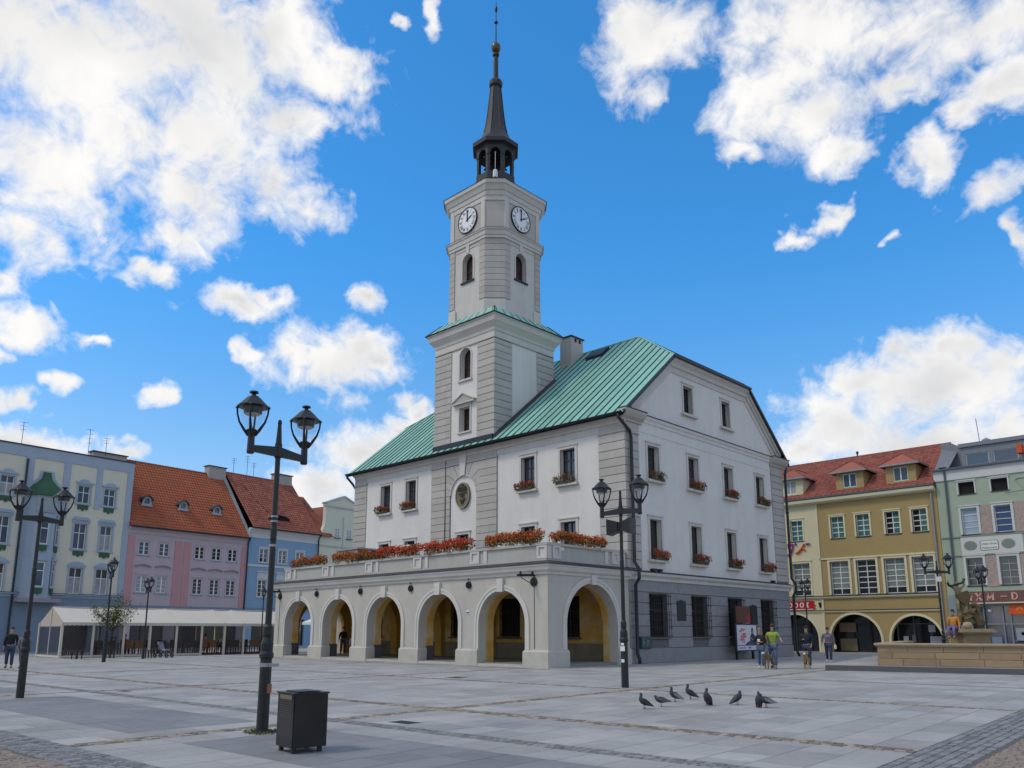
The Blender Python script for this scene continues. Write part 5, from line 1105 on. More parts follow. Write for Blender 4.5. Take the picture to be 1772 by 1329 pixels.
p = MB(FY.off(0, -1.4, 0)); p.box(-2.1, -0.85, 0.0, 0.1, 0.1, 1.0); p.box(-2.1, -0.85, 0.0, 0.1, 1.5, 2.2); obj('shop_panel', p, mat('beige_panel', (0.22, 0.17, 0.10), 0.8), YH)
for u0, u1, z0, z1, c_ in ((2.5, 2.85, 0.5, 1.2, (0.6, 0.6, 0.58)), (4.25, 4.7, 1.5, 2.0, (0.55, 0.57, 0.6)), (4.3, 5.1, 0.35, 1.2, (0.5, 0.5, 0.55)), (3.1, 3.35, 0.8, 1.3, (0.2, 0.2, 0.22))):
    p = MB(FY.off(0, -1.38, 0)); p.box(u0, u1, 0.0, 0.02, z0, z1); o = obj('shop_notice', p, mat('notice_%.2f' % u0, c_, 0.6, 0.2, 6), YH)
p = MB(FY.off(0, -1.35, 0)); p.box(4.32, 5.08, 0, 0.01, 0.5, 0.62); obj('notice_stripe', p, mat('notice_red', (0.5, 0.03, 0.03), 0.6), YH)
for c in cc[:1]+yu:
    o = window(FY, c-0.5, c+0.5, 8.58, 10.22, YH, 0.2, 2, (0.25, 0.5, 0.75), fm=m_wframe, gm=m_glasst, fw=0.05, mun=0.03, sill=(0.06, 0.05, 0.08, m_ledge), surround=(0.12, 0.05), sm=m_crmtrim, open_cols=(0,) if c in (2.9, 4.77) else ())
for i, c in enumerate(cm_[:1]+ym):
    window(FY, c-0.72, c+0.72, 4.27, 6.8, YH, 0.22, 2, (0.16, 0.33, 0.5, 0.66, 0.83), fm=m_wframe, gm=m_glass if i == 2 else mat('green_blind', (0.20, 0.245, 0.225), 0.3, 0.25, 1.2), gm2=m_glass, fw=0.06, mun=0.03, sill=(0.08, 0.06, 0.08, m_ledge), surround=(0.16, 0.06), sm=m_crmtrim)
b = MB(FY); b.box(-2.7, 5.55, -0.01, 0.07, 6.97, 7.08); b.mould(-14, 5.6, [(0.0, 3.98), (0.12, 4.0), (0.2, 4.1), (0.2, 4.14), (0.0, 4.18)]); b.mould(-14, 5.7, [(0.0, 2.96), (0.1, 2.98), (0.12, 3.06), (0.0, 3.1)]); b.box(-2.78, -2.62, -0.01, 0.07, 0.0, 11.5); obj('cream_bands', b, m_crmtrim, YH)
b = MB(FY); b.box(-14, 5.6, 0.0, 0.22, 4.184, 4.22); b.box(-14, 5.7, 0.0, 0.14, 3.104, 3.14); obj('ledge_flashing', b, m_ledge, YH)
b = MB(FY); b.mould(-14, 6.0, [(0.0, 11.35), (0.3, 11.4), (0.42, 11.5), (0.45, 11.72), (0.0, 11.76)]); obj('eaves_cornice', b, m_crmtrim, YH)
b = MB(FY); b.box(-14, 6.05, -0.1, 0.5, 11.764, 11.9); obj('gutter', b, mat('gutter_grey', (0.10, 0.105, 0.115), 0.6), YH)
YE = (0.35, 11.9); YR = (-5.0, 15.72)
tile_roof(FY, -14, 6.05, *YE, *YR, 0.42, 0.26, m_tile3, 'roof_tiles', YH, 0.05)
b = MB(FY); b.face([(-14, -5, 15.7), (6.05, -5, 15.7), (6.05, -10.3, 11.9), (-14, -10.3, 11.9)]); b.tube([(-14, -5, 15.74), (6.05, -5, 15.74)], 0.08, 6); obj('rear_roof', b, m_tile3, YH)
for i, (c, m_) in enumerate(((-4.75, m_crm2), (0.02, m_ochre), (3.75, m_ochre))):
    wd_ = -0.15; fr = FY.off(0, wd_, 0); z0, z1 = 12.3, 13.62; bk = slope_w(z1, YE, YR)-wd_
    p = MB(fr); p.wall(c-1.05, c+1.05, z0, z1, [(c-0.5, c+0.5, z0+0.12, z1-0.16)], 0, 0.1)
    for s_ in (-1, 1): p.face([(c+s_*1.05, 0, z0), (c+s_*1.05, 0, z1), (c+s_*1.05, bk, z1)])
    d_ = obj('dormer', p, m_, YH)
    p = MB(fr)
    for s_ in (0,): 
        e0, e1, zt = c-1.42, c+1.42, z1+0.06; pk = z1+1.0; bw = slope_w(pk, YE, YR)-wd_; fwk = 0.35; pkw = -0.75
        p.face([(e0, fwk, zt), (c, pkw, pk), (e1, fwk, zt)]); p.face([(e0, fwk, zt), (e0, bk-0.1, zt), (c, bw, pk), (c, pkw, pk)]); p.face([(e1, fwk, zt), (c, pkw, pk), (c, bw, pk), (e1, bk-0.1, zt)])
    dr = obj('dormer_roof', p, m_tile3, d_)
    p = MB(fr); p.box(e0, e1, 0.0, fwk+0.02, z1-0.06, zt-0.004); p.box(e0, e0+0.06, bk, 0.0, z1-0.06, zt-0.004); p.box(e1-0.06, e1, bk, 0.0, z1-0.06, zt-0.004); obj('dormer_eave', p, m_steel, d_)
    p = MB(fr); p.tube([(e0, fwk, zt+0.03), (c, pkw, pk+0.03)], 0.06, 5); p.tube([(e1, fwk, zt+0.03), (c, pkw, pk+0.03)], 0.06, 5); p.tube([(c, pkw, pk+0.03), (c, bw, pk+0.03)], 0.06, 5); obj('hip_tiles', p, m_tile3, d_)
    window(fr, c-0.5, c+0.5, z0+0.12, z1-0.16, YH, 0.04, 2, (), fm=m_wframe, gm=m_glassb, fw=0.05, mun=0.04)
b = MB(FY); b.tube([(5.72, 0.4, 11.7), (5.72, 0.12, 11.2), (5.72, 0.12, 2.2)], 0.07, 8); b.tube([(5.72, 0.12, 2.2), (5.72, 0.12, 0.05)], 0.1, 8); obj('downpipe', b, m_steel, YH)
b = MB(FY); b.tube([(-1.0, -5, 15.7), (-1.0, -5, 16.0)], 0.06, 6); b.lathe([(0.12, 16.0), (0.12, 16.1), (0.03, 16.2)], (-1.0, -5, 0), 8); obj('vent', b, m_iron, YH)
# shop lettering on the cream bay
p = MB(FY); p.box(-7.2, -3.45, 0.03, 0.08, 3.2, 3.86); p.prism([(-3.45, 3.2), (-3.28, 3.3), (-3.4, 3.4), (-3.25, 3.55), (-3.42, 3.66), (-3.35, 3.8), (-3.45, 3.86)], 0.03, 0.079); sg = obj('shop_banner', p, mat('banner_red', (0.42, 0.008, 0.015), 0.5, 0.06), YH)
p = MB(FY); p.box(-7.2, -3.45, 0.08, 0.084, 3.2, 3.25)
for cx_ in (-4.82, -4.35, -5.3):
    n = 14
    for k in range(n): a0, a1 = 2*PI*k/n, 2*PI*(k+1)/n; p.stroke((cx_+0.13*math.cos(a0), 3.56+0.17*math.sin(a0)), (cx_+0.13*math.cos(a1), 3.56+0.17*math.sin(a1)), 0.075, 0.08, 0.09)
p.stroke((-3.9, 3.42), (-3.9, 3.7), 0.1, 0.08, 0.09)
for z_ in (3.40, 3.72): p.stroke((-4.02, z_), (-3.78, z_), 0.06, 0.08, 0.091)
obj('banner_letters', p, mat('letter_white', (0.75, 0.72, 0.68), 0.5), sg)
p = MB(FY); p.prism([(-2.95, 3.3), (-2.8, 3.4), (-2.82, 3.6), (-2.72, 3.85), (-2.9, 3.7), (-3.05, 3.75), (-3.0, 3.5)], 0.03, 0.06); obj('wall_emblem', p, m_iron, YH)
for pts, c_ in (([(-5.2, 8.3), (-5.05, 8.45), (-5.15, 8.1), (-5.0, 7.95)], (0.45, 0.02, 0.08)), ([(-4.95, 8.4), (-4.75, 8.35), (-4.8, 8.0), (-4.95, 7.7), (-5.15, 7.45), (-5.25, 7.55)], (0.35, 0.02, 0.25)), ([(-4.55, 8.45), (-4.5, 8.35), (-4.58, 8.3)], (0.12, 0.03, 0.35)), ([(-4.55, 7.6), (-4.25, 7.75), (-4.0, 8.05), (-3.85, 8.3), (-3.95, 7.95), (-3.8, 7.85)], (0.65, 0.09, 0.01)), ([(-3.65, 8.35), (-3.6, 8.25), (-3.5, 8.35), (-3.4, 8.28)], (0.12, 0.03, 0.35))):
    p = MB(FY); p.tube([(u, 0.10, z) for u, z in pts], [0.06+0.03*(k % 2) for k in range(len(pts))], 6); obj('neon_scroll', p, mat('neon_%.2f%.2f' % (c_[0], c_[2]), c_, 0.4), YH)
# --- sage green house
SH_ = thing('sage_house', 'sage green shop house with glazed grey attic and maroon shop sign at the right edge', 'house', (10, 29, 0))
gx = [8.0, 10.02, 12.6, 14.6]
hol = [(c-0.5, c+0.5, 10.92, 11.76) for c in gx]+[(c-0.5, c+0.5, 8.12, 9.92) for c in gx]+[(c-0.52, c+0.52, 4.62, 6.48) for c in gx]+[(7.3, 15.5, 0.0, 3.36)]
shell(FY, 6.08, 18, 12.0, 10, m_sage, SH_, hol, dep=0.25)
b = MB(FY); b.box(6.08, 7.5, 0.02, 0.06, 0.0, 4.0); obj('pier_band', b, mat('blue_sage', (0.22, 0.29, 0.29), 0.9, 0.06), SH_)
b = MB(FY); b.box(6.0, 18, -0.3, 0.08, 12.0, 12.72); obj('parapet', b, m_offw, SH_)
b = MB(FY); b.box(5.95, 18, -0.35, 0.26, 12.724, 12.86); b.tube([(6.75, 0.2, 12.8), (6.75, 0.12, 12.3), (6.68, 0.12, 0.1)], 0.07, 8); obj('gutter', b, mat('gutter_blue', (0.085, 0.10, 0.13), 0.5), SH_)
b = MB(FY); b.wall(7.72, 18, 12.9, 14.35, [(7.98, 9.45, 13.0, 13.85), (9.70, 11.22, 13.0, 13.85), (11.5, 13.0, 13.0, 13.85)], -0.75, 0.12); b.face([(7.72, -0.75, 12.8), (7.72, -9, 12.8), (7.72, -9, 14.4), (7.72, -0.75, 14.35)]); b.box(7.6, 18, -9, -0.6, 14.354, 14.62); attic = obj('attic', b, m_greysh, SH_)
for a, b_ in ((7.98, 9.45), (9.70, 11.22), (11.5, 13.0)): window(FY.off(0, -0.75, 0), a, b_, 13.0, 13.85, SH_, 0.05, 1, (), fm=mat('pale_grey_frame', (0.42, 0.44, 0.46), 0.5), gm=m_glassb, fw=0.07)
b = MB(FY); b.prism([(6.2, 12.9), (7.7, 12.9), (7.6, 14.55), (6.85, 15.05), (6.25, 15.05)], -3.4, -1.6); b.face([(6.1, 0.1, 12.8), (7.0, 0.1, 12.8), (7.3, -1.6, 14.3), (6.3, -1.6, 14.6)][::-1]); obj('fire_wall', b, m_greysh, SH_)
b = MB(FY); b.lathe([(0.02, 12.9), (0.24, 12.95), (0.24, 13.02), (0.02, 13.05)], (6.6, 0.0, 0), 12); b.lathe([(0.2, 14.62), (0.2, 14.8), (0.28, 14.85), (0.28, 14.95), (0.02, 15.1)], (9.1, -2, 0), 12); b.tube([(8.7, -2, 14.6), (8.6, -2, 16.6)], 0.03, 5); obj('roof_fittings', b, m_steel, SH_)
p = MB(FY); p.box(11.3, 11.6, -0.5, 0.1, 13.3, 13.9); obj('orange_flag', p, mat('flag_orange', (0.6, 0.08, 0.02), 0.7), SH_)
for i, c in enumerate(gx):
    window(FY, c-0.5, c+0.5, 10.92, 11.76, SH_, 0.16, 1, (), fm=m_brown, gm=m_dark, fw=0.05, sill=(0.06, 0.05, 0.06, m_ledge), surround=(0.09, 0.05), sm=m_offw)
    window(FY, c-0.5, c+0.5, 8.12, 9.92, SH_, 0.16, 1, (0.25, 0.5, 0.75), fm=m_wframe, gm=mat('blind_blue', (0.33, 0.42, 0.52), 0.5, 0.08, 2) if i == 0 else mat('deep_blue_pane', (0.025, 0.055, 0.16), 0.15, 0.1), fw=0.05, mun=0.02, sill=(0.06, 0.05, 0.08, m_ledge), surround=(0.15, 0.06), sm=m_offw)
    window(FY, c-0.52, c+0.52, 4.62, 6.48, SH_, 0.16, 2, (0.25, 0.5, 0.75), fm=mat('grey_muntin', (0.35, 0.37, 0.4), 0.6), gm=m_glass, fw=0.04, mun=0.02, sill=(0.06, 0.05, 0.08, m_ledge), surround=(0.15, 0.06), sm=m_offw)
m_peb = mat('pebble_dash', (0.36, 0.29, 0.26), 0.9, 0.5, 14.0, 1.0, 25)
for z0, z1 in ((8.06, 10.05), (4.5, 6.6)):
    for u0, u1 in ((8.68, 9.35), (10.72, 11.9)):
        p = MB(FY); p.box(u0, u1, -0.01, 0.035, z0, z1); obj('pebble_panel', p, m_peb, SH_)
b = MB(FY); b.box(7.3, 11.0, -0.01, 0.05, 6.72, 7.92); sp_ = obj('sign_panel', b, m_offw, SH_)
b = MB(FY); b.box(6.1, 18, 0.0, 0.075, 7.93, 8.0); b.box(6.1, 18, 0.0, 0.075, 6.64, 6.71); obj('green_mouldings', b, mat('sage_moulding', (0.22, 0.28, 0.22), 0.9), SH_)
m_gsign = mat('sign_green_grey', (0.19, 0.225, 0.20), 0.8, 0.1)
for c in (7.88, 10.15):
    p = MB(FY); p.disc(c, 7.32, 0.40, 0.32, 0.05, 0.07, 24); obj('oval_boss', p, m_gsign, sp_)
p = MB(FY); oc = [(8.46, 7.0), (8.54, 6.94), (9.5, 6.94), (9.58, 7.0), (9.58, 7.54), (9.5, 7.62), (8.54, 7.62), (8.46, 7.54)]
p.prism(oc, 0.05, 0.065); fp_ = obj('sign_border', p, m_gsign, sp_); p = MB(FY); p.prism([(9.02+(u-9.02)*0.91, 7.28+(z-7.28)*0.88) for u, z in oc], 0.06, 0.07); obj('sign_board', p, mat('sign_white', (0.68, 0.69, 0.66), 0.6), fp_)
def text(s_, fr, u, z, size, m, name, par, w=0.075, ext=0.004):
    c = bpy.data.curves.new(name, 'FONT'); c.body = s_; c.size = size; c.extrude = ext; c.align_x = 'CENTER'; c.offset = size*0.012
    o = bpy.data.objects.new(name+'_tmp', c); col.objects.link(o); dg = bpy.context.evaluated_depsgraph_get(); me = bpy.data.meshes.new_from_object(o.evaluated_get(dg)); bpy.data.objects.remove(o)
    pts = [fr(u+v.co.x, w+v.co.z, z+v.co.y) for v in me.vertices]
    for v, q_ in zip(me.vertices, pts): v.co = q_
    me.materials.clear(); me.materials.append(m); o = bpy.data.objects.new(name, me); col.objects.link(o); o.parent = par; 
    if par.type == 'EMPTY': o.matrix_parent_inverse = Matrix.Translation(-Vector(par.location))
    return o
text('Delic-Gout', FY, 9.02, 7.32, 0.2, m_gsign, 'sign_text', fp_); text('Restauracja', FY, 9.02, 7.06, 0.19, m_gsign, 'sign_text', fp_)
p = MB(FY); p.box(7.2, 18, 0.02, 0.12, 3.46, 4.2); ms = obj('shop_sign', p, mat('maroon_sign', (0.155, 0.07, 0.062), 0.6, 0.08), SH_)
p = MB(FY); p.box(7.2, 18, 0.02, 0.16, 3.38, 3.455); obj('sign_sill', p, m_crmtrim, ms)
m_pink = mat('letter_pink', (0.58, 0.33, 0.29), 0.6)
def serif(p, a, b_, th): p.stroke(a, b_, th, 0.12, 0.15)
def letter(ch, u, z, h):
    p = MB(FY); w = h*0.8
    if ch == 'X': serif(p, (u, z+h), (u+w*0.8, z), 0.12); serif(p, (u+w*0.8, z+h), (u, z), 0.06)
    if ch == 'M': serif(p, (u+0.05, z), (u+0.05, z+h), 0.06); serif(p, (u+0.05, z+h), (u+w*0.5, z+h*0.1), 0.11); serif(p, (u+w*0.5, z+h*0.1), (u+w, z+h), 0.06); serif(p, (u+w, z+h), (u+w, z), 0.12)
    if ch == 'D':
        serif(p, (u+0.06, z), (u+0.06, z+h), 0.12); n = 8; pts = [(u+0.1+w*0.62*math.sin(PI*k/n), z+h/2+h*0.47*math.cos(PI*k/n)) for k in range(n+1)]
        for a, b_ in zip(pts, pts[1:]): serif(p, a, b_, 0.085)
    if ch == 'F': serif(p, (u+0.06, z), (u+0.06, z+h), 0.1); serif(p, (u, z+h-0.03), (u+w*0.5, z+h-0.03), 0.06); serif(p, (u+0.06, z+h*0.5), (u+w*0.42, z+h*0.5), 0.06)
    if ch == '-': serif(p, (u, z+h*0.5), (u+0.4, z+h*0.5), 0.06)
    if ch in 'XMF':
        for x_ in ((u, u+w*0.8) if ch == 'X' else (u+0.05, u+w) if ch == 'M' else (u+0.06,)): p.box(x_-0.08, x_+0.08, 0.12, 0.149, z-0.01, z+0.025); p.box(x_-0.08, x_+0.08, 0.12, 0.149, z+h-0.025, z+h+0.01)
    obj('sign_letter', p, m_pink, ms)
for ch, u in (('F', 7.52), ('X', 7.9), ('M', 8.52), ('-', 9.35), ('D', 9.98)): letter(ch, u, 3.6, 0.48)
b = MB(FY.off(0, -0.25, 0)); b.box(7.3, 15.5, -0.02, -0.01, 0, 3.36); obj('shop_glass', b, m_glassb, SH_)
b = MB(FY.off(0, -0.22, 0))
for u in (7.35, 8.2, 9.3, 9.75, 10.9, 12.4, 13.9, 15.4): b.box(u-0.05, u+0.05, 0, 0.1, 0, 3.36)
b.box(7.3, 15.5, 0, 0.09, 1.98, 2.08); b.box(7.3, 15.5, 0, 0.085, 3.2, 3.36); b.box(9.8, 10.8, 0, 0.08, 0.9, 0.95); obj('shop_frame', b, mat('blue_grey_frame', (0.17, 0.20, 0.25), 0.5), SH_)
b = MB(FY.off(0, -0.1, 0)); b.box(9.72, 11.0, 0, 0.03, 2.65, 3.28); pa_ = obj('orange_panel', b, mat('panel_orange', (0.62, 0.085, 0.012), 0.5), SH_)
b = MB(FY.off(0, -0.1, 0)); b.prism([(10.1, 2.9), (10.3, 3.05), (10.5, 2.95), (10.45, 3.1), (10.2, 3.12)], 0.03, 0.034); obj('panel_mark', b, mat('panel_yellow', (0.6, 0.4, 0.02), 0.5), pa_)
for u0, u1, z0, z1, c_ in ((8.45, 8.65, 2.85, 3.0, (0.6, 0.6, 0.6)), (9.95, 10.6, 0.9, 1.75, (0.25, 0.28, 0.33)), (8.5, 9.1, 0.2, 1.2, (0.16, 0.2, 0.28)), (10.25, 10.45, 1.3, 1.5, (0.6, 0.65, 0.7))):
    p = MB(FY.off(0, -0.16, 0)); p.box(u0, u1, 0, 0.02, z0, z1); obj('shop_notice', p, mat('notice_s%.2f' % u0, c_, 0.6, 0.2, 5), SH_)
p = MB(FY); p.tube([(11.0, 0.05, 11.5), (11.2, 0.5, 11.5), (11.6, 0.6, 11.5)], 0.03, 5); p.tube([(10.3, 0.05, 10.7), (11.8, 0.3, 10.75)], 0.015, 4); obj('wire_bracket', p, m_iron, SH_)
# ------------------------------------------------------------------ street lamps
m_lglass = mat('lamp_glass', (0.75, 0.80, 0.85), 0.08, 0.02, 1, trans=0.94)
m_lens = mat('lamp_lens', (0.55, 0.55, 0.52), 0.3, 0.1, 8)
def make_lamp(label, loc, rz_, s, half=0.54, group='double street lamps of the square', extras=None):
    t = thing('street_lamp', label, 'street lamp', loc, rz_, group)
    p = MB(); p.lathe([(0.094, 0.0), (0.090, 1.12), (0.112, 1.15), (0.112, 1.2), (0.094, 1.24), (0.098, 1.36), (0.066, 1.46), (0.075, 1.5), (0.075, 1.62), (0.052, 1.66), (0.048, 3.0), (0.054, 3.02), (0.054, 3.2), (0.046, 3.22), (0.042, 4.36), (0.06, 4.4), (0.06, 4.62)], (0, 0, 0), 16); p.smooth = False; obj('pole', p, m_lamp, t, local=True)
    p = MB(); p.lathe([(0.052, 4.6), (0.03, 4.95), (0.035, 4.97), (0.03, 5.02), (0.005, 5.04)], (0, 0, 0), 10); obj('finial', p, m_lamp, t, local=True)
    p = MB()
    for sg in (-1, 1): p.frustum([(sg*0.05, -0.035, 4.40), (sg*0.05, 0.035, 4.40), (sg*0.05, 0.035, 4.56), (sg*0.05, -0.035, 4.56)], [(sg*half, -0.03, 4.40), (sg*half, 0.03, 4.40), (sg*half, 0.03, 4.50), (sg*half, -0.03, 4.50)])
    obj('arm', p, m_lamp, t, local=True)
    for sg in (-1, 1):
        c = (sg*half, 0, 0); p = MB(); p.lathe([(0.05, 4.36), (0.062, 4.38), (0.058, 4.45), (0.055, 4.62), (0.06, 4.66), (0.09, 4.74), (0.07, 4.76)], c, 12)
        for k in range(4):
            a = PI/4+k*PI/2; q_ = [(c[0]+r_*math.cos(a), r_*math.sin(a), z) for r_, z in ((0.05, 4.66), (0.12, 4.75), (0.20, 4.88), (0.238, 5.01), (0.247, 5.12))]; p.tube(q_, [0.03, 0.026, 0.019, 0.016, 0.018], 6)
            p.lathe([(0.0, 5.09), (0.03, 5.12), (0.0, 5.16)], (c[0]+0.25*math.cos(a), 0.25*math.sin(a), 0), 6)
        ln = obj('lantern', p, m_lamp, t, local=True)
        p = MB(); p.lathe([(0.14, 5.02), (0.15, 5.08), (0.155, 5.12), (0.25, 5.125), (0.252, 5.14), (0.20, 5.19), (0.115, 5.28), (0.10, 5.285), (0.085, 5.31), (0.035, 5.33), (0.03, 5.355), (0.075, 5.37), (0.07, 5.395), (0.01, 5.40)], c, 12); obj('lantern_hood', p, m_lamp, ln, local=True)
        p = MB(); p.lathe([(0.13, 5.015), (0.11, 5.0), (0.02, 4.99)], c, 12); obj('lens', p, m_lens, ln, local=True)
        p = MB(); p.smooth = True
        pr_ = [(0.075, 4.75), (0.12, 4.82), (0.17, 4.92), (0.205, 5.02), (0.22, 5.11)]; b0 = len(p.v)
        for r_, z in pr_: p.v += [(c[0]+r_*math.cos(2*PI*k/16), r_*math.sin(2*PI*k/16), z) for k in range(16)]
        for i in range(len(pr_)-1):
            for k in range(16): j = (k+1) % 16; p.f.append([i*16+k, i*16+j, (i+1)*16+j, (i+1)*16+k]); p.r.append(0)
        obj('glass', p, m_lglass, ln, local=True)
    t.scale = (s, s, s)
    if extras: extras(t)
    return t
def aex(t):
    p = MB(); p.lathe([(0.10, 1.0), (0.10, 1.06)], (0, 0, 0), 16); p.box(-0.02, 0.16, -0.12, -0.09, 1.0, 1.05); obj('metal_band', p, m_steel, t, local=True)
    p = MB(); p.box(-0.02, 0.06, -0.100, -0.085, 0.60, 0.74); obj('sticker', p, mat('sticker_brown', (0.25, 0.12, 0.06), 0.6), t, local=True)
    p = MB(); p.lathe([(0.060, 2.9), (0.060, 2.94)], (0, 0, 0), 14); p.lathe([(0.060, 3.3), (0.060, 3.33)], (0, 0, 0), 14); p.lathe([(0.060, 3.38), (0.060, 3.41)], (0, 0, 0), 14); obj('pole_bands', p, m_steel, t, local=True)
def fex(t):
    for sg in (-1, 1):
        p = MB(); p.frustum([(sg*0.06, -0.1, 3.95), (sg*0.06, 0.1, 3.95), (sg*0.06, 0.1, 4.2), (sg*0.06, -0.1, 4.2)], [(sg*0.34, -0.18, 3.86), (sg*0.34, 0.18, 3.86), (sg*0.34, 0.18, 4.28), (sg*0.34, -0.18, 4.28)]); obj('loudspeaker', p, m_iron, t, local=True)
    p = MB(); p.box(-0.06, 0.06, -0.103, -0.085, 0.90, 1.02); p.box(-0.04, 0.04, -0.101, -0.085, 0.62, 0.70); p.box(-0.04, 0.04, -0.101, -0.085, 1.04, 1.1); obj('stickers', p, m_wframe, t, local=True)
lA = make_lamp('tall double lantern lamp beside the black litter bin', (11.4, -25.58, 0), R(98), 1.0, 0.54, extras=aex)
make_lamp('double lantern lamp standing nearest the left edge of the square', (1.25, -26.25, 0), R(104), 0.955, 0.56)
make_lamp('double lantern lamp in front of the small tree and marquee', (-20.88, -16.65, 0), R(165), 0.98, 0.75)
make_lamp('double lantern lamp before the pink house and marquee', (-24.8, -13.14, 0), R(168), 0.865, 0.7)
make_lamp('far double lantern lamp half hidden behind the tall lamp pole', (-28.2, -3.9, 0), R(150), 0.84, 0.6)
lF = make_lamp('double lantern lamp with loudspeakers at the arcade corner', (9.45, -13.39, 0), R(10), 1.115, 0.545, extras=fex)
make_lamp('slim lamp seen end-on before the cream bay of the ochre house', (-2.0, 24.4, 0), R(134), 0.98, 0.6)
lH = make_lamp('double lantern lamp between the ochre house and the fountain wall', (11.0, 10.2, 0), R(30), 0.98, 0.54)
make_lamp('double lantern lamp behind the fountain statue before the sage house', (10.4, 20.4, 0), R(120), 0.98, 0.56)
p = MB(); p.box(-0.12, 0.14, -0.1, -0.06, 4.0, 4.24); obj('lamp_sign', p, m_wframe, lH, local=True)
# ------------------------------------------------------------------ litter bin
m_bin = mat('bin_paint', (0.014, 0.015, 0.017), 0.22, 0.2, 2, metal=0.2, spec=0.6, bump=0.03, bscale=12, streak=0.3)
bx0 = Vector((13.745, -26.46, 0)); e1 = Vector((-0.53, 0.06, 0)).normalized(); e2 = Vector((-0.06, -0.53, 0)).normalized()*-1
binr = math.atan2(e1.y, e1.x)
BN = thing('litter_bin', 'black steel litter bin with perforated side beside the tall lamp', 'litter bin', tuple(bx0), 0)
FB = Fr(bx0.x, bx0.y, e1.x, e1.y, -e2.x, -e2.y)   # u to the left corner, w outward towards the viewer
wL, wD = 0.50, 0.48
b = MB(FB); b.box(0, wL, -wD, 0, 0.07, 0.735); obj('body', b, m_bin, BN)
b = MB(FB); b.box(-0.015, wL+0.015, -wD-0.015, 0.015, 0.739, 0.76); obj('lid', b, m_bin, BN)
b = MB(FB); b.box(0.06, wL-0.06, -wD+0.08, -0.08, 0.764, 0.775); obj('ash_tray', b, m_iron, BN)
for u in (0.04, wL-0.08):
    for w in (-0.08, -wD+0.04): b = MB(FB); b.box(u, u+0.05, w, w+0.05, 0.0, 0.066); obj('foot', b, m_iron, BN)
b = MB(FB)
for r_ in range(8):
    for c in range(7): b.box(0.07+c*0.052, 0.07+c*0.052+0.034, 0.0, 0.004, 0.44+r_*0.03, 0.44+r_*0.03+0.008)
o = obj('perforation', b, mat('bin_holes', (0.085, 0.075, 0.055), 0.6), BN); o['kind'] = 'stuff'
b = MB(FB); b.box(0.05, wL-0.09, 0.0, 0.012, 0.675, 0.73); obj('stub_plate', b, mat('brass_plate', (0.16, 0.135, 0.09), 0.45, 0.2, 6, metal=0.3), BN)
b = MB(FB); b.box(0.0, 0.012, -0.012, 0.006, 0.07, 0.735); obj('corner_edge', b, m_steel if 0 else m_bin, BN)
# weeds at the foot of the lamp
def leafset(n, fn, size, m, name, par=None, tilt=1.0, local=False):
    b = MB()
    for _ in range(n):
        c = Vector(fn()); s_ = size*random.uniform(0.6, 1.3)
        d = Vector((random.gauss(0, 1), random.gauss(0, 1), random.gauss(0, 1)*tilt)).normalized(); e = d.orthogonal().normalized(); e.rotate(Matrix.Rotation(random.uniform(0, 6.28), 3, d))
        q_ = e.cross(d); r_ = random.random()*0.999
        b.face([tuple(c-e*s_*0.5), tuple(c+q_*s_*0.32), tuple(c+e*s_*0.5), tuple(c-q_*s_*0.32)], r_)
    return obj(name, b, m, par, rnd=True, local=local)
m_leaf = mat('leaf_green', (0.068, 0.105, 0.024), 0.7, 0.2, 5, rnd=0.35, c2=(0.115, 0.12, 0.026))
m_leaf2 = mat('leaf_olive', (0.075, 0.10, 0.03), 0.7, 0.2, 5, rnd=0.4)
m_flr = mat('blossom_red', (0.56, 0.040, 0.020), 0.65, 0.15, 5, rnd=0.35, c2=(0.62, 0.10, 0.03))
m_flo = mat('blossom_orange', (0.55, 0.075, 0.020), 0.65, 0.15, 5, rnd=0.35, c2=(0.52, 0.17, 0.035))
m_fld = mat('blossom_dark', (0.36, 0.03, 0.018), 0.65, 0.15, 5, rnd=0.35, c2=(0.42, 0.075, 0.03))
def wfn(): a = random.uniform(0, 6.28); r_ = 0.12+abs(random.gauss(0, 0.10)); return (11.4+r_*math.cos(a), -25.58+r_*math.sin(a), random.uniform(0, 0.03))
o = leafset(260, wfn, 0.05, m_leaf2, 'weeds'); o['kind'] = 'stuff'; tag(o, 'low weeds growing round the foot of the tall lamp', 'weeds')
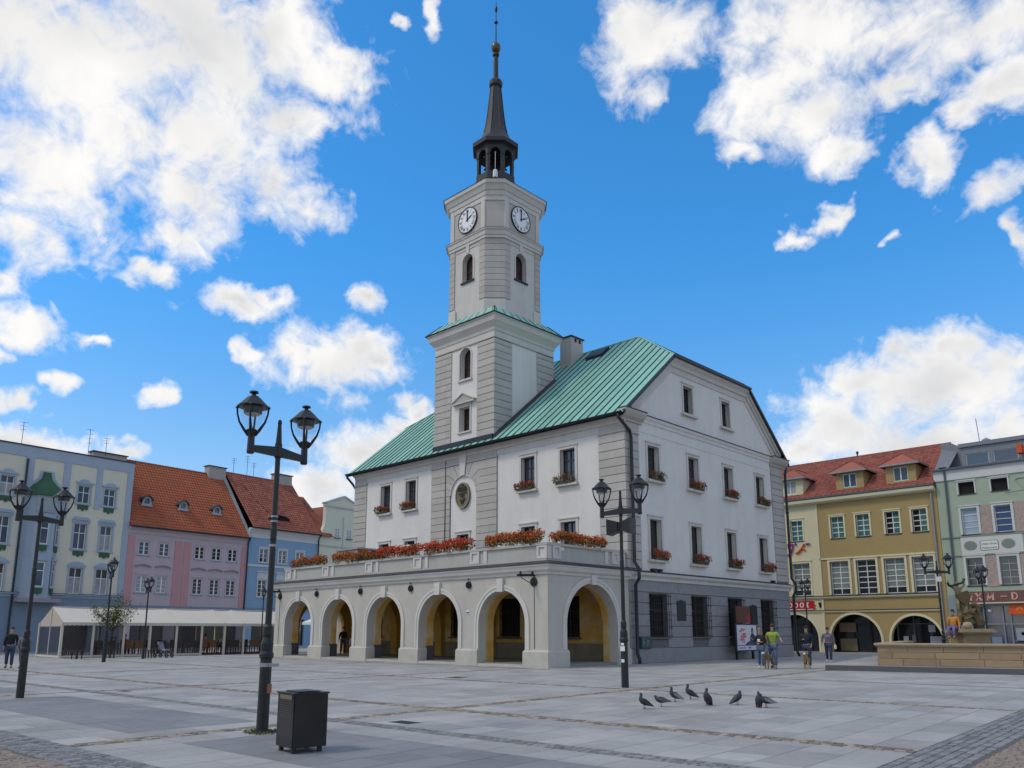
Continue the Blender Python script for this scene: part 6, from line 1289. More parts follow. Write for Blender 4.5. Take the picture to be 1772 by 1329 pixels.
# ------------------------------------------------------------------ flower boxes
def flower(name, label, group, fr, u0, u1, w0, w1, z0, h, nl, nf, box=True, fm=None, tone=1.0, zb=None):
    c = fr((u0+u1)/2, (w0+w1)/2, z0); t = thing(name, label, 'flower box', c, 0, group)
    cu, cw = (u0+u1)/2, (w0+w1)/2; hu, hw_ = (u1-u0)/2, (w1-w0)/2
    if box and u1-u0 < 2:
        b = MB(fr); b.box(u0+0.08*hu, u1-0.08*hu, w0+0.1*hw_, w1-0.5*hw_, z0, z0+h*0.18, skip=''); obj('trough', b, mat('trough_brown', (0.10, 0.06, 0.04), 0.8), t)
    nlu = max(4, int((u1-u0)*4.5)); lumps = [((-0.92+1.84*(k_+random.uniform(-0.4, 0.4))/(nlu-1))*hu, random.uniform(-0.3, 0.6)*hw_, random.uniform(0.3, 0.72)*h, random.uniform(0.27, 0.42)) for k_ in range(nlu) for _ in range(2)]
    def fn(top=0):
        lu, lw, lz, lr = random.choice(lumps); v = Vector((random.gauss(0, 1), random.gauss(0, 1), random.gauss(0, 1))).normalized()*(random.random()**(0.33 if not top else 0.12))
        if top: v = Vector((v.x, abs(v.y)*0.9 if random.random() < 0.6 else v.y, abs(v.z) if random.random() < 0.75 else v.z))
        rr = lr*h*(1.0 if not top else 1.08)
        u = min(max(cu+lu+v.x*rr*1.1, u0-0.06), u1+0.06); return fr(u, cw+lw+v.y*max(rr*0.75, hw_*0.7), max(z0-0.20*h, z0+lz*0.75+v.z*rr))
    o = leafset(nl, fn, 0.085*tone, m_leaf, 'foliage', t); o['kind'] = 'stuff'
    o = leafset(nf, lambda: fn(1), 0.075*tone, fm or m_flr, 'blossoms', t); o['kind'] = 'stuff'
    return t
BFR = Fr(0, -5.72, 1, 0, 0, -1)
BALC = [(-21.3, -17.5, 700, 800, m_flo, 'first'), (-16.7, -13.1, 700, 800, m_flo, 'second'), (-12.7, -8.75, 750, 1150, m_flr, 'third'), (-8.5, -5.0, 700, 1150, m_flr, 'fourth'), (-3.95, -0.35, 800, 1200, m_flo, 'last')]
desc = {'first': 'small orange flowers on the balustrade at the far left end of the arcade', 'second': 'orange flowers on the balustrade before the dark stair head', 'third': 'red flowers on the balustrade beneath the white terrace awning', 'fourth': 'red flowers on the balustrade beneath the oval coat of arms', 'last': 'orange flowers on the balustrade next to the arcade front corner'}
for u0, u1, nl, nf, fm_, k in BALC: flower('balcony_flowers', desc[k], 'flowers along the arcade balustrade', BFR, u0, u1, -0.12, 0.34, 5.42, 0.74, int(nl*2.0), int(nf*2.0), fm=fm_, tone=1.15)
BSR = Fr(-0.22, 0, 0, 1, 1, 0)
flower('balcony_flowers', 'orange flowers on the short balustrade facing the fountain side', 'flowers along the arcade balustrade', BSR, -5.5, -1.7, -0.15, 0.28, 5.42, 0.70, 1600, 2300, fm=m_flo, tone=1.15)
wd_lab = ['red flowers on the leftmost upper sill of the arcade front', 'red flowers on the upper sill just left of the tower bay', 'red flowers on the upper sill just right of the tower bay', 'sparse green and red flowers on the upper sill nearest the corner downpipe']
for i, x in enumerate(UP): flower('window_flowers', wd_lab[i], 'window boxes of the town hall', FF, x-0.72, x+0.48, 0.06, 0.34, 9.31, 0.62, 420, 420 if i < 3 else 130, fm=m_fld, tone=1.0)
ords = ['nearest the corner downpipe', 'second from the corner downpipe', 'third from the corner downpipe', 'farthest from the corner downpipe']
for i, y in enumerate(SY):
    flower('window_flowers', 'flower box on the upper gable-side sill '+ords[i], 'window boxes of the town hall', FS, y-0.5, y+0.72, 0.06, 0.36, 9.31, 0.60, 420, 120 if i == 0 else 330, fm=m_fld)
    flower('window_flowers', 'flower box on the middle gable-side sill '+ords[i], 'window boxes of the town hall', FS, y-0.5, y+0.78, 0.06, 0.38, 5.16, 0.66, 420, 420, fm=m_fld if i else m_flr)
# white awning on the terrace
TA = thing('terrace_awning', 'white framed awning on the terrace behind the red flowers', 'awning', (-13.2, -3.2, 4.5))
b = MB(); b.face([(-14.4, -4.0, 6.28), (-12.0, -4.0, 6.35), (-12.0, -2.5, 6.62), (-14.4, -2.5, 6.55)]); b.face([(-14.4, -4.0, 6.20), (-12.0, -4.0, 6.27), (-12.0, -4.0, 6.36), (-14.4, -4.0, 6.29)]); obj('canopy', b, m_wframe, TA)
for x, y in ((-14.3, -3.9), (-12.1, -3.9), (-14.3, -2.6), (-12.1, -2.6)): b = MB(); b.box(x-0.04, x+0.04, y-0.04, y+0.04, 4.5, 6.3 if y < -3 else 6.55); obj('post', b, m_wframe, TA)
# ------------------------------------------------------------------ poster stand
PS = thing('poster_stand', 'free-standing poster board with pink artwork against the grey town hall base', 'poster stand', (0.75, 10.1, 0))
FP = Fr(0.75, 0, 0, 1, 1, 0)
for u0, u1, z1 in ((9.0, 9.12, 3.0), (10.85, 10.97, 2.96)): b = MB(FP); b.box(u0, u1, -0.12, -0.002, 0.0, z1); obj('leg', b, m_iron, PS)
b = MB(FP); b.box(8.85, 11.35, 0.0, 0.06, 0.45, 1.98); obj('board', b, mat('board_blue', (0.02, 0.035, 0.10), 0.5), PS)
b = MB(FP); b.box(8.97, 11.23, 0.06, 0.066, 0.52, 1.9); po = obj('poster', b, mat('poster_white', (0.60, 0.60, 0.62), 0.5, 0.06, 4), PS)
m_ppk = mat('poster_pink', (0.52, 0.10, 0.17), 0.6, 0.3, 9)
b = MB(FP)
random.seed(5)
for k in range(26):
    a = random.uniform(0, 6.28); r_ = random.random()**0.5*0.42; cu_, cz_ = 9.55+r_*math.cos(a)*0.9, 1.33+r_*math.sin(a); L_ = random.uniform(0.08, 0.2); t_ = random.uniform(0, 3.1); b.stroke((cu_-L_*math.cos(t_), cz_-L_*math.sin(t_)*0.6), (cu_+L_*math.cos(t_), cz_+L_*math.sin(t_)*0.6), random.uniform(0.03, 0.09), 0.066, 0.0664+0.0001*k)
obj('poster_art', b, m_ppk, po)
b = MB(FP); b.box(9.0, 11.2, 0.066, 0.07, 0.76, 0.80); b.prism([(9.8, 0.8), (11.2, 0.8), (11.2, 1.12), (10.2, 0.98)], 0.066, 0.0695); b.box(10.2, 10.5, 0.066, 0.07, 0.6, 0.68); b.box(9.1, 9.9, 0.066, 0.07, 0.62, 0.66); obj('poster_band', b, mat('poster_blue', (0.05, 0.07, 0.19), 0.6), po)
b = MB(FP); b.prism([(10.42, 0.95), (11.02, 0.95), (10.98, 1.3), (10.86, 1.42), (10.6, 1.42), (10.47, 1.3)], 0.0705, 0.0715); b.disc(10.72, 1.56, 0.14, 0.19, 0.0705, 0.0712, 14); obj('poster_figure', b, mat('poster_dark', (0.045, 0.03, 0.045), 0.6), po)
b = MB(FP); b.disc(10.72, 1.53, 0.075, 0.11, 0.072, 0.073, 14); b.stroke((10.55, 1.2), (10.8, 1.05), 0.06, 0.072, 0.0732); obj('poster_face', b, mat('poster_skin', (0.42, 0.26, 0.20), 0.6), po)
b = MB(FP); b.box(9.15, 10.85, -0.10, -0.04, 2.02, 2.95); b2 = obj('upper_board', b, mat('board_rust', (0.115, 0.05, 0.03), 0.7, 0.15, 3), PS)
b = MB(FP); b.disc(10.55, 2.3, 0.2, 0.22, -0.04, -0.034, 16); b.box(10.4, 10.8, -0.04, -0.0345, 2.02, 2.25); obj('upper_poster', b, mat('poster_crimson', (0.35, 0.03, 0.06), 0.6, 0.2, 8), b2)
random.seed(11)
# ------------------------------------------------------------------ fountain
m_sand = mat('sandstone', (0.27, 0.195, 0.115), 0.85, 0.14, 3, 0.3, 40, rnd=0.07, c2=(0.29, 0.21, 0.13))
m_sandj = mat('sandstone_joint', (0.15, 0.11, 0.07), 0.95)
m_step = mat('dark_step', (0.085, 0.09, 0.10), 0.7, 0.12, 6, 0.1)
pd = Vector((6.66, 1.46)).normalized()
FPt = Fr(9.28, 0.47, pd.x, pd.y, pd.y, -pd.x)
b = MB(FPt); b.box(0, 22, -16, 0, 0.0, 0.21); pl = obj('fountain_platform', b, m_step); pl['kind'] = 'structure'
k = 0
for u in range(0, 22, 2):
    for w in range(0, 4): b = MB(FPt); b.box(u+0.006, u+1.994, -w*1.0-0.994, -w*1.0-0.006, 0.205, 0.232); obj('granite_slab', b, m_granite, pl, rnd=True)
b = MB(FPt); b.box(0, 22, -16, -4.0, 0.21, 0.231); obj('platform_top', b, m_granite, pl)
FO = thing('fountain_basin', 'long low sandstone fountain wall of three block courses at the right edge', 'fountain', (14, 3, 0.23))
FBs = FPt.off(1.95, -0.28, 0.232)
def seg_wall(fr, u1, par):
    z = 0.0; hs = [0.27, 0.25, 0.25]
    for r_, h in enumerate(hs):
        u = 0.0 if r_ % 2 else -0.0; first = True
        while u < u1:
            l = random.uniform(1.0, 1.5) if not first else random.uniform(0.5, 1.4); first = False; e = min(u+l, u1)
            b = MB(fr); b.box(u+0.005, e-0.005, -0.35, 0.02-0.02*r_, z+0.004, z+h-0.004, 0.01); obj('stone_block', b, m_sand, par, rnd=True); u = e
        z += h
    return z
seg_wall(FBs, 18, FO)
FBl = Fr(*FBs(0, 0, 0)[:2], -FPt.n[0], -FPt.n[1], -FPt.u[0], -FPt.u[1], 0.232); seg_wall(FBl, 9, FO)
b = MB(FBs); b.box(-0.1, 18, -0.5, 0.1, 0.774, 0.86, 0.02); b.box(-0.1, 0.5, -9, -0.5, 0.774, 0.86); b.box(-0.06, 18, -0.3, 0.06, 0.74, 0.774); obj('rim', b, mat('sandstone_rim', (0.34, 0.265, 0.18), 0.85, 0.1, 3, 0.2), FO)
b = MB(FBs); b.box(0.35, 18, -9, -0.35, 0.3, 0.45); obj('basin_water', b, mat('water', (0.05, 0.07, 0.07), 0.05), FO)
# statue: a bearded sea god with trident arm raised, riding a scrolling sea beast on a pedestal
SX, SY_ = 12.55, 8.5
ST = thing('fountain_statue', 'brown stone fountain statue of a rearing figure group on a square pedestal', 'statue', (SX, SY_, 0.45))
FSt = Fr(SX, SY_, CR[0], CR[1], -CF[0], -CF[1])
b = MB(FSt); b.box(-0.52, 0.62, -0.55, 0.55, 0.4, 1.42); pdst = obj('pedestal', b, m_sand, ST)
b = MB(FSt); b.box(-0.6, 0.7, -0.63, 0.63, 1.42, 1.5); b.box(-0.72, 0.82, -0.75, 0.75, 1.5, 1.58); b.box(-0.66, 0.76, -0.7, 0.7, 1.58, 1.66); obj('pedestal_cap', b, mat('pedestal_cap', (0.34, 0.27, 0.15), 0.85, 0.12, 4, 0.2), pdst)
# ------------------------------------------------------------------ skinned figures
def skin(name, V_, E_, m, par, root=0, sub=1, local=True):
    """V_: {key: (x, y, z, r)} with r a number or (rx, ry); E_: key pairs"""
    keys = list(V_); ix = {k: i for i, k in enumerate(keys)}
    me = bpy.data.meshes.new(name); me.from_pydata([V_[k][:3] for k in keys], [(ix[a], ix[b]) for a, b in E_], []); me.materials.append(m)
    o = bpy.data.objects.new(name, me); col.objects.link(o)
    md = o.modifiers.new('skin', 'SKIN'); md.use_smooth_shade = True; md.branch_smoothing = 0.6
    sv = me.skin_vertices[0].data
    roots = root if isinstance(root, (list, tuple)) else [root]
    for k in keys:
        r_ = V_[k][3]; sv[ix[k]].radius = r_ if isinstance(r_, tuple) else (r_, r_); sv[ix[k]].use_root = k in roots
    ss = o.modifiers.new('sub', 'SUBSURF'); ss.levels = sub; ss.render_levels = sub
    dg = bpy.context.evaluated_depsgraph_get(); me2 = bpy.data.meshes.new_from_object(o.evaluated_get(dg)); o.modifiers.clear(); o.data = me2
    if not me2.materials: me2.materials.append(m)
    me2.polygons.foreach_set('use_smooth', [True]*len(me2.polygons))
    if par: o.parent = par
    return o
m_skin = mat('skin', (0.42, 0.25, 0.18), 0.6, 0.06, 8)
m_shoe = mat('shoe_dark', (0.03, 0.03, 0.032), 0.6); m_shoew = mat('shoe_white', (0.6, 0.6, 0.6), 0.6)
def person(label, loc, face, top, legs, hair, h=1.75, pose='walk', sleeve=1.0, armL=None, armR=None, shoe=None, cap=None, stride=0.16, group=None, bulk=1.0, sit=False, sleevem=None):
    """face: world direction looked at; figure built facing -Y"""
    t = thing('person', label, 'person', loc, math.atan2(face[0], -face[1]), group); s = h/1.75; k = bulk
    hz = 0.5 if sit else 0.93; dz = hz-0.93
    J = {'pel': (0, 0, 0.95+dz, (0.15*k, 0.105*k)), 'spi': (0, 0.01, 1.13+dz, (0.14*k, 0.10*k)), 'che': (0, 0, 1.33+dz, (0.165*k, 0.115*k)), 'nb': (0, 0.01, 1.455+dz, 0.07), 'nk': (0, 0, 1.52+dz, 0.055), 'h1': (0, -0.02, 1.575+dz, (0.062, 0.075)), 'h2': (0, -0.015, 1.65+dz, (0.077, 0.095)), 'h3': (0, 0.0, 1.725+dz, (0.065, 0.08)), 'h4': (0, 0.005, 1.757+dz, 0.035)}
    ed = [('pel', 'spi'), ('spi', 'che'), ('che', 'nb'), ('nb', 'nk'), ('nk', 'h1'), ('h1', 'h2'), ('h2', 'h3'), ('h3', 'h4')]
    aL = armL or [(0.235*k, 0.03, 1.16), (0.25*k, -0.06, 0.93)]; aR = armR or [(-0.235*k, 0.0, 1.16), (-0.25*k, 0.06, 0.94)]
    sh = {}
    for sd, sg, arm in (('L', 1, aL), ('R', -1, aR)):
        e, w = [(a[0], a[1], a[2]+dz) for a in arm]; d = (Vector(w)-Vector(e)).normalized(); hd = Vector(w)+d*0.07
        J['sh'+sd] = (sg*0.175*k, 0, 1.41+dz, 0.062*k); J['el'+sd] = (*e, 0.044); J['wr'+sd] = (*w, 0.029); J['hd'+sd] = (*hd, (0.036, 0.022))
        ed += [('che', 'sh'+sd), ('sh'+sd, 'el'+sd), ('el'+sd, 'wr'+sd), ('wr'+sd, 'hd'+sd)]
        st = stride*sg
        if sit: J['hp'+sd] = (sg*0.09, -0.02, 0.5, 0.09); J['kn'+sd] = (sg*0.11, -0.44, 0.5, 0.062); J['an'+sd] = (sg*0.11, -0.42, 0.09, 0.04); J['to'+sd] = (sg*0.12, -0.58, 0.04, 0.038)
        else: J['hp'+sd] = (sg*0.088*k, 0, 0.89, 0.092*k); J['kn'+sd] = (sg*0.10, -st*0.75-0.03, 0.5, 0.062); J['an'+sd] = (sg*0.10, -st+(0.04 if st > 0 else 0.10), 0.085 if st >= 0 else 0.12, 0.04); J['to'+sd] = (sg*0.115, -st-0.11, 0.035, 0.037)
        ed += [('pel', 'hp'+sd), ('hp'+sd, 'kn'+sd), ('kn'+sd, 'an'+sd), ('an'+sd, 'to'+sd)]
        # five fingers, each a chain rooted in the palm
        side = d.cross(Vector((0, 1, 0))); side = side.normalized() if side.length > 0.1 else Vector((1, 0, 0))
        for f_, (off, ln) in enumerate(((-0.026, 0.068), (-0.009, 0.08), (0.009, 0.075), (0.025, 0.058))):
            b0 = hd+side*off; m0 = b0+d*ln*0.6; t0 = b0+d*ln+Vector((0, -0.02, 0))
            J[f'f{sd}{f_}a'] = (*b0, 0.010); J[f'f{sd}{f_}b'] = (*m0, 0.009); J[f'f{sd}{f_}c'] = (*t0, 0.007); ed += [(f'f{sd}{f_}a', f'f{sd}{f_}b'), (f'f{sd}{f_}b', f'f{sd}{f_}c')]
        b0 = Vector(w)+d*0.03; th1 = b0+Vector((0, -0.045, 0))+d*0.03; J[f't{sd}a'] = (*b0, 0.012); J[f't{sd}b'] = (*th1, 0.010); J[f't{sd}c'] = (*(th1+d*0.03), 0.008); ed += [(f't{sd}a', f't{sd}b'), (f't{sd}b', f't{sd}c')]
    J['ns'] = (0, -0.09, 1.64+dz, 0.018); J['ns2'] = (0, -0.118, 1.625+dz, 0.013); ed.append(('ns', 'ns2'))
    roots = ['pel', 'ns']+[f'f{a}{i}a' for a in 'LR' for i in range(4)]+['tLa', 'tRa']
    skin('body', J, ed, m_skin, t, roots, 1)
    G = lambda key, add, dz_=0: (J[key][0], J[key][1], J[key][2]+dz_, tuple(x+add for x in J[key][3]) if isinstance(J[key][3], tuple) else J[key][3]+add)
    SV = {'a': G('pel', 0.025, -0.02), 'b': G('spi', 0.028), 'c': G('che', 0.026), 'd': G('nb', 0.022, -0.01)}; SE = [('a', 'b'), ('b', 'c'), ('c', 'd')]
    for sd in 'LR':
        SV['s'+sd] = G('sh'+sd, 0.022); e = Vector(J['el'+sd][:3]); s0 = Vector(J['sh'+sd][:3]); w = Vector(J['wr'+sd][:3])
        if sleeve >= 1: SV['e'+sd] = G('el'+sd, 0.020); SV['w'+sd] = (*(e+(w-e)*0.92), 0.045); SE += [('c', 's'+sd), ('s'+sd, 'e'+sd), ('e'+sd, 'w'+sd)]
        else: SV['e'+sd] = (*(s0+(e-s0)*sleeve*1.3), 0.066); SE += [('c', 's'+sd), ('s'+sd, 'e'+sd)]
    skin('jacket' if sleeve >= 1 else 'shirt', SV, SE, top, t, 'a', 1)
    TV = {'a': G('pel', 0.015, -0.03)}; TE = []
    for sd in 'LR': TV['h'+sd] = G('hp'+sd, 0.018); TV['k'+sd] = G('kn'+sd, 0.018); TV['n'+sd] = G('an'+sd, 0.026, 0.03); TE += [('a', 'h'+sd), ('h'+sd, 'k'+sd), ('k'+sd, 'n'+sd)]
    skin('trousers', TV, TE, legs, t, 'a', 1)
    XV = {}; XE = []
    for sd in 'LR': XV['a'+sd] = G('an'+sd, 0.012, -0.02); XV['t'+sd] = G('to'+sd, 0.010, 0.0); XE.append(('a'+sd, 't'+sd))
    skin('shoes', XV, XE, shoe or m_shoe, t, ['aL', 'aR'], 1)
    p = MB(); p.smooth = True; n = 12
    rings = [(0.093, 1.625, 0.02), (0.10, 1.68, 0.012), (0.092, 1.735, 0.008), (0.062, 1.777, 0.005), (0.02, 1.795, 0.0)]
    for r_, z, dy in rings: p.v += [(r_*0.86*math.cos(2*PI*j/n), dy+r_*1.1*math.sin(2*PI*j/n)+(0.03 if z < 1.66 else 0), z+dz+(0.05 if (z < 1.66 and math.sin(2*PI*j/n) < -0.2) else 0)) for j in range(n)]
    for i in range(len(rings)-1):
        for j in range(n): q_ = (j+1) % n; p.f.append([i*n+j, i*n+q_, (i+1)*n+q_, (i+1)*n+j]); p.r.append(0)
    p.f.append([(len(rings)-1)*n+j for j in range(n)]); p.r.append(0); obj('hair' if not cap else 'cap', p, cap or hair, t, local=True)
    if cap: p = MB(); p.prism([(-0.07, 1.69+dz), (0.07, 1.69+dz), (0.06, 1.715+dz), (-0.06, 1.715+dz)], -0.19, -0.07); obj('cap_peak', p, cap, t, local=True)
    p = MB()
    for sg in (-1, 1): p.lathe([(0.002, -0.008), (0.010, 0), (0.002, 0.008)], (sg*0.032, -0.098, 1.662+dz), 6)
    obj('eyes', p, m_dark, t, local=True)
    t.scale = (s, s, s); return t
m_jean = mat('denim', (0.075, 0.12, 0.21), 0.85, 0.2, 14); m_jeand = mat('dark_denim', (0.035, 0.05, 0.09), 0.85, 0.2, 14)
m_blk = mat('black_cloth', (0.014, 0.014, 0.016), 0.85, 0.15, 10); m_lime = mat('lime_shirt', (0.24, 0.36, 0.045), 0.8, 0.08, 8)
m_navy = mat('navy_cloth', (0.012, 0.016, 0.028), 0.85, 0.15, 10); m_plum = mat('plum_shirt', (0.15, 0.115, 0.155), 0.85, 0.1, 10)
m_hair = mat('brown_hair', (0.05, 0.03, 0.02), 0.6); m_hairb = mat('blond_hair', (0.25, 0.17, 0.09), 0.6); m_wh = mat('white_cloth', (0.6, 0.6, 0.58), 0.85)
m_capr = mat('red_cap', (0.10, 0.02, 0.025), 0.8); m_grn = mat('grey_cloth', (0.16, 0.16, 0.17), 0.85); m_blu = mat('blue_cloth', (0.07, 0.10, 0.2), 0.85)
tocam = lambda x, y: (CAM[0]-x, CAM[1]-y)
p1 = person('person in black jacket and jeans walking beside the person in green', (6.72, 0.05, 0), (0.35, -1), m_blk, m_jean, m_hairb, 1.66, armL=[(0.25, 0.02, 1.15), (0.09, -0.2, 1.16)], armR=[(-0.27, 0.03, 1.15), (-0.08, -0.2, 1.10)], shoe=m_shoew, group='people strolling by the town hall')
p = MB(); p.box(-0.09, 0.03, -0.215, -0.20, 1.17, 1.30); obj('held_paper', p, m_wh, p1, local=True)
p2 = person('person in lime green shirt and jeans walking a brindle dog', (7.06, 0.52, 0), (0.3, -1), m_lime, m_jean, m_hair, 1.84, sleeve=0.55, armL=[(0.30, 0.05, 1.18), (0.36, -0.12, 1.10)], armR=[(-0.26, 0.03, 1.16), (-0.2, -0.2, 1.04)], group='people strolling by the town hall')
p = MB(); p.box(-0.085, 0.085, -0.118, -0.1, 1.655, 1.69); obj('sunglasses', p, m_dark, p2, local=True)
p = MB(); p.prism([(-0.08, 1.26), (0.08, 1.27), (0.08, 1.31), (-0.08, 1.30)], -0.158, -0.150); obj('shirt_print', p, mat('print_red', (0.35, 0.06, 0.03), 0.7), p2, local=True)
p3 = person('person in navy hoodie and jeans walking a tan and black dog', (8.0, 1.75, 0), (0.3, -1), m_navy, m_jeand, m_hair, 1.76, armL=[(0.24, 0.02, 1.15), (0.2, -0.12, 0.98)], armR=[(-0.25, 0.0, 1.17), (-0.12, -0.2, 1.2)], shoe=m_shoew, bulk=1.12, cap=m_blk, group='people strolling by the town hall')
p4 = person('person in plum shirt and red cap walking alone near the fountain', (5.9, 8.95, 0), (0.35, -1), m_plum, m_jeand, m_hair, 1.74, armL=[(0.28, 0.03, 1.16), (0.31, -0.02, 0.94)], armR=[(-0.27, 0.02, 1.16), (-0.30, -0.02, 0.95)], shoe=m_shoew, bulk=1.15, cap=m_capr, stride=0.12, group='people strolling by the town hall')
p = MB(); p.prism([(-0.13, 1.30), (0.13, 1.30), (0.11, 1.36), (0.0, 1.33), (-0.11, 1.36)], -0.175, -0.165); obj('shirt_print', p, mat('print_blue', (0.13, 0.32, 0.6), 0.7), p4, local=True)
p = MB(); p.lathe([(0.03, 0.66), (0.07, 0.70), (0.06, 0.84), (0.01, 0.9)], (0.33, -0.05, 0), 8); obj('held_bag', p, m_wh, p4, local=True)
person('person in dark jacket standing in the far arch of the arcade', (-19.55, -3.1, 0.13), (1, -0.4), m_blk, m_jeand, mat('auburn_hair', (0.20, 0.07, 0.025), 0.6), 1.68, stride=0.04, group='people under the arcade')
person('person in white top sitting in the second arch of the arcade', (-18.95, -2.7, 0.13), (0.8, -0.8), m_wh, m_blu, m_hair, 1.75, sit=True, group='people under the arcade')
person('person in grey top with brown hair sitting in the second arch', (-18.5, -2.2, 0.13), (0.6, -1), m_grn, m_blu, mat('red_brown_hair', (0.10, 0.035, 0.018), 0.6), 1.72, sit=True, group='people under the arcade')
def stool(loc, label, rz_=0.0, grp='stools and seats on the square', sc_=1.0, m=None, name='stool', cat='stool'):
    t = thing(name, label, cat, loc, rz_, grp); m = m or m_brown
    b = MB(); b.box(-0.22, 0.22, -0.22, 0.22, 0.42, 0.46); obj('seat', b, m, t, local=True)
    for x in (-0.18, 0.18):
        for y in (-0.18, 0.18): b = MB(); b.box(x-0.025, x+0.025, y-0.025, y+0.025, 0, 0.42); obj('leg', b, m, t, local=True)
    if name == 'chair': b = MB(); b.box(-0.22, 0.22, 0.18, 0.22, 0.46, 0.92); obj('backrest', b, m, t, local=True)
    t.scale = (sc_,)*3; return t
stool((-18.95, -2.66, 0.13), 'wooden stool under the person in white in the arcade', R(45), 'seats under the arcade')
stool((-18.5, -2.15, 0.13), 'wooden stool under the person in grey in the arcade', R(30), 'seats under the arcade')
person('person in black top standing behind the left lamp pole', (-16.6, -22.0, 0), (1, -0.3), m_blk, m_jeand, m_hair, 1.72, stride=0.05, group='people by the left lamp')
person('person in pale striped top half hidden by the left lamp pole', (-15.6, -21.75, 0), (0.9, -0.6), m_grn, m_jeand, m_hair, 1.60, stride=0.05, group='people by the left lamp')
px_, py_, _ = FSt(-0.70, 0.1, 0)
person('person in orange top and violet trousers sitting on the statue pedestal', (px_, py_, 1.22), (-CR[0]*0.7-CF[0]*0.7, -CR[1]*0.7-CF[1]*0.7), mat('orange_jacket', (0.50, 0.22, 0.04), 0.8), mat('violet_cloth', (0.16, 0.13, 0.30), 0.8), m_hair, 1.70, sit=True)
# ------------------------------------------------------------------ dogs
def dog(label, loc, face, m, m2, s=1.0, m3=None):
    t = thing('dog', label, 'dog', loc, math.atan2(face[0], -face[1]), 'dogs on leads')
    V_ = {'rump': (0, 0.27, 0.50, (0.095, 0.11)), 'mid': (0, 0.03, 0.50, (0.10, 0.12)), 'che': (0, -0.20, 0.49, (0.105, 0.15)), 'nk': (0, -0.34, 0.60, 0.085), 'hd': (0, -0.44, 0.69, (0.075, 0.075)), 'mz': (0, -0.56, 0.66, 0.045), 'no': (0, -0.63, 0.65, 0.032),
          'tl': (0, 0.40, 0.55, 0.03), 'tl2': (0, 0.52, 0.66, 0.022), 'tl3': (0, 0.56, 0.76, 0.013)}
    E_ = [('rump', 'mid'), ('mid', 'che'), ('che', 'nk'), ('nk', 'hd'), ('hd', 'mz'), ('mz', 'no'), ('rump', 'tl'), ('tl', 'tl2'), ('tl2', 'tl3')]
    for sd, sg in (('L', 1), ('R', -1)):
        f = 0.09*sg
        V_.update({'sh'+sd: (sg*0.085, -0.21, 0.40, 0.055), 'fe'+sd: (sg*0.085, -0.20-f*0.6, 0.25, 0.036), 'fp'+sd: (sg*0.085, -0.21-f, 0.06, 0.027), 'ft'+sd: (sg*0.085, -0.25-f, 0.025, 0.028), 'hi'+sd: (sg*0.08, 0.25, 0.40, 0.07), 'kn'+sd: (sg*0.085, 0.19+f*0.5, 0.30, 0.045), 'ho'+sd: (sg*0.085, 0.31+f, 0.18, 0.025), 'hp'+sd: (sg*0.085, 0.27+f, 0.05, 0.025), 'ht'+sd: (sg*0.085, 0.22+f, 0.025, 0.028), 'ea'+sd: (sg*0.055, -0.41, 0.75, 0.022), 'eb'+sd: (sg*0.085, -0.40, 0.80 if m3 else 0.70, 0.012)})
        E_ += [('che', 'sh'+sd), ('sh'+sd, 'fe'+sd), ('fe'+sd, 'fp'+sd), ('fp'+sd, 'ft'+sd), ('rump', 'hi'+sd), ('hi'+sd, 'kn'+sd), ('kn'+sd, 'ho'+sd), ('ho'+sd, 'hp'+sd), ('hp'+sd, 'ht'+sd), ('hd', 'ea'+sd), ('ea'+sd, 'eb'+sd)]
    skin('body', V_, E_, m, t, 'mid', 1)
    p = MB(); p.smooth = True; p.lathe([(0.005, -0.09), (0.04, -0.08), (0.05, 0.0), (0.06, 0.08), (0.03, 0.10)], (0, -0.575, 0.66), 10)
    pts = []
    for v in p.v: x, y, z = v; pts.append((x, -0.575-(z-0.66)*-0.9, 0.665+(y+0.575)*0.8))
    p.v = pts; obj('muzzle', p, m2, t, local=True)
    p = MB(); p.lathe([(0.09, 0), (0.09, 0.03)], (0, -0.33, 0.585), 12); obj('collar', p, mat('collar_red', (0.25, 0.02, 0.02), 0.7), t, local=True)
    p = MB(); p.smooth = True
    if m3: p.lathe([(0.01, -0.09), (0.095, -0.05), (0.108, 0.0), (0.095, 0.05), (0.01, 0.09)], (0, 0.05, 0.56), 12, 0, 1.05, 2.2); obj('saddle_patch', p, m3, t, local=True)
    t.scale = (s, s, s); return t
m_brin = mat('brindle_fur', (0.17, 0.11, 0.06), 0.85, 0.35, 9, 0.3, 60); m_tanf = mat('tan_fur', (0.34, 0.23, 0.13), 0.85, 0.2, 9, 0.3, 60)
d1 = dog('brindle brown dog with white muzzle walking ahead of the person in green', (7.25, -0.35, 0), (0.1, -1), m_brin, m_wh, 1.0)
d2 = dog('tan and black dog walking ahead of the person in the navy hoodie', (8.25, 1.05, 0), (0.3, -1), m_tanf, m_wh, 0.95, m_blk)
def lead(a, b, label):
    b_ = MB(); n = 8; b_.tube([(a[0]+(b[0]-a[0])*i/n, a[1]+(b[1]-a[1])*i/n, a[2]+(b[2]-a[2])*i/n-0.15*math.sin(PI*i/n)) for i in range(n+1)], 0.010, 5); tag(obj('dog_lead', b_, m_iron), label, 'dog lead')
lead((7.02, 0.3, 1.02), (7.26, -0.66, 0.62), 'thin lead of the brindle dog'); lead((8.02, 1.5, 1.1), (8.32, 0.75, 0.6), 'thin lead of the tan dog')
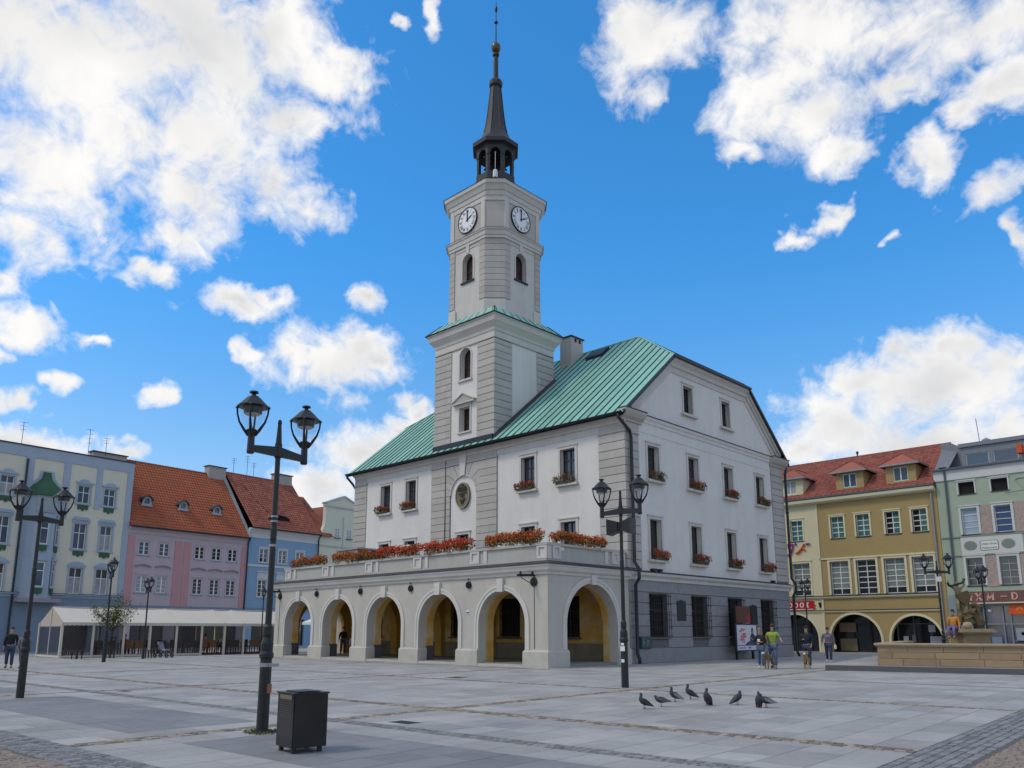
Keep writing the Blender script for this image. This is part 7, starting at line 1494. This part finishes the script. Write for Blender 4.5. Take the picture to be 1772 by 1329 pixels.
# ------------------------------------------------------------------ pigeons
m_pig = mat('pigeon_dark', (0.035, 0.038, 0.046), 0.6, 0.25, 16); m_pigl = mat('pigeon_grey', (0.22, 0.24, 0.26), 0.7, 0.2, 16); m_foot = mat('pigeon_foot', (0.22, 0.07, 0.06), 0.7); m_neck = mat('pigeon_neck', (0.03, 0.045, 0.045), 0.35, 0.2, 20)
def pigeon(label, loc, rz_, tilt, wm, neck=1.0, s=1.0, raised=False):
    t = thing('pigeon', label, 'pigeon', loc, rz_, 'pigeons pecking on the paving')
    ct, sn = math.cos(tilt), math.sin(tilt)
    def T(x, z): return (x*ct-z*sn, x*sn+z*ct+0.13)
    path = [(-0.20, 0.0, 0.012, 0.03), (-0.14, 0.0, 0.025, 0.038), (-0.07, 0.005, 0.05, 0.05), (0.0, 0.01, 0.066, 0.064), (0.06, 0.012, 0.062, 0.062), (0.10, 0.03, 0.046, 0.048), (0.115, 0.065*neck, 0.033, 0.034), (0.12, 0.10*neck, 0.027, 0.027), (0.128, 0.125*neck, 0.029, 0.028), (0.145, 0.13*neck, 0.022, 0.022), (0.158, 0.128*neck, 0.008, 0.008)]
    p = MB(); p.smooth = True; n = 12
    for i, (x, z, rz1, ry) in enumerate(path):
        a, b = path[max(i-1, 0)], path[min(i+1, len(path)-1)]; d = Vector((b[0]-a[0], b[1]-a[1])).normalized(); nx_, nz_ = -d.y, d.x
        for j in range(n):
            th = 2*PI*j/n; X, Z = x+nx_*rz1*math.cos(th), z+nz_*rz1*math.cos(th); X, Z = T(X, Z); p.v.append((X, ry*math.sin(th), Z))
    for i in range(len(path)-1):
        for j in range(n): q_ = (j+1) % n; p.f.append([i*n+j, i*n+q_, (i+1)*n+q_, (i+1)*n+j]); p.r.append(0)
    p.f.append([j for j in range(n)]); p.f.append([(len(path)-1)*n+j for j in range(n)][::-1]); p.r += [0, 0]; obj('body', p, m_pig, t, local=True)
    for sg in (-1, 1):
        p = MB(); p.smooth = True; out = [(0.075, 0.045), (0.05, 0.005), (-0.04, -0.022), (-0.13, -0.018), (-0.21, -0.005), (-0.12, 0.028), (-0.02, 0.05)]
        A_ = []; B_ = []
        for x, z in out:
            X, Z = T(x, z); yy = 0.062-abs(x+0.01)*0.16
            if raised and sg == 1: X, Z = x*0.7, 0.14+(0.10 if x < 0 else 0)+abs(x)*0.6; yy = 0.05+abs(x)*0.3
            A_.append((X, sg*yy, Z)); B_.append((X, sg*(yy+0.014), Z))
        p.frustum(A_ if sg > 0 else A_[::-1], B_ if sg > 0 else B_[::-1]); obj('wing', p, wm, t, local=True)
        fx = 0.0
        p = MB(); p.tube([(fx, sg*0.025, 0.10), (fx+0.012, sg*0.025, 0.05), (fx, sg*0.025, 0.008)], 0.006, 5)
        for a in (-0.6, 0, 0.6, PI): p.tube([(fx, sg*0.025, 0.008), (fx+0.03*math.cos(a), sg*0.025+0.03*math.sin(a), 0.005)], 0.004, 4)
        obj('leg', p, m_foot, t, local=True)
    X, Z = T(0.165, 0.124*neck); p = MB(); p.tube([(X-0.012, 0, Z), (X+0.014, 0, Z-0.01)], [0.007, 0.002], 6); obj('beak', p, m_iron, t, local=True)
    p = MB(); X, Z = T(0.135, 0.132*neck)
    for sg in (-1, 1): p.lathe([(0.001, -0.005), (0.005, 0), (0.001, 0.005)], (X, sg*0.027, Z), 6)
    obj('eye', p, mat('pigeon_eye', (0.4, 0.12, 0.02), 0.3), t, local=True)
    t.scale = (s, s, s); return t
va = math.atan2(CR[1], CR[0])          # along the picture, left to right
pigeon('dark pigeon standing upright, leftmost of the flock', (13.46, -18.22, 0), va+PI+0.25, R(22), m_pig, 1.0)
pigeon('dark pigeon hunched low, second from the left of the flock', (13.42, -17.55, 0), va+PI-0.2, R(4), mat('pigeon_mid', (0.085, 0.09, 0.10), 0.7, 0.3, 20), 0.55)
pigeon('pigeon with pale grey barred wings leaning forward in the flock', (13.02, -16.4, 0), va+PI+0.15, R(20), m_pigl, 1.0, 1.05)
pigeon('dark pigeon standing farthest back in the flock', (12.86, -15.5, 0), va+PI+0.1, R(26), m_pig, 1.05, 1.05)
pigeon('dark pigeon upright with tail to the ground mid flock', (13.98, -16.66, 0), va+PI+0.9, R(44), m_pig, 0.95, 1.1)
pigeon('dark pigeon with turned back, alone right of the middle', (14.37, -16.1, 0), va-0.8, R(34), mat('pigeon_mid', (0.085, 0.09, 0.10)), 0.6, 1.05)
pigeon('dark upright pigeon behind the pale one at the right end', (15.0, -16.35, 0), va+PI+1.3, R(58), m_pig, 0.9, 1.0)
pigeon('pale grey pigeon leaning forward at the right end of the flock', (15.13, -16.27, 0), va+PI+0.1, R(10), m_pigl, 0.7, 1.1)
# ------------------------------------------------------------------ cafe marquee
m_canv = mat('marquee_canvas', (0.56, 0.52, 0.455), 0.85, 0.05, 1.2); m_canv2 = mat('marquee_gable', (0.42, 0.36, 0.315), 0.85, 0.05, 1.2); m_post = mat('marquee_post', (0.56, 0.52, 0.44), 0.6, 0.05, 2)
m_vinyl = mat('clear_vinyl', (0.10, 0.095, 0.10), 0.10, 0.05, 1, trans=0.72)
MQ = thing('cafe_marquee', 'long cream cafe marquee with clear vinyl sides before the pink house', 'marquee', (-31.4, -8, 0))
MX0, MX1, MY0, MY1, ME, MR = -29.4, -33.6, -16.15, -0.6, 2.08, 3.02; MC = (MX0+MX1)/2
bays = [-16.15, -12.6, -9.3, -6.0, -4.6, -0.6]
for a, b_ in zip(bays, bays[1:]):
    b = MB(); n = 6
    for sgn, X in ((1, MX0+0.1), (-1, MX1-0.1)):
        for i in range(n):
            y0, y1 = a+(b_-a)*i/n, a+(b_-a)*(i+1)/n; sg0, sg1 = 0.05*math.sin(PI*i/n), 0.05*math.sin(PI*(i+1)/n)
            q_ = [(X, y0, ME), (X, y1, ME), (MC, y1, MR-sg1), (MC, y0, MR-sg0)]; b.face(q_ if sgn > 0 else q_[::-1])
    for i in range(14):
        y0, y1 = a+(b_-a)*i/14, a+(b_-a)*(i+1)/14; ym_ = (y0+y1)/2; b.face([(MX0+0.1, y0, ME), (MX0+0.1, y0, ME-0.16), (MX0+0.1, ym_, ME-0.2), (MX0+0.1, y1, ME-0.16), (MX0+0.1, y1, ME)])
    obj('roof_canvas', b, m_canv, MQ)
b = MB()
for y in bays[1:-1]: b.tube([(MX0+0.12, y, ME+0.02), (MC, y, MR+0.03)], 0.03, 6)
b.tube([(MC, MY0, MR+0.01), (MC, MY1, MR+0.01)], 0.03, 6); obj('roof_seams', b, m_canv, MQ)
b = MB(); b.face([(MX0+0.1, MY0, ME), (MC, MY0, MR), (MX1-0.1, MY0, ME)])
n = 22
for i in range(n): x0, x1 = MX0+0.1+(MX1-MX0-0.2)*i/n, MX0+0.1+(MX1-MX0-0.2)*(i+1)/n; b.face([(x0, MY0-0.01, ME), (x1, MY0-0.01, ME), (x1, MY0-0.01, ME-0.2), ((x0+x1)/2, MY0-0.01, ME-0.27), (x0, MY0-0.01, ME-0.2)])
obj('gable_canvas', b, m_canv2, MQ); b = MB(); b.box(MC-0.03, MC+0.03, MY0-0.05, MY0-0.02, 0, MR); obj('gable_post', b, m_post, MQ)
for y in bays+[-14.4, -11.0, -7.6, -2.6]:
    b = MB(); b.box(MX0-0.06, MX0+0.06, y-0.07, y+0.07, 0, ME); obj('post', b, m_post, MQ)
for y in bays: b = MB(); b.box(MX1-0.06, MX1+0.06, y-0.07, y+0.07, 0, ME); obj('post', b, m_post, MQ)
b = MB(); b.box(MX0-0.05, MX0+0.05, MY0, -7.6, 0.02, 0.14); b.box(MX0+0.05, MX1-0.05, MY0-0.05, MY0+0.05, 0.02, 0.14); b.box(MX0-0.04, MX0+0.04, MY0, MY1, ME-0.14, ME-0.03); obj('rail', b, m_post, MQ)
for a, b_ in ((-16.08, -14.47), (-14.33, -12.67), (-11.0+0.07, -9.37), (-9.23, -7.67), (-5.93, -4.67)):
    b = MB(); b.box(MX0-0.006, MX0+0.006, a, b_, 0.14, ME-0.14); obj('vinyl_panel', b, m_vinyl, MQ)
for a, b_ in ((MX1, MC-0.05), (MC+0.05, MX0-0.07)): b = MB(); b.box(a, b_, MY0-0.006, MY0+0.006, 0.14, ME-0.2); obj('vinyl_panel', b, m_vinyl, MQ)
b = MB(); b.box(MX1-0.3, MX0+0.02, MY0+0.06, MY1, 0.0, 0.06); obj('deck', b, mat('deck_wood', (0.09, 0.055, 0.035), 0.7, 0.2, 4), MQ)
m_oak = mat('cafe_wood', (0.16, 0.07, 0.03), 0.6, 0.2, 8)
def table(loc, label):
    t = thing('cafe_table', label, 'table', loc, 0, 'tables in the cafe marquee'); b = MB(); b.box(-0.4, 0.4, -0.6, 0.6, 0.72, 0.76); obj('table_top', b, m_oak, t, local=True)
    for x in (-0.33, 0.33):
        for y in (-0.52, 0.52): b = MB(); b.box(x-0.03, x+0.03, y-0.03, y+0.03, 0, 0.72); obj('leg', b, m_oak, t, local=True)
    return t
ys_ = [-15.2, -13.4, -11.8, -10.2, -8.6, -6.9, -5.2, -3.4, -1.8]
names = ['next to the gable end', 'behind the second vinyl panel', 'behind the small tree', 'right of the tree', 'beside the slim lamp pole', 'in the open bay, left', 'in the open bay, right', 'past the open bay', 'at the far end']
t0 = table((-30.6, ys_[0], 0.06), 'wooden cafe table in the marquee '+names[0])
for y, nm in zip(ys_[1:], names[1:]): c = copy_tree(t0); c.location = (-30.6, y, 0.06); c['label'] = 'wooden cafe table in the marquee '+nm
c0 = stool((-30.0, ys_[0], 0.06), 'wooden cafe chair on the square side, '+names[0], R(90), 'chairs in the cafe marquee', 1.0, m_oak, 'chair', 'chair')
first = True
for y, nm in zip(ys_, names):
    for dx_, dy_, rz_, sd in ((0.62, -0.28, -90, 'front left'), (0.62, 0.3, -90, 'front right'), (-0.62, 0.0, 90, 'rear')):
        c = c0 if first else copy_tree(c0); first = False
        c.location = (-30.6+dx_, y+dy_, 0.06); c.rotation_euler = (0, 0, R(rz_)); c['label'] = f'{sd} chair at the marquee table {nm}'
for (x, y, f_, tp, hr, lb) in ((-30.05, -7.0, (-1, 0.1), mat('coral_top', (0.35, 0.10, 0.06), 0.8), m_hair, 'person in coral top sitting in the open bay of the marquee'), (-31.25, -5.2, (1, 0.0), m_wh, m_hair, 'person in white sitting deep in the open marquee bay'), (-31.25, -11.8, (1, 0), mat('rust_top', (0.28, 0.09, 0.05), 0.8), m_hair, 'person in rust top sitting behind the tree in the marquee')):
    person(lb, (x, y, 0.06), f_, tp, m_jeand, hr, 1.7, sit=True, group='guests in the marquee')
stool((-26.9, -16.0, 0), 'low dark stool before the marquee gable corner', R(20)); stool((-25.6, -12.6, 0), 'dark stool before the marquee, left of the striped pushchair', R(5))
# pushchair by the marquee
PC = thing('pushchair', 'dark pushchair with striped cushion parked before the marquee', 'pushchair', (-25.9, -11.5, 0), R(120))
b = MB(); b.tube([(-0.25, 0.45, 1.0), (-0.25, 0.1, 0.55), (-0.25, -0.4, 0.12)], 0.018, 6); b.tube([(0.25, 0.45, 1.0), (0.25, 0.1, 0.55), (0.25, -0.4, 0.12)], 0.018, 6); b.tube([(-0.25, 0.45, 1.0), (0.25, 0.45, 1.0)], 0.02, 6); b.tube([(-0.25, 0.1, 0.55), (-0.25, 0.4, 0.12)], 0.018, 6); b.tube([(0.25, 0.1, 0.55), (0.25, 0.4, 0.12)], 0.018, 6); obj('frame', b, m_iron, PC, local=True)
b = MB(); b.box(-0.22, 0.22, -0.25, 0.12, 0.42, 0.5); b.frustum([(-0.22, 0.1, 0.45), (0.22, 0.1, 0.45), (0.22, 0.18, 0.45), (-0.22, 0.18, 0.45)], [(-0.22, 0.28, 0.95), (0.22, 0.28, 0.95), (0.22, 0.34, 0.95), (-0.22, 0.34, 0.95)]); obj('seat', b, mat('striped_cushion', (0.30, 0.32, 0.36), 0.8, 0.6, 6), PC, local=True)
b = MB(); n = 8
for i in range(n):
    a0, a1 = R(20+120*i/n), R(20+120*(i+1)/n); b.face([(-0.24, 0.2-0.36*math.cos(a0)*-1, 0.7+0.36*math.sin(a0)), (0.24, 0.2+0.36*math.cos(a0), 0.7+0.36*math.sin(a0)), (0.24, 0.2+0.36*math.cos(a1), 0.7+0.36*math.sin(a1)), (-0.24, 0.2+0.36*math.cos(a1), 0.7+0.36*math.sin(a1))])
obj('hood', b, m_navy, PC, local=True)
for x in (-0.25, 0.25):
    for y in (-0.4, 0.4): b = MB(Fr(x, y, 0, 1, 1, 0)); b.arc(0, 0.12, 0.07, 0.12, -0.025, 0.025, 0, 360, 14); obj('wheel', b, m_iron, PC, local=True)
# ------------------------------------------------------------------ small tree in front of the marquee
TR = thing('young_tree', 'young broadleaf tree with thin crown in front of the marquee', 'tree', (-27.2, -14.1, 0))
m_bark = mat('bark', (0.05, 0.04, 0.032), 0.9, 0.3, 20, 0.5)
b = MB(); tips = []
b.tube([(0, 0, 0), (0.02, 0.01, 0.9), (-0.02, 0.02, 1.7), (0.02, 0.0, 2.2)], [0.075, 0.06, 0.05, 0.04], 8)
rt_ = random.Random(3)
for k in range(16):
    a = k*2.4; z0 = 1.5+0.8*(k % 5)/5; el_ = rt_.uniform(0.5, 1.1); L_ = rt_.uniform(1.0, 1.9); d = Vector((math.cos(a)*math.cos(el_), math.sin(a)*math.cos(el_), math.sin(el_)))
    pt = Vector((0, 0, z0)); path = [tuple(pt)]
    for j in range(4): d = (d+Vector((rt_.gauss(0, .14), rt_.gauss(0, .14), 0.06))).normalized(); pt = pt+d*L_/4; path.append(tuple(pt)); tips.append((pt.copy(), j))
    b.tube(path, [0.028, 0.02, 0.014, 0.009, 0.005], 5)
    for j in (1, 2, 3):
        d2_ = (d+Vector((rt_.gauss(0, .6), rt_.gauss(0, .6), rt_.gauss(0, .3)))).normalized(); q_ = Vector(path[j]); e_ = q_+d2_*0.5; b.tube([tuple(q_), tuple(e_)], [0.01, 0.004], 4); tips.append((e_, 3))
obj('trunk', b, m_bark, TR, local=True)
def tfn():
    c, j = random.choice(tips); s_ = 0.17 if j > 1 else 0.12; return (c.x+random.gauss(0, s_), c.y+random.gauss(0, s_), c.z+random.gauss(0, s_))
o = leafset(2100, tfn, 0.10, m_leaf, 'crown', TR, local=True); o['kind'] = 'stuff'
b = MB()
for k in range(4): a = k*PI/2+0.5; b.tube([(0.3*math.cos(a), 0.3*math.sin(a), 0), (0.3*math.cos(a), 0.3*math.sin(a), 1.25)], 0.03, 6)
b.lathe([(0.33, 0.9), (0.33, 0.95)], (0, 0, 0), 4, 0.5); b.lathe([(0.33, 1.15), (0.33, 1.2)], (0, 0, 0), 4, 0.5); obj('tree_guard', b, m_iron, TR, local=True)
# ------------------------------------------------------------------ statue figures
SV_ = {'base': (0.08, 0.0, 1.72, 0.34), 'b1': (0.05, 0.0, 2.05, 0.33), 'b2': (-0.06, 0.02, 2.42, 0.28), 'b3': (-0.16, 0.02, 2.72, 0.22), 'b4': (-0.22, 0.0, 2.92, 0.13),
       'f1': (0.06, 0.05, 2.86, 0.12), 'f2': (0.12, 0.1, 3.12, 0.05), 'f3': (0.26, 0.1, 3.3, 0.025), 'g1': (0.24, 0.0, 2.50, 0.20), 'g2': (0.36, 0.05, 2.2, 0.21), 'g3': (0.42, 0.0, 1.92, 0.20), 'g4': (0.46, 0.05, 1.72, 0.17),
       'l1': (-0.34, 0.1, 2.3, 0.12), 'l2': (-0.40, 0.15, 2.05, 0.11), 'l3': (-0.38, 0.12, 1.78, 0.15)}
SE_ = [('base', 'b1'), ('b1', 'b2'), ('b2', 'b3'), ('b3', 'b4'), ('b3', 'f1'), ('f1', 'f2'), ('f2', 'f3'), ('b2', 'g1'), ('g1', 'g2'), ('g2', 'g3'), ('g3', 'g4'), ('b1', 'l1'), ('l1', 'l2'), ('l2', 'l3')]
FV_ = {'pel': (-0.24, 0.02, 3.02, (0.115, 0.09)), 'spi': (-0.25, 0.02, 3.2, (0.10, 0.08)), 'che': (-0.27, 0.02, 3.42, (0.135, 0.10)), 'nb': (-0.28, 0.02, 3.54, 0.055), 'nk': (-0.28, 0.03, 3.59, 0.048), 'h1': (-0.285, 0.05, 3.64, (0.055, 0.065)), 'h2': (-0.285, 0.04, 3.71, (0.068, 0.08)), 'h3': (-0.285, 0.03, 3.79, (0.055, 0.065)), 'br': (-0.285, 0.10, 3.58, 0.03),
       's1': (-0.13, 0.02, 3.48, 0.052), 'e1': (-0.0, 0.03, 3.62, 0.042), 'w1': (-0.04, 0.05, 3.85, 0.03), 'k1': (-0.045, 0.05, 3.93, 0.034), 's2': (-0.41, 0.02, 3.48, 0.052), 'e2': (-0.56, 0.03, 3.56, 0.042), 'w2': (-0.64, 0.05, 3.76, 0.03), 'k2': (-0.66, 0.05, 3.83, 0.034),
       'p1': (-0.16, 0.05, 2.96, 0.085), 'q1': (-0.08, 0.2, 2.75, 0.065), 'r1': (-0.1, 0.22, 2.45, 0.045), 'p2': (-0.32, 0.05, 2.96, 0.085), 'q2': (-0.40, 0.2, 2.78, 0.065), 'r2': (-0.40, 0.22, 2.48, 0.045)}
FE_ = [('pel', 'spi'), ('spi', 'che'), ('che', 'nb'), ('nb', 'nk'), ('nk', 'h1'), ('h1', 'h2'), ('h2', 'h3'), ('h1', 'br'), ('che', 's1'), ('s1', 'e1'), ('e1', 'w1'), ('w1', 'k1'), ('che', 's2'), ('s2', 'e2'), ('e2', 'w2'), ('w2', 'k2'), ('pel', 'p1'), ('p1', 'q1'), ('q1', 'r1'), ('pel', 'p2'), ('p2', 'q2'), ('q2', 'r2')]
m_stat = mat('weathered_stone', (0.15, 0.11, 0.058), 0.85, 0.35, 5, 0.8, 14)
tf = lambda x, y, z, r_: ((x*1.15)*CR[0]-y*CF[0], (x*1.15)*CR[1]-y*CF[1], z-0.45, tuple(q*1.08 for q in r_) if isinstance(r_, tuple) else r_*1.08)
skin('sculpted_group', {k: tf(*v) for k, v in SV_.items()}, SE_, m_stat, ST, 'b1', 2)
skin('sea_god', {k: tf(*v) for k, v in FV_.items()}, FE_, mat('paler_stone', (0.24, 0.19, 0.12), 0.85, 0.25, 6, 0.4, 20), ST, 'pel', 1)
CV = {}; CE = []; rs = random.Random(9)
for i in range(9):
    a = i*0.7; CV[f'a{i}'] = tf(0.28+0.18*math.cos(a*1.3), 0.12+0.1*math.sin(a), 2.75-0.11*i, 0.09+0.03*math.sin(i*2.1))
    if i: CE.append((f'a{i-1}', f'a{i}'))
skin('scroll_carving', CV, CE, m_stat, ST, 'a4', 1)
b = MB(); b.smooth = True; b.lathe([(0.02, -0.16), (0.16, -0.13), (0.22, 0.0), (0.16, 0.13), (0.02, 0.16)], (-0.22*CR[0]-0.35*CF[0], -0.22*CR[1]-0.35*CF[1], 1.36), 14); obj('shell_carving', b, mat('pale_stone', (0.34, 0.28, 0.19), 0.85, 0.2, 6), ST, local=True)
b = MB(FSt); b.tube([(-0.80, 0.12, 3.72), (-0.76, 0.12, 3.60), (-0.60, 0.13, 3.58), (-0.36, 0.16, 3.66), (-0.12, 0.13, 3.72), (0.0, 0.12, 3.90)], 0.05, 6); obj('draped_cloth', b, m_iron, ST)
b = MB(FSt); b.prism([(-0.52, 3.18), (-0.30, 3.28), (0.02, 3.36), (0.10, 3.12), (0.02, 2.82), (-0.14, 2.66), (-0.34, 2.86)], 0.10, 0.26); obj('fan_shell', b, mat('brown_stone', (0.125, 0.085, 0.042), 0.85, 0.3, 8, 0.6, 20), ST)
LV = {}; LE = []
for i, (x, z, r_) in enumerate(((0.12, 2.85, 0.10), (0.25, 2.72, 0.12), (0.36, 2.55, 0.10), (0.30, 2.38, 0.12), (0.46, 2.28, 0.10), (0.40, 2.08, 0.12), (0.55, 1.98, 0.09), (0.52, 1.78, 0.12))):
    LV[f'p{i}'] = tf(x, 0.26-0.02*i, z, r_)
    if i: LE.append((f'p{i-1}', f'p{i}'))
skin('draped_figure', LV, LE, m_stat, ST, 'p3', 1)
# ------------------------------------------------------------------ parasols behind the arcade
for i, (x, y, lb) in enumerate(((-28.6, 1.4, 'white parasol seen through the leftmost arcade arch'), (-30.6, 4.6, 'white parasol farther back seen through the second arcade arch'))):
    t = thing('parasol', lb, 'parasol', (x, y, 0), 0, 'parasols behind the arcade')
    b = MB(); b.tube([(0, 0, 0), (0, 0, 2.75)], 0.03, 8); b.lathe([(0.3, 0.0), (0.3, 0.07), (0.05, 0.09)], (0, 0, 0), 12); obj('pole', b, m_post, t, local=True)
    b = MB(); b.lathe([(1.65, 2.02), (1.65, 2.2), (1.1, 2.42), (0.4, 2.66), (0.03, 2.75)], (0, 0, 0), 8, PI/8); obj('canopy', b, m_wframe, t, local=True)
    for k in range(3): a = k*2.1; stool((x+0.9*math.cos(a), y+0.9*math.sin(a), 0), ['dark chair left of', 'dark chair right of', 'dark chair in front of'][k]+(' the parasol in the leftmost arch' if i == 0 else ' the farther parasol behind the arcade'), a+PI/2, 'chairs under the parasols', 1.0, m_iron, 'chair', 'chair')
